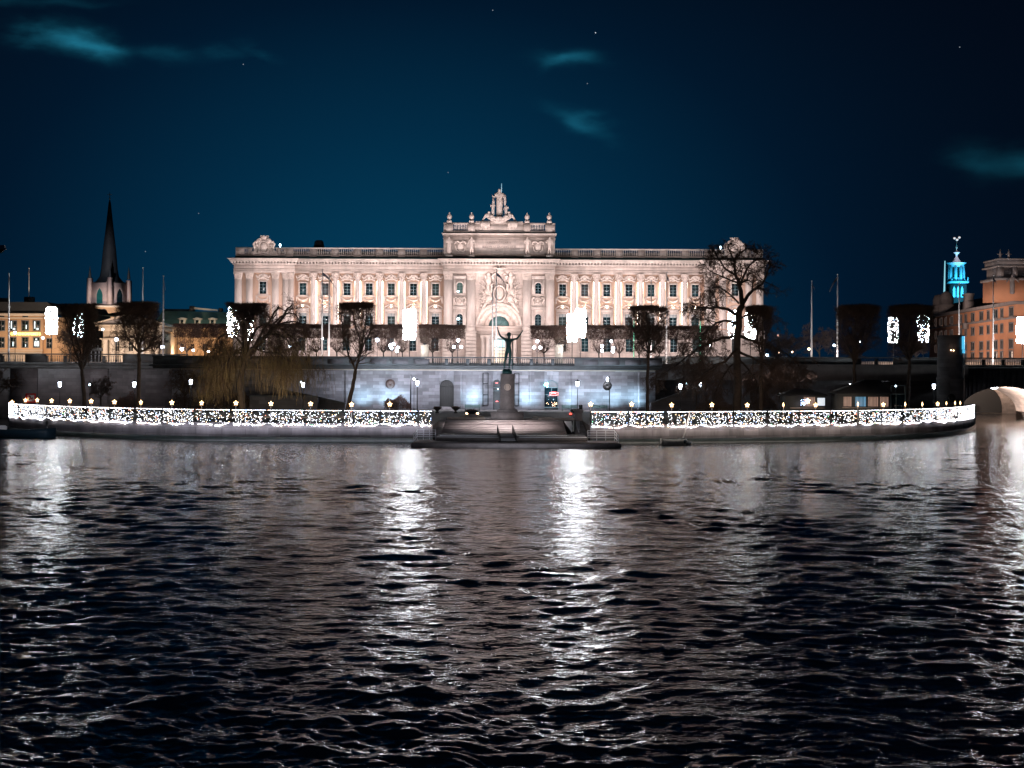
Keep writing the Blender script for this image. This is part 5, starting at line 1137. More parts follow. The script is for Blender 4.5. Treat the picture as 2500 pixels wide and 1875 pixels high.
# attic
YA = YC+.8; AU0, AU1 = 1082, mir(1082)
b = MB(); box(b, AU0, AU1, 574, 626.2, YA, YA+9); box(b, AU0-2, AU1+2, 582, 583, YA-.12, YA+9.1); box(b, AU0-.5, AU1+.5, 622.5, 626.2, YA-.2, YA+9.1); b.build('attic_wall', M['stone'], pal)
b = MB(); 
for k, (v, dv, o) in enumerate(((573.2,1.5,.25),(571.9,3,.5),(570.6,4.6,.8))): box(b, AU0-dv, AU1+dv, v, v+1.25, YA-o, YA+9.3)
b.build('attic_cornice', M['trim'], pal)
b = MB(); box(b, AU0-2, AU1+2, 567.3, 570.5, YA+.1, YA+9); b.build('attic_roof', M['roofdark'], pal)
b = MB(); 
for a, c in ((AU0,1105.5),(1139.5,mir(1139.5)),(mir(1105.5),AU1)): box(b, a, c, 548, 563.5, YA+.15, YA+.85)
box(b, AU0-.6, AU1+.6, 544.5, 547.9, YA+.05, YA+.95); box(b, AU0-.6, AU1+.6, 563.6, 567.2, YA+.0, YA+1.0)
for u in (1095.8,1149.9,mir(1149.9),mir(1095.8)): box(b, u-8, u+8, 546, 567, YA-.12, YA+.9)
box(b, 1160, mir(1160), 541, 544.4, YA+.1, YA+3); b.build('attic_parapet', M['stone'], pal)
for s_ in (1,-1):
    b = MB()
    for k in range(8): u = 1107.5+(k+.5)*3.9; fb(b, u if s_ == 1 else mir(u), 548, 563.5, YA+.5, .17)
    b.build('baluster_row', M['trim'], pal)
b = MB(); z0 = 0; b.box(-.55,.55,-.55,.55,0,.55); b.lathe([(.3,.55),(.25,.7),(.5,1.05),(.58,1.45),(.45,1.8),(.2,1.9),(.3,2.0),(.12,2.1),(.22,2.25),(.05,2.4)], (0,0), 12); u0_ = b.build('urn', M['carved'], pal, local=True)
for i, u in enumerate((1095.8,1149.9,mir(1149.9),mir(1095.8))):
    lc = (fx(u)-pl.x, YA+.45-FD, fz(544.4)-DZ)
    if i == 0: u0_.location = lc
    else: c = u0_.copy(); col.objects.link(c); c.parent = pal; c.location = lc
# inscription
for k, (txt, v, w) in enumerate((('UNDER OSCAR II',593.5,6.0),('RIKETS STÄNDERS HUS',604.5,6.4),('BYGGT',612.5,4.6))):
    cu_ = bpy.data.curves.new('inscription', 'FONT'); cu_.body = txt; cu_.size = w*fs*1.25; cu_.extrude = .03; cu_.align_x = 'CENTER'; cu_.align_y = 'CENTER'
    o = bpy.data.objects.new('inscription', cu_); col.objects.link(o); me = bpy.data.meshes.new_from_object(o.evaluated_get(bpy.context.evaluated_depsgraph_get())); bpy.data.objects.remove(o)
    o = bpy.data.objects.new('inscription', me); col.objects.link(o); me.materials.clear(); me.materials.append(M['inscr']); o.parent = pal; o.rotation_euler = (R(90),0,0); o.location = (fx(CU)-pl.x, YA-.04-FD, fz(v)-DZ)
# statues
def robed(name, h, parent, loc, arms, m='carved', lean=0, wide=1.0, legs=False):
    k = h/7.5; j = {'p': ((0,0,h*.5),(.95*k*wide,.65*k)), 'kn': ((lean*.3,-.1*k,h*.28),(.85*k*wide,.6*k)), 'ft': ((lean*.2,0,h*.05),(1.05*k*wide,.75*k)), 'w': ((lean*.1,0,h*.62),(.72*k*wide,.5*k)), 'c': ((0,0,h*.74),(.92*k*wide,.6*k)), 'n': ((0,0,h*.85),(.3*k,.3*k)), 'hd': ((0,-.05*k,h*.915),(.42*k,.45*k)), 'tp': ((0,0,h*.965),(.3*k,.3*k))}
    e = [('p','kn'),('kn','ft'),('p','w'),('w','c'),('c','n'),('n','hd'),('hd','tp')]
    for i, a in enumerate(arms):
        s_ = -1 if i == 0 else 1; j['s%d' % i] = ((s_*.95*k*wide,0,h*.78),(.36*k,.36*k)); j['e%d' % i] = ((a[0][0]*k,-.3*k,a[0][1]*h),(.28*k,.28*k)); j['h%d' % i] = ((a[1][0]*k,-.6*k,a[1][1]*h),(.19*k,.19*k))
        e += [('c','s%d' % i),('s%d' % i,'e%d' % i),('e%d' % i,'h%d' % i)]
    if legs:
        j['p'] = ((0,0,h*.50),(.72*k,.5*k)); j['kn'] = ((-.42*k,-.1*k,h*.27),(.34*k,.36*k)); j['ft'] = ((-.5*k,0,h*.03),(.3*k,.3*k)); j['l2'] = ((.42*k,-.15*k,h*.27),(.34*k,.36*k)); j['l3'] = ((.5*k,0,h*.03),(.3*k,.3*k)); e += [('p','l2'),('l2','l3')]
    return skin_obj(name, j, e, M[m], parent, 1, loc)
specs = [(1096,[((-1.25,.64),(-.3,.72)),((1.2,.62),(.5,.72))]),(1150.7,[((-1.4,.62),(-1.7,.52)),((1.25,.62),(.3,.58))]),(1286,[((-1.3,.62),(-.3,.58)),((1.3,.62),(.4,.6))]),(1340,[((-1.2,.62),(-1.5,.72)),((1.2,.62),(1.1,.5))])]
for u, arms in specs:
    o = robed('statue', 46*fs, pal, (fx(u)-pl.x, YA-1.25-FD, fz(624)-DZ), arms, wide=1.0, legs=(u > 1100))
    b = MB(); box(b, u-8, u+8, 624.1, 628.4, YA-1.9, YA-.21); b.build('statue_base', M['trim'], pal)
for s_ in (1,-1):
    cu_ = 1123 if s_ == 1 else mir(1123); b = MB(); g = lambda du, v: (fx(cu_+du), YA-.2, fz(v))
    b.ball((fx(cu_),YA-.1,fz(603)), (8*fs,.35,9*fs), 12, 7); b.tube([g(-12,598),g(-14,592),g(-6,590),g(0,594),g(6,590),g(14,592),g(12,598)], .22, 6); b.tube([g(-12,600),g(-11,610),g(-5,615),g(0,612),g(5,615),g(11,610),g(12,600)], .22, 6)
    b.build('attic_relief', M['carved'], pal)
# crowning group
gz0 = fz(541)-DZ
robed('crowning_figure', 75*fs, pal, (fx(1217.5)-pl.x, YA+1.2-FD, fz(532)-DZ), [((-1.35,.66),(-1.75,.74)),((1.25,.64),(1.35,.56))], wide=1.0)
b = MB(); b.ball((fx(1231),YA+.9,fz(489)), (3.2*fs,.5,15*fs), 12, 8); b.build('shield', M['carved'], pal, smooth=True)
b = MB(); b.tube([(fx(1222.5),YA+1.2,fz(490)),(fx(1222.5),YA+1.2,fz(447.5))], .09, 6); b.build('lightning_rod', emis('pale_rod', (.25,.65,.85), .55), pal)  # brightness of the rod put in as emission
b = MB(); b.tube([(fx(1202.5),YA+.6,fz(504)),(fx(1202.5),YA+.6,fz(481))], [.35,.18], 6); b.ball((fx(1202.5),YA+.6,fz(480.5)), .22); b.build('torch', M['carved'], pal)
robed('small_figure', 34*fs, pal, (fx(1202)-pl.x, YA+.4-FD, fz(528)-DZ), [((-1.2,.66),(-1.3,.82)),((1.1,.7),(.5,.85))]); robed('small_figure', 30*fs, pal, (fx(1234)-pl.x, YA+.4-FD, fz(530)-DZ), [((-1.4,.62),(-1.0,.55)),((1.5,.7),(.8,.85))])
for s_ in (-1,1):
    c = 1216.5; k = fs; Jx = lambda du, v, dy, r: ((fx(c+s_*du)-pl.x, YA+.5+dy-FD, fz(v)-DZ), r)
    j = {'p': Jx(26,536,0,(.75,.6)), 'c': Jx(25.5,527,-.2,(.66,.5)), 'n': Jx(24.5,522,-.2,.26), 'h': Jx(24,518.5,-.3,.40), 't': Jx(24,516.5,-.25,.26), 'kn': Jx(14,532,-.6,.5), 'ft': Jx(4,539,-.6,.26), 'k2': Jx(16,538,-.4,.5), 'f2': Jx(7,541,-.7,.25), 's': Jx(32,525,-.1,.32), 'e': Jx(36,533,-.2,.25), 'w': Jx(41,540,-.2,.25), 'i': Jx(19,526,-.4,.28), 'j': Jx(14,530,-.7,.2)}
    skin_obj('reclining_figure', j, [('p','c'),('c','n'),('n','h'),('h','t'),('p','kn'),('kn','ft'),('p','k2'),('k2','f2'),('c','s'),('s','e'),('e','w'),('c','i'),('i','j')], M['carved'], pal, 1)
    b = MB(); 
    for q in range(7): b.tube([(fx(c+s_*(26+q*2.6)),YA-.05,fz(541)),(fx(c+s_*(25+q*3.0+rng.uniform(-1,1))),YA-.3,fz(550)),(fx(c+s_*(22+q*3.6)),YA-.05,fz(555+rng.uniform(0,7)))], [.35,.3,.12], 6)
    b.build('drapery', M['carved'], pal)
b = MB(); b.ball((fx(1216),YA+1,fz(540)), (20*fs,1.4,9*fs), 14, 6); b.ball((fx(1216),YA+.6,fz(534)), (12*fs,1.2,8*fs), 12, 6); b.build('rock_base', M['carved'], pal)
# ------------------------------------------------------------------ floodlights and added fill spots for the palace
for i, u in enumerate(np.linspace(600, 1835, 11)):
    light('AREA', 'floodlight', (fx(u),YW-28,DZ+6.5), (fx(u),YW,fz(715)), 2800, (1,.84,.83), 2.2, .9)
for u_, x_ in ((560,804),(1870,1628),(1100,1212)): light('SPOT', 'mast_floodlight', (P(x_,700,284).x,287,28.5), (fx(1217 if x_ == 1212 else (800 if x_ == 804 else 1640)),YB,fz(625)), 30000 if x_ != 1212 else 3000, (1,.84,.84), .06, spot=58, blend=.7)  # added spots in mid-air, no fixture, brighten the roof balustrade
light('SPOT', 'portal_floodlight', (fx(1217),YC-10,DZ+1.0), (fx(1219),YC,fz(716)), 6800, (1,.83,.80), .3, spot=56, blend=.6)
for u, aim in ((1060,1217),(1400,1217)): light('SPOT', 'attic_floodlight', (fx(u),YC-34,DZ+6), (fx(aim),YA,fz(575)), 22000 if u < 1200 else 9000, (1,.84,.83), .3, spot=32, blend=.5)
light('SPOT', 'statue_floodlight', (fx(1250),YC-45,DZ+3), (fx(1217),YA,fz(500)), 15000, (1,.87,.86), .4, spot=16, blend=.5)
light('SPOT', 'portal_light', (fx(1200),YC-9,DZ+.6), (fx(1217),YC+2,fz(830)), 500, (1,.8,.75), .3, spot=90)
# terrace wall uplights (bluish white)
for u, e in ((890,900),(948,1100),(985,500),(1150,850),(1172,300),(1280,800),(1305,500),(1388,900),(1452,700),(1500,800),(1556,900),(1640,120)):
    light('SPOT', 'wall_uplight', (wu(u),WY-2.6,GZ+.25), (wu(u),WY,GZ+3.8), e*1.75, (.50,.80,1), .2, spot=110, blend=1)
    light('SPOT', 'wall_uplight', (wu(u)+.4,WY-2.4,GZ+.25), (wu(u)+.3,WY,GZ+6.2), e*1.3, (.55,.82,1), .2, spot=62, blend=1)
light('AREA', 'wall_wash', (wu(1200),WY-12,GZ+7.5), (wu(1200),WY,GZ+3.5), 8200, (.86,.88,1), 46, 1).data.use_shadow = True
# ------------------------------------------------------------------ background buildings
def simple_building(D, u0, u1, vtop, m, lab, roof=None, depth=14, name='building', base=DZ-.5):
    q0, q1 = P(u0, vtop, D), P(u1, vtop, D); z = (q0.z+q1.z)/2
    t = thing(name, ((q0.x+q1.x)/2, D, base), lab, 'building'); b = MB(); b.box(q0.x, q1.x, D, D+depth, base, z); b.build('wall', m, t)
    return t, q0.x, q1.x, z
def win_at(t, D, u, v, w, h, m, fr='cream', lit=None, bars=True, arched=False):
    q = P(u, v, D); s = D/F; W_, H_ = w*s/2, h*s/2; z0, z1 = q.z-H_, q.z+H_; b = MB(); f = .22
    b.box(q.x-W_-f, q.x+W_+f, D-.16, D-.003, z0-f, z0); b.box(q.x-W_-f, q.x+W_+f, D-.16, D-.003, z1, z1+f); b.box(q.x-W_-f, q.x-W_, D-.16, D-.003, z0, z1); b.box(q.x+W_, q.x+W_+f, D-.16, D-.003, z0, z1)
    if bars: b.box(q.x-.05, q.x+.05, D-.12, D-.07, z0, z1); b.box(q.x-W_, q.x+W_, D-.115, D-.072, q.z+.1*H_, q.z+.1*H_+.09)
    o = b.build('window', M[fr], t); b = MB(); b.box(q.x-W_, q.x+W_, D-.065, D-.004, z0, z1); b.build('pane', M['glass'], o)
    if lit:
        b = MB()
        for (a, c, e, d_) in lit: b.box(q.x+a*W_, q.x+c*W_, D-.068, D-.0655, q.z+e*H_, q.z+d_*H_)
        b.build('lit_room', M['winwhite'], o)
    return o
# yellow building far left
KD = 400.0
t, xa, xb, zt = simple_building(KD, -90, 103, 771, M['ochre'], 'flat-fronted ochre building with yellow lit letters at the far left', depth=20)
q = P(103,771,KD+1); b = MB(); b.box(q.x+.01, P(152,771,KD).x, KD+1.2, KD+19, DZ-.5, q.z-.4); b.build('side_wing', M['ochre'], t)
s = KD/F; zt_ = P(50,765,KD).z
b = MB(); b.box(xa, xb+.6, KD-.7, KD+.5, zt+.003, zt+.7); b.box(xa, xb+.2, KD-.35, KD-.003, P(50,776,KD).z-.2, P(50,776,KD).z+.15); b.box(xa, xb+.3, KD-.3, KD-.003, P(50,854,KD).z-.25, P(50,854,KD).z+.1); b.build('cornice', M['cream'], t)
b = MB(); zr = P(60,737,KD).z; b.prism([(xa, zt+.702), (xb+5, zt+.702), (xb+1, zr), (xa, zr)], KD+1, KD+16); b.build('roof', M['rooftile'], t)
b = MB(); q = P(72,733,KD+8); b.box(q.x-1.2, q.x+1.2, KD+7, KD+9, zr-.5, q.z+.9); q = P(5,733,KD+8); b.box(q.x-1.2, q.x+1.8, KD+7, KD+9, zr-.5, q.z+.6); b.build('chimney', M['rooftile'], t)
b = MB(); b.box(xa, xb, KD-.25, KD-.003, DZ-.4, P(50,858,KD).z); b.build('ground_floor', M['cream'], t)
for u in (4,33,62,90): win_at(t, KD, u-.3, 795, 15, 23, M['glass'], 'greystone', [(-.8,-.45,-.6,.9),(-.2,.6,-.9,-.5)] if u in (33,90) else ([(.2,.5,-.7,.2)] if u == 62 else None))
for u, L in ((4,None),(33,[(-.3,.2,-.8,.2)]),(62,[(-.1,.3,-.9,-.4)]),(90,[(-.8,.9,-.8,.3),(-.4,.2,.5,.85)]),(120.5,None)):
    if u == 120.5: win_at(t, KD+1.2, u, 838, 11, 22, M['glass'], 'greystone', None)
    else: win_at(t, KD, u-.5, 836, 13, 23, M['glass'], 'greystone', L)
for u in (4,62): q = P(u,770,KD); b = MB(); b.box(q.x-.75, q.x+.75, KD-.1, KD-.003, q.z-.5, q.z+.0); b.build('attic_vent', M['rooftile'], t)
q0, q1 = P(24,815,KD-1), P(99,815,KD-1); t = thing('letter_sign', ((q0.x+q1.x)/2,KD-.9,q0.z), 'long strip of glowing yellow letters across the ochre building', 'sign')
b = MB(); b.box(q0.x, q1.x, KD-.6, KD-.4, q0.z-.42, q0.z+.42); b.build('sign_board', M['sign_back'], t)
cu_ = bpy.data.curves.new('letters', 'FONT'); cu_.body = 'GRANENKONTORET 5'; cu_.size = 1.15; cu_.extrude = .08; cu_.align_x = 'CENTER'; cu_.align_y = 'CENTER'; o = bpy.data.objects.new('letters', cu_); col.objects.link(o)
bpy.context.view_layer.update(); w_ = o.dimensions.x; me = bpy.data.meshes.new_from_object(o.evaluated_get(bpy.context.evaluated_depsgraph_get())); bpy.data.objects.remove(o); o = bpy.data.objects.new('letters', me); col.objects.link(o); me.materials.clear(); me.materials.append(M['sign_yellow'])
o.parent = t; o.rotation_euler = (R(90),0,0); o.scale = ((q1.x-q0.x-.3)/max(w_,1), 1, 1); o.location = (0,.15,0)
flagpole(71, 656, 735, 408, 'thin pole with a furled flag standing on the roof of the ochre building', (-.3,1.4,1.2), r=.12, ground=P(71,738,408).z)
# dark roofed house between
q0, q1 = P(150,746,460), P(240,752,460)
t = thing('dark_building', ((q0.x+q1.x)/2,460,DZ), 'unlit dark building with a sloping roof between the ochre building and the church', 'building'); b = MB(); b.box(q0.x,q1.x,460,480,DZ-.5,P(200,800,460).z); b.build('wall', M['rooftile'], t); b = MB(); b.prism([(q0.x-.5,P(200,800,460).z+.003),(q1.x+.5,P(200,800,460).z+.003),(q1.x-3,P(200,750,460).z),(q0.x+1,q0.z)], 459.5, 480); b.build('roof', M['roofdark'], t)
q = P(231,853,330); t = thing('white_van_roof', q, 'pale boxy stall with a lit white top left of the pedimented building', 'stall'); b = MB(); b.box(q.x-1.25,q.x+1.25,330,332,q.z-.35,q.z+.35); b.build('top', M['blind'], t); b = MB()
for dx in (-.9,.1,.9): b.box(q.x+dx-.15,q.x+dx+.15,330.2,330.5,DZ,q.z-.352)
b.build('leg', M['white'], t); b = MB(); b.tube([(q.x-.6,330.5,q.z+.352),(q.x-.6,330.5,q.z+.95)], .06, 5); b.tube([(q.x+.6,330.5,q.z+.352),(q.x+.6,330.5,q.z+.95)], .06, 5); b.build('mast', M['white'], t)
# church
CD = 650.0; s = CD/F; q = P(267,800,CD); t = thing('church', (q.x,CD,DZ), 'church tower with a tall dark pointed spire left of the palace', 'church')
ang = R(28); hw = 5.9; ax = (math.cos(ang), -math.sin(ang)); C0 = (P(267,700,CD+6).x, CD+6)
z = lambda v: P(267, v, CD).z
b = MB(); b.obox(C0, ax, hw, hw, z(744), z(688)); b.build('belfry', M['church'], t)
def facept(ax_, n_, a, d): return (C0[0]+ax_[0]*a+n_[0]*d, C0[1]+ax_[1]*a+n_[1]*d)
nF = (ax[1], -ax[0]); 
if nF[1] > 0: nF = (-nF[0], -nF[1])
nR = (ax[0], ax[1])
for (A_, N_) in ((ax, nF), ((-ax[1], ax[0]), nR)):
    pts = [(-1.7, z(741)), (1.7, z(741)), (1.7, z(719)), (1.1, z(710)), (0, z(703)), (-1.1, z(710)), (-1.7, z(719))]
    def loop_(d, k): return [(*facept(A_, N_, a*k, hw+d), z_+(0 if k == 1 else (.5 if z_ > z(715) else 0))) for a, z_ in pts]
    b = MB(); b.hull(loop_(-.2,1.25), loop_(.15,1.25)); b.build('arch_surround', M['cream'] if False else M['church'], t); b = MB(); b.hull(loop_(.02,1), loop_(.2,1)); b.build('belfry_window', mat('belfry_glass', (.01,.10,.11), .4, .2) if A_ is ax else M['glass'], t)
for sa in (-1,1):
    for sb in (-1,1):
        b = MB(); c = (C0[0]+ax[0]*hw*sa+nF[0]*hw*sb, C0[1]+ax[1]*hw*sa+nF[1]*hw*sb); b.obox(c, ax, .95, .95, z(744), z(678 if sb == 1 else 682)); b.build('corner_buttress', M['church'], t)
for sa in (-1,1):
    for sb in (-1,1):
        c = (C0[0]+ax[0]*hw*sa+nF[0]*hw*sb, C0[1]+ax[1]*hw*sa+nF[1]*hw*sb); b = MB(); b.lathe([(.8,z(679)),(.6,z(668)),(.25,z(655)),(.04,z(648))], c, 6); b.build('pinnacle', M['spire'], t)
b = MB(); b.lathe([(7.4,z(690)),(5.8,z(684)),(4.3,z(673)),(3.7,z(655)),(3.0,z(610)),(1.7,z(550)),(.55,z(492)),(.15,z(483))], C0, 8); b.build('spire', M['spire'], t)
b = MB(); b.tube([(C0[0],C0[1],z(484)),(C0[0],C0[1],z(466))], .16, 5); b.tube([(C0[0]-1,C0[1],z(471.5)),(C0[0]+1,C0[1],z(471.5))], .14, 5); b.ball((C0[0],C0[1],z(481)), .4); b.build('cross', M['lantern_blue'], t)
b = MB(); b.box(P(226,800,CD).x, P(294,800,CD).x, CD-3, CD+13, DZ, z(751)); b.build('lower_tower', M['ochre'], t)
b = MB(); b.box(P(225,800,CD).x, P(294,800,CD).x, CD-3.6, CD+13, z(750.9), z(746)); b.box(P(224,800,CD).x, P(270,800,CD).x, CD-3.5, CD-3.004, z(780), z(777)); b.build('ledge', M['cream'], t)
b = MB(); q = P(253,762,CD-3.2); b.ring(q.x, q.z, 1.0, 1.4, CD-3.3, CD-3.0, 0, 360, 20); b.ring(q.x, q.z, .01, .9, CD-3.2, CD-3.0, 0, 360, 20); b.build('clock', M['rooftile'], t)
q = P(252,777,CD-3.6); b = MB(); b.box(q.x-2.3, q.x+1.6, CD-3.8, CD-3.51, q.z-1, q.z+.5); b.build('gilt_panel', M['cream'], t)
# pedimented building
BD_ = 390.0; X = lambda u, D=BD_: P(u, 820, D).x; Z = lambda v, D=BD_: HC-(v+4-V0)*D/F
t = thing('pedimented_building', (X(310),BD_,DZ), 'pale classical building with a triangular pediment behind the second flat-topped tree', 'building')
b = MB(); b.box(X(252), X(392), BD_, BD_+16, DZ-.5, Z(794)); b.build('wall', M['cream'], t)
b = MB(); b.box(X(244), X(398), BD_-1.4, BD_+16, Z(808), Z(797)); b.box(X(238), X(402), BD_-2.0, BD_+16, Z(797)+.003, Z(793)); b.box(X(247), X(395), BD_-1.6, BD_-.003, Z(829), Z(826)); b.build('entablature', M['cream'], t)
b = MB(); b.prism([(X(238),Z(793)+.003),(X(402),Z(793)+.003),(X(318),Z(770))], BD_-1.2, BD_+16); b.build('pediment', M['greystone'], t)
b = MB(); 
for (a, c) in ((234,318),(406,318)): b.hull([(X(a),BD_-2.3,Z(793)),(X(c),BD_-2.3,Z(769.5)),(X(c),BD_-2.3,Z(766)),(X(a),BD_-2.3,Z(790))],[(X(a),BD_-1.19,Z(793)),(X(c),BD_-1.19,Z(769.5)),(X(c),BD_-1.19,Z(766)),(X(a),BD_-1.19,Z(790))])
b.build('raking_cornice', M['cream'], t)
for u in (258,276,300,340,364,384): b = MB(); b.lathe([(1.0,DZ-.4),(.85,DZ+.3),(.75,Z(832)),(1.0,Z(829.5))], (X(u),BD_-.75), 12); b.build('column', M['cream'], t)
b = MB(); b.prism([(X(234),Z(769)),(X(318),Z(767)),(X(340),Z(752)),(X(300),Z(748)),(X(275),Z(770))], BD_+2, BD_+14); b.build('roof', M['roofdark'], t)
for u in (287,320,352): win_at(t, BD_, u, 846, 10, 22, None, 'cream')
# orange long building with copper roof and dormers
OD = 430.0; X = lambda u: P(u, 800, OD).x; Z = lambda v: HC-(v+3.5-V0)*OD/F
t = thing('orange_building', (X(470),OD,DZ), 'orange-lit building with a green copper roof and three white dormers', 'building')
b = MB(); b.box(X(378), X(566), OD, OD+18, DZ-.5, Z(797)); b.build('wall', M['ochre'], t); b = MB(); b.box(X(376), X(568), OD-.6, OD-.003, Z(799.5), Z(796)); b.build('cornice', M['cream'], t)
b = MB(); b.hull([(X(376),OD-.5,Z(796)+.003),(X(568),OD-.5,Z(796)+.003),(X(568),OD+18,Z(796)+.003),(X(376),OD+18,Z(796)+.003)],[(X(386),OD+5,Z(757)),(X(560),OD+5,Z(760)),(X(560),OD+13,Z(760)),(X(386),OD+13,Z(757))]); b.build('roof', M['copper'], t)
b = MB(); b.box(X(386), X(450), OD+7, OD+11, Z(758), Z(752)); b.box(X(452), X(462), OD+5.5, OD+8, Z(760), Z(745)); b.box(X(524), X(532), OD+5.5, OD+8, Z(762), Z(750)); b.build('chimney', M['rooftile'], t)
b = MB(); b.hull([(X(464),OD+5.2,Z(753)),(X(523),OD+5.2,Z(758)),(X(523),OD+5.6,Z(758)),(X(464),OD+5.6,Z(753))],[(X(464),OD+5.2,Z(748)),(X(523),OD+5.2,Z(754)),(X(523),OD+5.6,Z(754)),(X(464),OD+5.6,Z(748))]); b.build('ridge_parapet', M['blind'], t)
for u in (444,481,518):
    b = MB(); b.box(X(u-7), X(u+7), OD+.2, OD+5, Z(793), Z(779)); b.box(X(u-10), X(u+10), OD-.2, OD+5, Z(779)+.003, Z(777)); b.ring(X(u), Z(780), .02, 8.5*OD/F, OD-.1, OD+4.5, 20, 160, 12, sz=.62); o = b.build('dormer', M['blind'], t)
    b = MB(); b.box(X(u-3.5), X(u+3.5), OD+.12, OD+.196, Z(792), Z(781)); b.build('pane', M['glass'], o)
q = P(409,812,OD); b = MB(); b.ring(q.x, q.z, .01, .62, OD-.12, OD-.004, 0, 360, 20, sz=1.5); b.build('oval_window', M['glass'], t)
b = MB(); b.tube([(X(433),OD-.15,DZ),(X(433),OD-.15,Z(800))], .11, 5); b.build('downpipe', M['rooftile'], t)
for u, v in ((444,817),(444,846),(409,850),(470,846),(500,846),(530,846),(500,817)): win_at(t, OD, u, v, 8, 12, None, 'ochre')
# distant flat roofline behind the trees left
q = P(110,742,520)
# right: city hall tower
TDm = 1200.0; s = TDm/F; X = lambda u: P(u, 700, TDm+8).x; Z = lambda v: HC-(v-4.7-V0)*TDm/F; tu = 2335; cy = TDm+8
t = thing('city_hall_tower', (X(tu),TDm,DZ), 'distant tower with a bright blue lit lantern and three small crowns on top', 'tower')
b = MB(); b.box(X(tu-17.5), X(tu+17.5), TDm, TDm+16, DZ, Z(694)); b.build('shaft', M['brickdark'], t)
b = MB(); 
for k in range(3): b.prism([(X(tu-13+k*9.5-3),Z(726)),(X(tu-13+k*9.5+3),Z(726)),(X(tu-13+k*9.5+3),Z(706)),(X(tu-13+k*9.5),Z(698)),(X(tu-13+k*9.5-3),Z(706))], TDm-.6, TDm-.01)
b.build('gable_arcade', M['lantern_blue'], t)
b = MB(); b.box(X(tu-22), X(tu+21), TDm-2, TDm+18, Z(691), Z(686)); b.build('gallery', M['lantern_blue'], t)
b = MB()
for a in range(8):
    q_ = R(22.5+45*a); b.tube([(X(tu)+5.6*math.cos(q_),cy+5.6*math.sin(q_),Z(686)),(X(tu)+5.4*math.cos(q_),cy+5.4*math.sin(q_),Z(648))], 1.25, 8)
b.lathe([(5.8,Z(651)),(6.2,Z(648)),(6.6,Z(644)),(8.3,Z(641)),(8.3,Z(640))], (X(tu),cy), 8); b.lathe([(5.9,Z(686)),(6.6,Z(684)),(5.2,Z(676)),(3,Z(675.8))], (X(tu),cy), 8); b.build('lantern', M['lantern_blue'], t); b = MB(); b.lathe([(3.4,Z(676)),(3.4,Z(651))], (X(tu),cy), 8); b.build('lantern_core', M['brickdark'], t)  # core coloured dark so the gaps between columns look shaded
b = MB(); b.lathe([(4.4,Z(640)),(2.6,Z(633)),(.9,Z(624)),(.8,Z(620)),(2.7,Z(615)),(2.7,Z(614.2))], (X(tu),cy), 12); b.build('cap', M['white'], t)
b = MB(); b.tube([(X(tu),cy,Z(614)),(X(tu),cy,Z(585))], .3, 6); b.ball((X(tu),cy,Z(602)), .9); b.ball((X(tu),cy,Z(598)), .5); b.tube([(X(tu),cy,Z(587)),(X(tu-5),cy,Z(580.5))], .25, 5); b.tube([(X(tu),cy,Z(587)),(X(tu+6),cy,Z(578.5))], .25, 5); b.build('finial_rod', M['cream'], t)
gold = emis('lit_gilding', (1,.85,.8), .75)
for du, v in ((-5.5,579.5),(6.5,577.5),(1,583)): b = MB(); b.ball((X(tu+du),cy-.3,Z(v)), (1.05,.5,.85), 8, 5); b.build('crown', gold, t)
b = MB()
for du, v0_, v1_ in ((24,686,678),(-21,686,682)):
    b = MB(); b.tube([(X(tu+du*.85),TDm,Z(v0_)),(X(tu+du*.85),TDm,Z(v1_))], .4, 6); b.ball((X(tu+du*.85),TDm,Z(v1_)), .6); b.build('pinnacle', M['lantern_blue'], t)
light('AREA', 'tower_blue_light', (X(tu)-14,TDm-30,Z(720)), (X(tu),cy,Z(662)), 26000, (.05,.62,1), 6)
light('AREA', 'tower_blue_light', (X(tu)+18,TDm-24,Z(715)), (X(tu),cy,Z(665)), 22000, (.10,.62,1), 6)
light('SPOT', 'tower_top_light', (X(tu)-5,TDm-60,Z(660)), (X(tu),cy,Z(625)), 160000, (.9,.85,1), 1, spot=14)
t = thing('lit_mast', (P(2306,690,900).x,900,DZ), 'tall slim bluish lit mast left of the blue tower', 'mast'); b = MB(); q = P(2307,637,900); q2 = P(2305,735,900); b.tube([(q2.x,900,q2.z-30),(q2.x,900,q2.z),(q.x,900,q.z)], [.7,.6,.3], 6); b.build('mast', emis('blue_mast', (.35,.85,1), .8), t)  # light on the pole put in as emission
# orange corner block on the right
A = Vector((P(2270,700,445).x, 445)); Bp = Vector((P(2482,700,352).x, 352)); dAB = (Bp-A); LAB = dAB.length; dAB.normalize(); nAB = Vector((dAB.y, -dAB.x)); 
if nAB.x > 0: nAB = -nAB
ZT = HC+172*352/F
t = thing('orange_corner_block', (Bp.x,Bp.y,DZ), 'large orange and grey stone block with a corner turret at the right edge', 'building')
def at_u(u):   # distance along the front for a photo column
    k = (u-1250)/F; # x = k*y
    den = dAB.x-k*dAB.y; return (k*A.y-A.x)/den
def fr(s, o, z): return (A.x+dAB.x*s+nAB.x*o, A.y+dAB.y*s+nAB.y*o, z)
ht = lambda f_: HC+(ZT-HC)*f_
def fbx(b, s0, s1, o0, o1, z0, z1): return b.hull([fr(s0,o0,z0),fr(s1,o0,z0),fr(s1,o1,z0),fr(s0,o1,z0)],[fr(s0,o0,z1),fr(s1,o0,z1),fr(s1,o1,z1),fr(s0,o1,z1)])
b = MB(); fbx(b, 0, LAB, -16, 0, DZ-.5, ZT); b.box(Bp.x+1.3, Bp.x+30, Bp.y, Bp.y+16, DZ-.5, ZT-.01); b.build('wall', M['orange'], t)
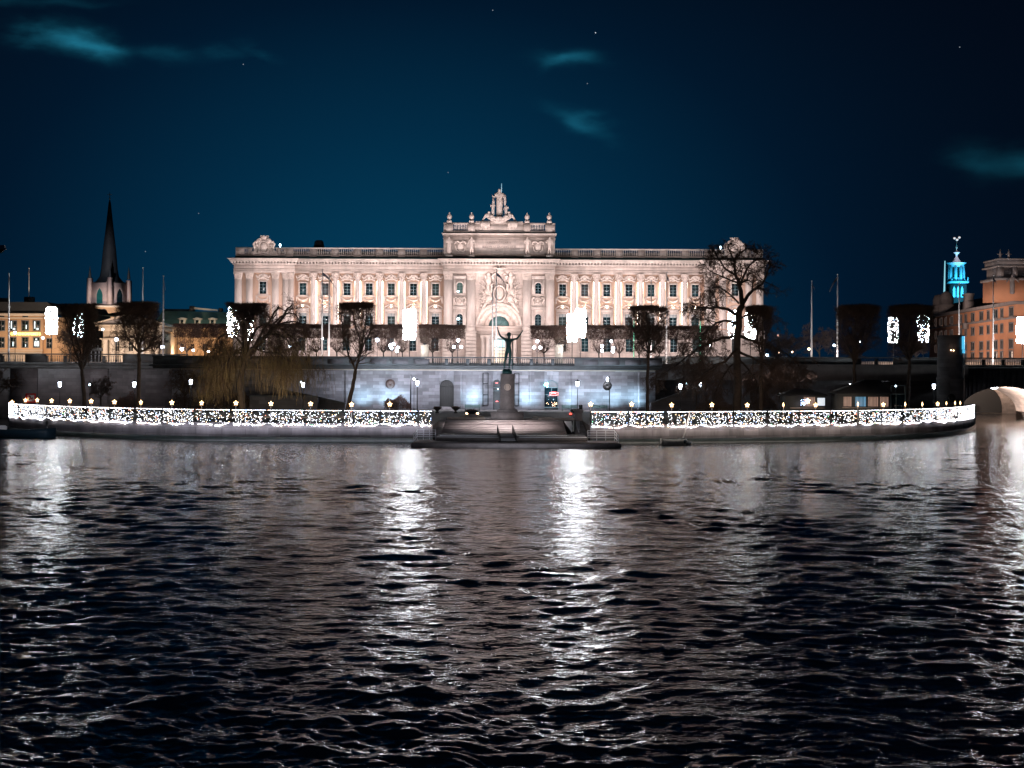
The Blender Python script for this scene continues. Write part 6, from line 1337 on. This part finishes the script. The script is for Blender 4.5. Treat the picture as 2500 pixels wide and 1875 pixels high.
b = MB(); fbx(b, -1, LAB+.9, .003, 1.1, ht(.975), ht(1.02)); fbx(b, -.5, LAB+.2, .003, .45, ht(.775), ht(.80)); fbx(b, 0, LAB+.2, .003, .3, DZ-.4, ht(.21)); b.box(Bp.x-1, Bp.x+30, Bp.y-1.1, Bp.y-.003, ht(.975), ht(1.02)); b.box(Bp.x-.4,Bp.x+30,Bp.y-.45,Bp.y-.003,ht(.775),ht(.80)); b.box(Bp.x-.2,Bp.x+30,Bp.y-.3,Bp.y-.003,DZ-.4,ht(.21)); b.build('stone_bands', M['greystone'], t)
b = MB(); b.hull([fr(2,-1,ht(1.02)+.003),fr(LAB-4,-1,ht(1.02)+.003),fr(LAB-4,-15,ht(1.02)+.003),fr(2,-15,ht(1.02)+.003)],[fr(5,-6,ht(1.23)),fr(LAB-6,-6,ht(1.23)),fr(LAB-6,-10,ht(1.23)),fr(5,-10,ht(1.23))]); b.build('roof', M['rooftile'], t)
for u in (2284,2297,2309,2323,2346,2358,2375,2396,2413,2431,2446,2469):
    s0 = at_u(u); w = 3.2 if u in (2297,2323,2375,2396,2431,2469) else 2.0
    for f0, f1 in ((.82,.935),(.60,.71),(.36,.475),(.22,.31)):
        if f0 == .22 and u < 2350: continue
        b = MB(); fbx(b, s0-w/2-.35, s0+w/2+.35, .003, .18, ht(f0)-.3, ht(f0)); fbx(b, s0-w/2-.3, s0+w/2+.3, .003, .18, ht(f1), ht(f1)+.3); fbx(b, s0-w/2-.3, s0-w/2, .003, .16, ht(f0), ht(f1)); fbx(b, s0+w/2, s0+w/2+.3, .003, .16, ht(f0), ht(f1)); fbx(b, s0-.08, s0+.08, .05, .14, ht(f0), ht(f1)); o = b.build('window', M['greystone'], t)
        b = MB(); fbx(b, s0-w/2, s0+w/2, .002, .045, ht(f0), ht(f1)); b.build('pane', M['glass'], o)
for dx in (3.2, 7.2, 11):
    for f0, f1 in ((.82,.935),(.60,.71),(.36,.475)):
        x = Bp.x+dx; b = MB(); b.box(x-1.3,x+1.3,Bp.y-.16,Bp.y-.05,ht(f0)-.3,ht(f0)); b.box(x-1.3,x+1.3,Bp.y-.16,Bp.y-.05,ht(f1),ht(f1)+.3); b.box(x-.08,x+.08,Bp.y-.14,Bp.y-.05,ht(f0),ht(f1)); o = b.build('window', M['greystone'], t); b = MB(); b.box(x-1,x+1,Bp.y-.048,Bp.y-.003,ht(f0),ht(f1)); b.build('pane', M['glass'], o)
sA = at_u(2362); b = MB(); fbx(b, sA-2.2, sA+2.2, -1.2, .9, ht(1.02)+.003, ht(1.14)); fbx(b, sA-1.5, sA+1.5, -1.2, .8, ht(1.14), ht(1.24)); fbx(b, sA-2.4, sA+2.4, -1.2, 1.0, ht(1.24), ht(1.27)); b.build('gable', M['greystone'], t); b = MB(); fbx(b, sA-1.2, sA+1.2, .003, 1.2, ht(.70), ht(.80)); b.build('oriel', M['greystone'], t)
sA = at_u(2390); 
b = MB()
for u, w, f1 in ((2268,4.6,1.40),(2285,4.6,1.43)):
    s0 = at_u(u)+ (0 if u > 2275 else .6); c = fr(s0, -3, 0); b.lathe([(w*.55,ht(1.0)),(w*.55,ht(1.17)),(w*.62,ht(1.18)),(w*.46,ht(1.2)),(w*.46,ht(1.3)),(w*.35,ht(1.38)),(w*.12,ht(f1))], (c[0],c[1]), 10)
b.build('domed_turret', M['greystone'], t)
tx0, tx1 = P(2439,700,350).x, P(2540,700,350).x
b = MB(); b.box(tx0, tx1, 350.5, 362, ht(1.02), ht(1.31)); b.build('turret', M['orange'], t)
b = MB(); b.box(tx0-.5, tx1+.5, 350, 362.5, ht(1.31)+.003, ht(1.345)); b.box(tx0+.0, tx0+1.3, 350.6, 352, ht(1.345), ht(1.50)); b.box(tx0+3.6, tx0+4.6, 350.6, 352, ht(1.345), ht(1.50)); b.box(tx0+7, tx0+8, 350.6, 352, ht(1.345), ht(1.50)); b.box(tx0+.6,tx1,353,361,ht(1.345),ht(1.50)); b.box(tx0-.3, tx1+.3, 350.2, 362, ht(1.50)+.003, ht(1.52)); b.box(tx0+.1, tx1-.1, 350.5, 361, ht(1.52)+.003, ht(1.60)); b.box(tx0-.1, tx1+.1, 350.3, 361.5, ht(1.60)+.003, ht(1.62)); b.build('loggia', M['greystone'], t)
b = MB()
for x in (tx0+.6, tx0+2.6, tx0+9): b.tube([(x,351,ht(1.62)),(x,351,ht(1.75))], [.35,.12], 6); b.tube([(x-.7,351,ht(1.68)),(x+.7,351,ht(1.68))], .08, 4)
b.build('finial', M['greystone'], t)
skin = robed('facade_figure', 5.2, t, (tx0+3.0-Bp.x, 349.6-Bp.y, ht(1.09)-DZ), [((-1.6,.7),(-2.2,.6)),((1.6,.7),(2.2,.6))], m='greystone')
# ------------------------------------------------------------------ building lights (street lamps that wash these fronts)
light('AREA', 'street_wash', (P(60,850,375).x,372,DZ+2), (P(60,810,KD).x,KD,22), 9000, (1,.72,.5), 14, 2)
light('AREA', 'street_wash', (P(470,850,400).x,404,DZ+1.5), (P(470,820,OD).x,OD,20), 9000, (1,.66,.38), 16, 2)
light('AREA', 'street_wash', (P(310,850,375).x,374,DZ+1.5), (P(310,820,390).x,390,19), 4500, (1,.78,.62), 8, 2)
light('SPOT', 'church_wash', (P(200,850,590).x,585,DZ+14), (C0[0],C0[1],z(720)), 170000, (.95,.85,.85), 2, spot=46)
light('SPOT', 'church_low_light', (P(240,850,630).x,620,DZ+10), (P(253,780,CD).x,CD,30), 34000, (1,.72,.45), 1, spot=70)
light('SPOT', 'church_ledge_light', (P(262,850,630).x,636,DZ+4), (P(262,752,CD).x,CD-3,P(262,752,CD).z), 6000, (1,.85,.6), 1, spot=60)
light('AREA', 'street_wash', (90,372,DZ+3), (fr(LAB*.55,0,0)[0],fr(LAB*.55,0,0)[1],22), 11000, (1,.70,.55), 18, 3)
light('AREA', 'street_wash', (P(2470,850,330).x,325,DZ+3), (Bp.x+4,Bp.y,24), 5000, (1,.70,.55), 8, 3)
light('AREA', 'dormer_wash', (P(480,850,380).x,392,DZ+20), (P(480,800,OD).x,OD+4,32), 1800, (.6,.9,1), 10, 2)
# under the right arch
light('SPOT', 'arch_floodlight', (acx-3,BR+2.0,5.4), (acx+8.5,BR+9,2.2), 42000, (1,.82,.74), .3, spot=130, blend=1)
light('AREA', 'passage_light', (96,330,5), (92,345,3), 9000, (1,.8,.65), 3)
# added fill lights without fixtures for trees, quay face, bridge walls, statue and steps
light('AREA', 'quay_string_glow', (-42,190.5,4.0), (-42,197,1.2), 1700, (.85,.85,1), 60, 1)  # added above the water to brighten the quay face
light('AREA', 'quay_string_glow', (36,192.5,4.0), (34,201,1.2), 1700, (1,.85,.75), 52, 1)
light('AREA', 'tree_lamp_glow', (-40,222,3.0), (-40,240,8), 2600, (1,.75,.5), 30, 2)  # added in front of the drooping tree to brighten it
light('AREA', 'tree_lamp_glow', (40,226,3.0), (40,262,8), 1100, (1,.72,.52), 30, 2)
for x_ in (-75,-40,-5,30,65,95): light('AREA', 'bridge_lamp_glow', (x_,279 if abs(x_) < 60 else (285.5 if x_ < 0 else 286.5),DZ+.3), (x_,294,DZ+9), 1300, (1,.85,.8), 20, .6)  # added row of lights that brightens flagpoles and trees
light('AREA', 'bridge_lamp_glow', (48,262,9), (48,273,4), 600, (.9,.78,.78), 22, 2)
light('AREA', 'bridge_lamp_glow', (-75,274,10), (-75,284,5), 1300, (.9,.75,.75), 30, 2)
light('SPOT', 'statue_glow', (-6,206,3.2), (-.6,218,6.5), 2400, (.95,.92,.95), .3, spot=60)
light('SPOT', 'step_glow', (-1,205.5,13), (-1,206.5,1.2), 19000, (1,.84,.82), .4, spot=84, blend=.6)  # added spot in mid-air so treads show brighter than risers
light('AREA', 'stage_lamp', (0,174,3.4), (0,183,.6), 700, (.9,.9,1), 16, .4)  # added above the water to brighten the landing front
# ------------------------------------------------------------------ bare trees
class Tree:
    def __init__(s, seed): s.a = []; s.b = []; s.ra = []; s.rb = []; s.big = ([],[],[],[]); s.rng = np.random.default_rng(seed); s.tips = []
    def seg(s, a, b, ra, rb):
        t = s.big if ra > .06 else (s.a, s.b, s.ra, s.rb)
        t[0].append(a); t[1].append(b); t[2].append(ra); t[3].append(rb)
    def limb(s, pts, r0, r1, sub=0, **kw):     # smooth polyline limb, then side branches along it
        pts = [np.array(p, float) for p in pts]; n = len(pts); out = []
        for i in range(n-1):
            a, b, c, d = pts[max(i-1,0)], pts[i], pts[i+1], pts[min(i+2,n-1)]
            for k in range(4):
                t = k/4; out.append(.5*((2*b)+(c-a)*t+(2*a-5*b+4*c-d)*t*t+(3*b-a-3*c+d)*t**3))
        out.append(pts[-1]); m = len(out)
        L = sum(np.linalg.norm(out[i+1]-out[i]) for i in range(m-1))
        for i in range(m-1):
            q = s.rng.normal(0, .02*L/m**.5, 3)*(0 < i < m-2); out[i+1] = out[i+1]+q*(i < m-2)
            s.seg(out[i], out[i+1], r0+(r1-r0)*i/(m-1), (r0+(r1-r0)*(i+1)/(m-1)))
        if sub: s.spawn(out, r0, r1, sub, L, **kw)
        return out
    def spawn(s, out, r0, r1, n, L, start=.25, ratio=.42, droop=0, up=.25, depth=2, spread=1.0, minr=.012, keep=None):
        m = len(out)
        for j in range(n):
            t = start+(1-start)*(j+s.rng.random())/n; i = min(int(t*(m-1)), m-2); p = out[i]+(out[i+1]-out[i])*s.rng.random()
            d = out[i+1]-out[i]; d = d/(np.linalg.norm(d)+1e-9); q = s.rng.normal(0,1,3); q -= d*np.dot(q,d); q /= np.linalg.norm(q)+1e-9
            q[2] *= .8; e = d*.55+q*spread*.9+np.array([0,0,up]); e /= np.linalg.norm(e)
            r = max(minr, (r0+(r1-r0)*t)*.5); l = L*ratio*(1.15-t*.6)*s.rng.uniform(.6,1.15)
            s.branch(p, e, l, r, depth, droop, up, minr, keep)
    def branch(s, p, d, L, r, depth, droop, up, minr, keep):
        n = 4 if depth > 0 else 2; step = L/n; path = [p]
        for k in range(n):
            d = d+s.rng.normal(0,.24,3)+np.array([0,0,-droop*(k+1)/n+up*.12]); d /= np.linalg.norm(d)
            p = p+d*step
            if keep is not None and not keep(p): break
            path.append(p)
        for i in range(len(path)-1):
            s.seg(path[i], path[i+1], max(minr*.8, r*(1-i/n*.75)), max(minr*.6, r*(1-(i+1)/n*.75)))
        if len(path) < 2: return
        if depth <= 0: s.tips.append(path[-1]); return
        for i in range(1, len(path)):
            for _ in range(2 if depth > 1 else 3):
                dd = path[i]-path[i-1]; dd /= np.linalg.norm(dd)+1e-9; q = s.rng.normal(0,1,3); q -= dd*np.dot(q,dd); q /= np.linalg.norm(q)+1e-9
                e = dd*.75+q*.75; e /= np.linalg.norm(e); s.branch(path[i], e, L*.5*s.rng.uniform(.6,1.1), max(minr, r*.5), depth-1, droop, up, minr, keep)
    def fuzz(s, n, centre, half, L, r=.018, up=.6, top=.5):   # clipped crown: short dense shoots filling a box
        c = s.rng.uniform(-1,1,(n,3)); k = s.rng.random(n) < top; c[k,2] = 1-np.abs(s.rng.normal(0,.25,k.sum()))
        c = np.clip(c,-1,1)*half+centre; d = s.rng.normal(0,1,(n,3)); d[:,2] = np.abs(d[:,2])*up+.1; d /= np.linalg.norm(d,axis=1,keepdims=True); e = c+d*L*s.rng.uniform(.5,1.1,(n,1)); e[:,2] = np.minimum(e[:,2], centre[2]+half[2]+.22*s.rng.random(n))
        s.fz = (c, e, np.full(n,r), np.full(n,r*.5)) if not hasattr(s,'fz') else tuple(np.concatenate([x,y]) for x,y in zip(s.fz,(c,e,np.full(n,r),np.full(n,r*.5))))
    def make(s, name, lab, mt='bark', mc='twig', group=None, off=(0,0,0), base=None):
        t = thing(name, base, lab, 'tree', group); b = MB(); a = s.big; b.segs(np.array(a[0]), np.array(a[1]), np.array(a[2])*1.03, np.array(a[3])*1.03, 7); 
        rr = np.array(a[2]); J = np.array(a[0])[rr > .12]
        for p, r in zip(J, rr[rr > .12]): b.ball(p, r*1.0, 6, 4)
        b.build('trunk', M[mt], t)
        b = MB()
        if s.a: b.segs(np.array(s.a), np.array(s.b), np.array(s.ra), np.array(s.rb), 3)
        if hasattr(s, 'fz'): b.segs(*s.fz, 3)
        if b.v: b.build('crown', M[mc], t)
        return t
def PX(D): return lambda u, v, dy=0.0: np.array(P(u, v, D+dy))
# flat-topped pollards on the lower terrace
def pollard(D, trunk, forks, box_, lab, seed, nf=5200, mc='twig', r0=.36, subs=16, low=True, fl=.9):
    T = Tree(seed); p = PX(D); tr = [p(*q) for q in trunk]; T.limb(tr, r0, r0*.72)
    (u0,u1,vt,vb) = box_; c0, c1 = p(u0,vt), p(u1,vb); zt = c0[2]; dep = (c1[0]-c0[0])*.42
    keep = lambda q: q[2] < zt+.12 and c0[0]-.3 < q[0] < c1[0]+.3
    for f in forks:
        T.limb([tr[-1]]+[p(*q) for q in f], r0*.5, .07, subs, droop=0, up=.35, depth=2, ratio=.40, minr=.020, keep=keep, start=.1)
    hw_ = (c1[0]-c0[0])/2; th_ = c0[2]-c1[2]; g_ = T.rng; c = np.empty((nf,3)); a_ = g_.uniform(0,2*math.pi,nf); r_ = np.sqrt(g_.random(nf))*(1+.05*np.sin(a_*5+seed))
    sq = 1/np.maximum(np.abs(np.cos(a_)),np.abs(np.sin(a_)))**.55; c[:,0] = (c0[0]+c1[0])/2+hw_*.97*r_*np.cos(a_)*sq*.95; c[:,1] = D+dep*r_*np.sin(a_)*sq
    dd = g_.exponential(th_*.36,nf)*(1+1.0*(r_**3)); c[:,2] = zt-.15-dd-.10*np.sin(c[:,0]*2.1+seed); ok = dd < th_*2.6; c = c[ok]; n_ = len(c)
    c[:,0] += g_.normal(0,.14,n_); c[:,2] += .22*np.sin(c[:,0]*1.3+seed*2)*np.exp(-(zt-c[:,2])/1.2)
    d = g_.normal(0,1,(n_,3)); d[:,2] = np.abs(d[:,2])*.7+.05; d /= np.linalg.norm(d,axis=1,keepdims=True); e = c+d*fl*g_.uniform(.4,1.1,(n_,1)); e[:,2] = np.minimum(e[:,2], zt+np.abs(g_.normal(0,.22,n_))); T.fz = (c, e, np.full(n_,.024), np.full(n_,.010))
    for q in [p(*f[-1]) for f in forks]: pass
    base = Vector(tr[0]); base.z = GZ
    return T.make('pollard_tree', lab, mc=mc, group='flat-topped bare trees on the lower terrace', base=base)
pollard(238, [(207,1010),(205,960),(200,905)], [[(188,872),(176,830,1),(160,775,-2),(150,757)],[(205,860,1),(212,820,2),(205,775),(208,760)],[(196,860,-1),(186,815,-3),(190,780),(184,762)],[(214,870,2),(224,830,3),(222,780),(224,764)]], (150,236,743,790), 'leftmost flat-topped tree with a forked trunk behind the light curtain', 1, 5200)
pollard(240, [(338,1010),(339,950),(340,880),(339,860)], [[(334,822),(327,790,1),(322,765)],[(344,830,2),(356,800,1),(362,765)],[(339,820,-1),(345,780,-2),(346,757)],[(318,835,-2),(303,806),(298,775)],[(360,850,1),(378,820),(384,786)]], (286,390,738,800), 'flat-topped tree second from the left, in front of the pedimented building', 2, 7200)
pollard(246, [(596,1010),(590,960),(592,880),(594,840)], [[(592,800),(580,775,1),(572,755)],[(600,800,2),(618,775,1),(628,757)],[(594,800,-1),(596,770,-2),(598,757)]], (552,656,741,775), 'flat-topped tree rising out of the drooping tree by the light pillars', 3, 5200)
pollard(240, [(848,1003),(856,965),(864,930),(868,905)], [[(858,880),(848,860,1),(838,810),(834,770),(838,752)],[(880,850),(890,810,1),(893,775),(894,752)],[(876,870,-2),(878,830,-3),(866,790),(862,757)],[(884,850,2),(903,815,2),(906,780),(905,760)]], (825,912,740,756), 'leaning flat-topped tree right of the two white poles', 4, 3600, subs=14)
pollard(246, [(1581,1003),(1581,950),(1582,900),(1583,860)], [[(1575,825,1),(1558,790,1),(1546,766)],[(1590,830,2),(1606,795,1),(1618,766)],[(1582,820,-1),(1579,785,-2),(1578,760)],[(1570,850,-2),(1552,820),(1541,785)],[(1594,855,1),(1612,820),(1622,788)]], (1536,1630,748,758), 'bare round-topped tree with a straight trunk right of the black disc', 5, 2600, r0=.30, subs=20)
pollard(246, [(1858,1003),(1858,940),(1860,880)], [[(1850,830),(1845,790,1),(1838,765)],[(1870,830,2),(1880,795,1),(1884,766)],[(1862,825,-1),(1862,785,-2),(1860,762)]], (1822,1884,748,772), 'dark flat-topped tree just right of the big bare tree', 6, 4200)
pollard(246, [(2085,1003),(2086,950),(2086,890)], [[(2080,840,1),(2068,795,1),(2060,766)],[(2095,840,2),(2112,795,1),(2120,766)],[(2087,830,-1),(2090,785,-2),(2088,760)],[(2075,860,-1),(2055,815),(2050,775)],[(2100,855),(2122,815),(2130,780)]], (2045,2148,746,768), 'dark flat-topped tree behind the hip-roofed kiosk', 7, 5600, subs=20, fl=1.1)
pollard(246, [(2214,1003),(2216,960),(2220,900),(2220,880)], [[(2208,840,1),(2198,795,1),(2190,766)],[(2230,840,2),(2244,795,1),(2252,766)],[(2220,830,-1),(2222,785,-2),(2220,760)],[(2206,860,-1),(2184,815),(2178,775)],[(2234,855),(2256,815),(2268,780)]], (2172,2278,746,768), 'dark flat-topped tree between the two right light pillars', 8, 5600, subs=20, fl=1.1)
# low branch tufts on the leaning tree
# clipped lindens on the upper deck
T = Tree(21); D0 = 296.0
def clipped(seed, w, h0, h1, ntr):
    T = Tree(seed); zt = h1; keep = lambda q: q[2] < zt and abs(q[0]) < w+.1
    T.limb([(0,0,0),(.05,0,1.0),(0,0,h0*.55)], .16, .12)
    for k in range(6):
        a = k*1.05+.3; x, y = math.cos(a), math.sin(a)*.6
        T.limb([(0,0,h0*.5),(x*w*.35,y*w*.4,h0*.8),(x*w*.7,y*w*.7,h1*.85)], .08, .03, 9, up=.3, depth=1, ratio=.45, minr=.02, keep=keep, start=.15)
    T.fuzz(ntr, np.array([0,0,(h0+h1)/2+.35]), np.array([w,w*.5,(h1-h0)/2-.25]), .6, .024, top=.45)
    return T
protos = []
for k in range(3):
    T = clipped(30+k, 2.6, 3.4, 6.1, 3600); t = T.make('clipped_linden', '', mc='twigred', group='clipped lindens on the upper deck', base=Vector((0,0,0))); protos.append(t)
where = [(456,'rightmost of the two clipped trees in front of the orange building','l'),(500,'clipped tree in front of the orange building, next to the palace','l'),(545,'clipped tree under the left light pillars','l'),
 (672,'clipped tree showing between the drooping branches, left','l'),(726,'clipped tree behind the blue-white globe lamp','l'),(772,'clipped tree behind the two white poles','l'),(822,'clipped tree just left of the leaning tree trunk','l'),
 (936,'clipped tree just right of the leaning tree','l'),(982,'clipped tree behind the dazzling light pillar','l'),(1056,'clipped tree with a bowl planter beneath, left of the portal','l'),(1104,'clipped tree behind the three-globe lamp left of the portal','l'),
 (1328,'clipped tree behind the three-globe lamp right of the portal','r'),(1372,'clipped tree left of the overlapping light pillars','r'),(1462,'clipped tree behind the two-globe lamp on the right','r'),(1512,'clipped tree left of the green light string','r'),(1560,'clipped tree behind the bare round-topped tree crown','r'),(1610,'clipped tree right of the bare round-topped tree crown','r'),(1668,'clipped tree behind the big bare tree limbs, left part','r'),(1720,'clipped tree behind the second green light string','r')]
for i, (u, lab, sd) in enumerate(where):
    D = 300+(i % 3)*3.0; q = P(u, 840, D); loc = (q.x, D, DZ); sc_ = (P(0,798,D).z-P(0,798,D).z*0-P(0,798,D).z+ (HC-(797-V0)*D/F) - DZ)/6.1
    if i < 3: o = protos[i]; o.location = loc; o['label'] = lab; o.rotation_euler = (0,0,0); o.scale = (1,1,sc_)
    else: copy_tree(protos[i % 3], loc, None, lab, rz=0, scale=(1+.04*math.sin(i*3), 1, sc_*(1+.008*math.sin(i*5))))
# big gnarly tree on the right
T = Tree(77); D = 250; p = PX(D); kw = dict(droop=.10, up=.10, depth=2, ratio=.34, minr=.022)
tr = [p(1800,1010),(p(1802,940)),(p(1800,860)),(p(1803,780)),(p(1812,745))]; T.limb(tr, .75, .50)
hi = p(1812,745)
T.limb([hi,p(1806,700),p(1796,672),p(1794,640),p(1800,620)], .42, .10, 16, **kw)
T.limb([p(1806,700),p(1822,660,1),p(1838,640,2),p(1862,632),p(1874,640)], .22, .05, 16, **kw)
T.limb([hi,p(1830,715,1),p(1850,702,2),p(1868,680),p(1880,640),(p(1874,632))], .34, .05, 20, **kw)
T.limb([p(1796,672),p(1770,655,-1),p(1750,625,-2),p(1745,615),p(1738,612)], .2, .04, 18, **kw)
T.limb([p(1800,690),p(1775,680,2),p(1755,672,3),p(1735,662),p(1720,645)], .17, .04, 20, **kw)
T.limb([p(1794,640),p(1782,615,-1),p(1776,600,-1),p(1788,592)], .16, .04, 12, **kw); T.limb([p(1797,632),p(1815,612),p(1835,606),p(1850,612)], .14, .04, 12, **kw)
T.limb([p(1803,740),p(1790,725,-2),p(1755,700,-3),p(1740,703),p(1718,712)], .18, .04, 20, droop=.3, up=0, depth=2, ratio=.34, minr=.022)
T.limb([p(1800,770),p(1765,752,3),p(1725,752,4),p(1700,750),p(1680,740)], .30, .05, 26, droop=.15, up=.1, depth=2, ratio=.26, minr=.022)
T.limb([p(1800,790),p(1765,785,-3),p(1735,800,-5),p(1700,830),p(1680,852)], .24, .05, 22, droop=.3, up=0, depth=2, ratio=.28, minr=.022)
T.limb([p(1800,820),p(1750,830,4),p(1690,860,5),p(1640,900),p(1600,925)], .30, .05, 34, droop=.35, up=0, depth=2, ratio=.24, minr=.024)
T.limb([p(1803,850),p(1770,880,-4),p(1720,910,-5),p(1680,945)], .26, .05, 24, droop=.35, up=0, depth=2, ratio=.28, minr=.024)
T.limb([p(1805,820),p(1850,835,4),p(1900,855,5),p(1940,880),p(1960,920)], .28, .05, 30, droop=.3, up=.0, depth=2, ratio=.26, minr=.022)
T.limb([p(1803,780),p(1835,765,-3),p(1870,770,-4),p(1900,790)], .2, .04, 16, droop=.2, up=.1, depth=2, ratio=.3, minr=.02)
T.limb([p(1805,860),p(1850,880,-4),p(1890,900,-5),p(1915,950)], .24, .05, 24, droop=.4, up=0, depth=2, ratio=.28, minr=.022)
T.limb([p(1806,880),p(1830,905,3),p(1850,940,3),p(1855,975)], .2, .05, 20, droop=.5, up=0, depth=2, ratio=.34, minr=.022)
T.limb([p(1798,880),p(1775,905,3),p(1750,950,3),p(1745,975)], .2, .05, 20, droop=.5, up=0, depth=2, ratio=.34, minr=.022)
T.make('gnarled_tree', 'big spreading bare tree covering the right end of the palace', base=Vector((p(1800,1005)[0], D, GZ)))
# drooping tree left
T = Tree(88); D = 236; p = PX(D)
T.limb([p(592,1012),p(590,980),(p(586,930)),(p(600,880))], .55, .42)
c = p(600,880); L_ = []
for pts in ([(590,840),(560,815,2),(530,830,2),(520,880)],[(620,845,-2),(660,815,-3),(700,830,-3),(720,880)],[(610,830,3),(640,795,4),(690,805,5),(740,850,4),(755,900,3)],[(580,860,-2),(545,895,-3),(525,930),(505,945)],[(600,820,-3),(600,790,-4),(585,780,-5),(560,800,-5)],
            [(640,835,1),(670,790,1),(700,765,1),(722,770),(735,795)],[(630,830,-1),(655,785,-2),(680,750,-2),(668,775),(650,800)],[(605,850,5),(570,860,6),(540,870,6),(525,910,6)],[(615,850,-5),(650,860,-6),(690,870,-6),(700,920,-6)],[(690,775,2),(700,755,2),(714,748,2),(708,762)],[(670,800,3),(690,790,3),(720,785,3),(738,800)]):
    L_.append(T.limb([c]+[p(*q) for q in pts], .24, .05, 5 if min(q_[1] for q_ in pts) < 792 else 14, droop=.35, up=.05, depth=2, ratio=.26, minr=.02))
rg = T.rng; A_, B_, RA, RB = [], [], [], []
ends = [q for l in L_ for q in l[6:] if q[2] < 17]+[q for q in T.tips[::4] if q[2] < 15]
for k in range(2100):
    q = ends[rg.integers(len(ends))]+rg.normal(0,.9,3); n = 5; l = rg.uniform(.5,1.5)*max(.2,(q[2]-GZ)/7); d = np.array([rg.normal(0,.25),rg.normal(0,.25),-.25])
    for i in range(n):
        d = d+np.array([rg.normal(0,.10),rg.normal(0,.10),-.35]); e = q+d/np.linalg.norm(d)*l*.55
        if e[2] < GZ+.4: break
        A_.append(q); B_.append(e); RA.append(.022); RB.append(.018); q = e
t = T.make('drooping_tree', 'wide olive-brown drooping tree with hanging twigs left of the palace centre', base=Vector((p(592,1010)[0], D, GZ)))
b = MB(); b.segs(np.array(A_), np.array(B_), np.array(RA), np.array(RB), 3); b.build('hanging_twigs', M['willow'], t)
# a few small bare trees along the dark walls
def small_tree(u, vt, D, lab, seed, w=3.0, name='bare_tree', ground=GZ, droop=.1, n=10):
    T = Tree(seed); q = P(u, vt, D); h = q.z-ground; T.limb([(0,0,0),(.1,0,h*.25),(0,.1,h*.45)], .18, .12)
    for k in range(7):
        a = k*.9+seed; x, y = math.cos(a), math.sin(a); T.limb([(0,.1,h*(.3+.02*k)),(x*w*.4,y*w*.3,h*.6),(x*w*.8*(1 if k else .1),y*w*.5,h*(.78+.2*T.rng.random()))], .08, .02, n, droop=droop, up=.15, depth=2, ratio=.42, minr=.02)
    T.make(name, lab, group='small bare trees along the walls', base=Vector((0,0,0))).location = (q.x, D, ground)
small_tree(-5, 905, 262, 'small bare bush-like tree against the bridge wall at the far left edge', 41, 4.5); small_tree(245, 925, 268, 'small reddish bare tree against the bridge wall by the dark doorway', 42, 2.6); small_tree(450, 905, 262, 'small bare tree left of the drooping tree against the wall', 43, 3.2)
small_tree(1700, 880, 262, 'small bare tree below the big bare tree limbs on the left side', 44, 4, droop=.2); small_tree(1930, 885, 262, 'small drooping bare tree above the smaller kiosk', 45, 4.6, droop=.35, n=14); small_tree(2000, 800, 305, 'dark bare tree on the upper deck between the right poles', 46, 4.5, ground=DZ); small_tree(1925, 815, 310, 'bluish bare tree on the upper deck right of the big bare tree', 47, 5, ground=DZ)
small_tree(170, 800, 300, 'brownish bare tree on the upper deck between the two left light pillars', 48, 2.8, ground=DZ); small_tree(375, 815, 310, 'reddish bare tree right of the second flat-topped tree trunk', 49, 3, ground=DZ); small_tree(2235, 830, 300, 'bare tree behind the right flat-topped tree on the upper deck', 50, 3, ground=DZ); small_tree(1860, 905, 262, 'small bare tree right of the big bare tree trunk', 51, 3.6, droop=.3, n=14)
# clipped bowl-shaped planters on the deck beside the portal
for u, lab in ((1037,'bowl-shaped clipped bush on a stone plinth left of the portal'),(1365,'stone plinth with a dark bush right of the portal')):
    D = 292; q = P(u, 860, D); t = thing('plinth_planter', (q.x, D, DZ), lab, 'planter'); b = MB(); h = P(u,842,D).z-DZ; b.box(-.75,.75,-.75,.75,0,h-.2); b.box(-.85,.85,-.85,.85,h-.199,h); b.build('plinth', M['cream'], t, local=True)
    b = MB(); N = 900; a = rngn.normal(0,1,(N,3)); a /= np.linalg.norm(a,axis=1,keepdims=True); a *= rngn.random((N,1))**.3; a = a*np.array([1.0,.8,.7])+np.array([0,0,h+.9]); c = a+rngn.normal(0,.12,(N,3)); b.segs(a, c, np.full(N,.04), np.full(N,.02)); b.build('foliage', M['twig'], t, local=True); b = MB(); b.lathe([(.25,h),(.2,h+.15),(.5,h+.4)], (0,0), 10); b.build('bowl', M['vase'], t, local=True)
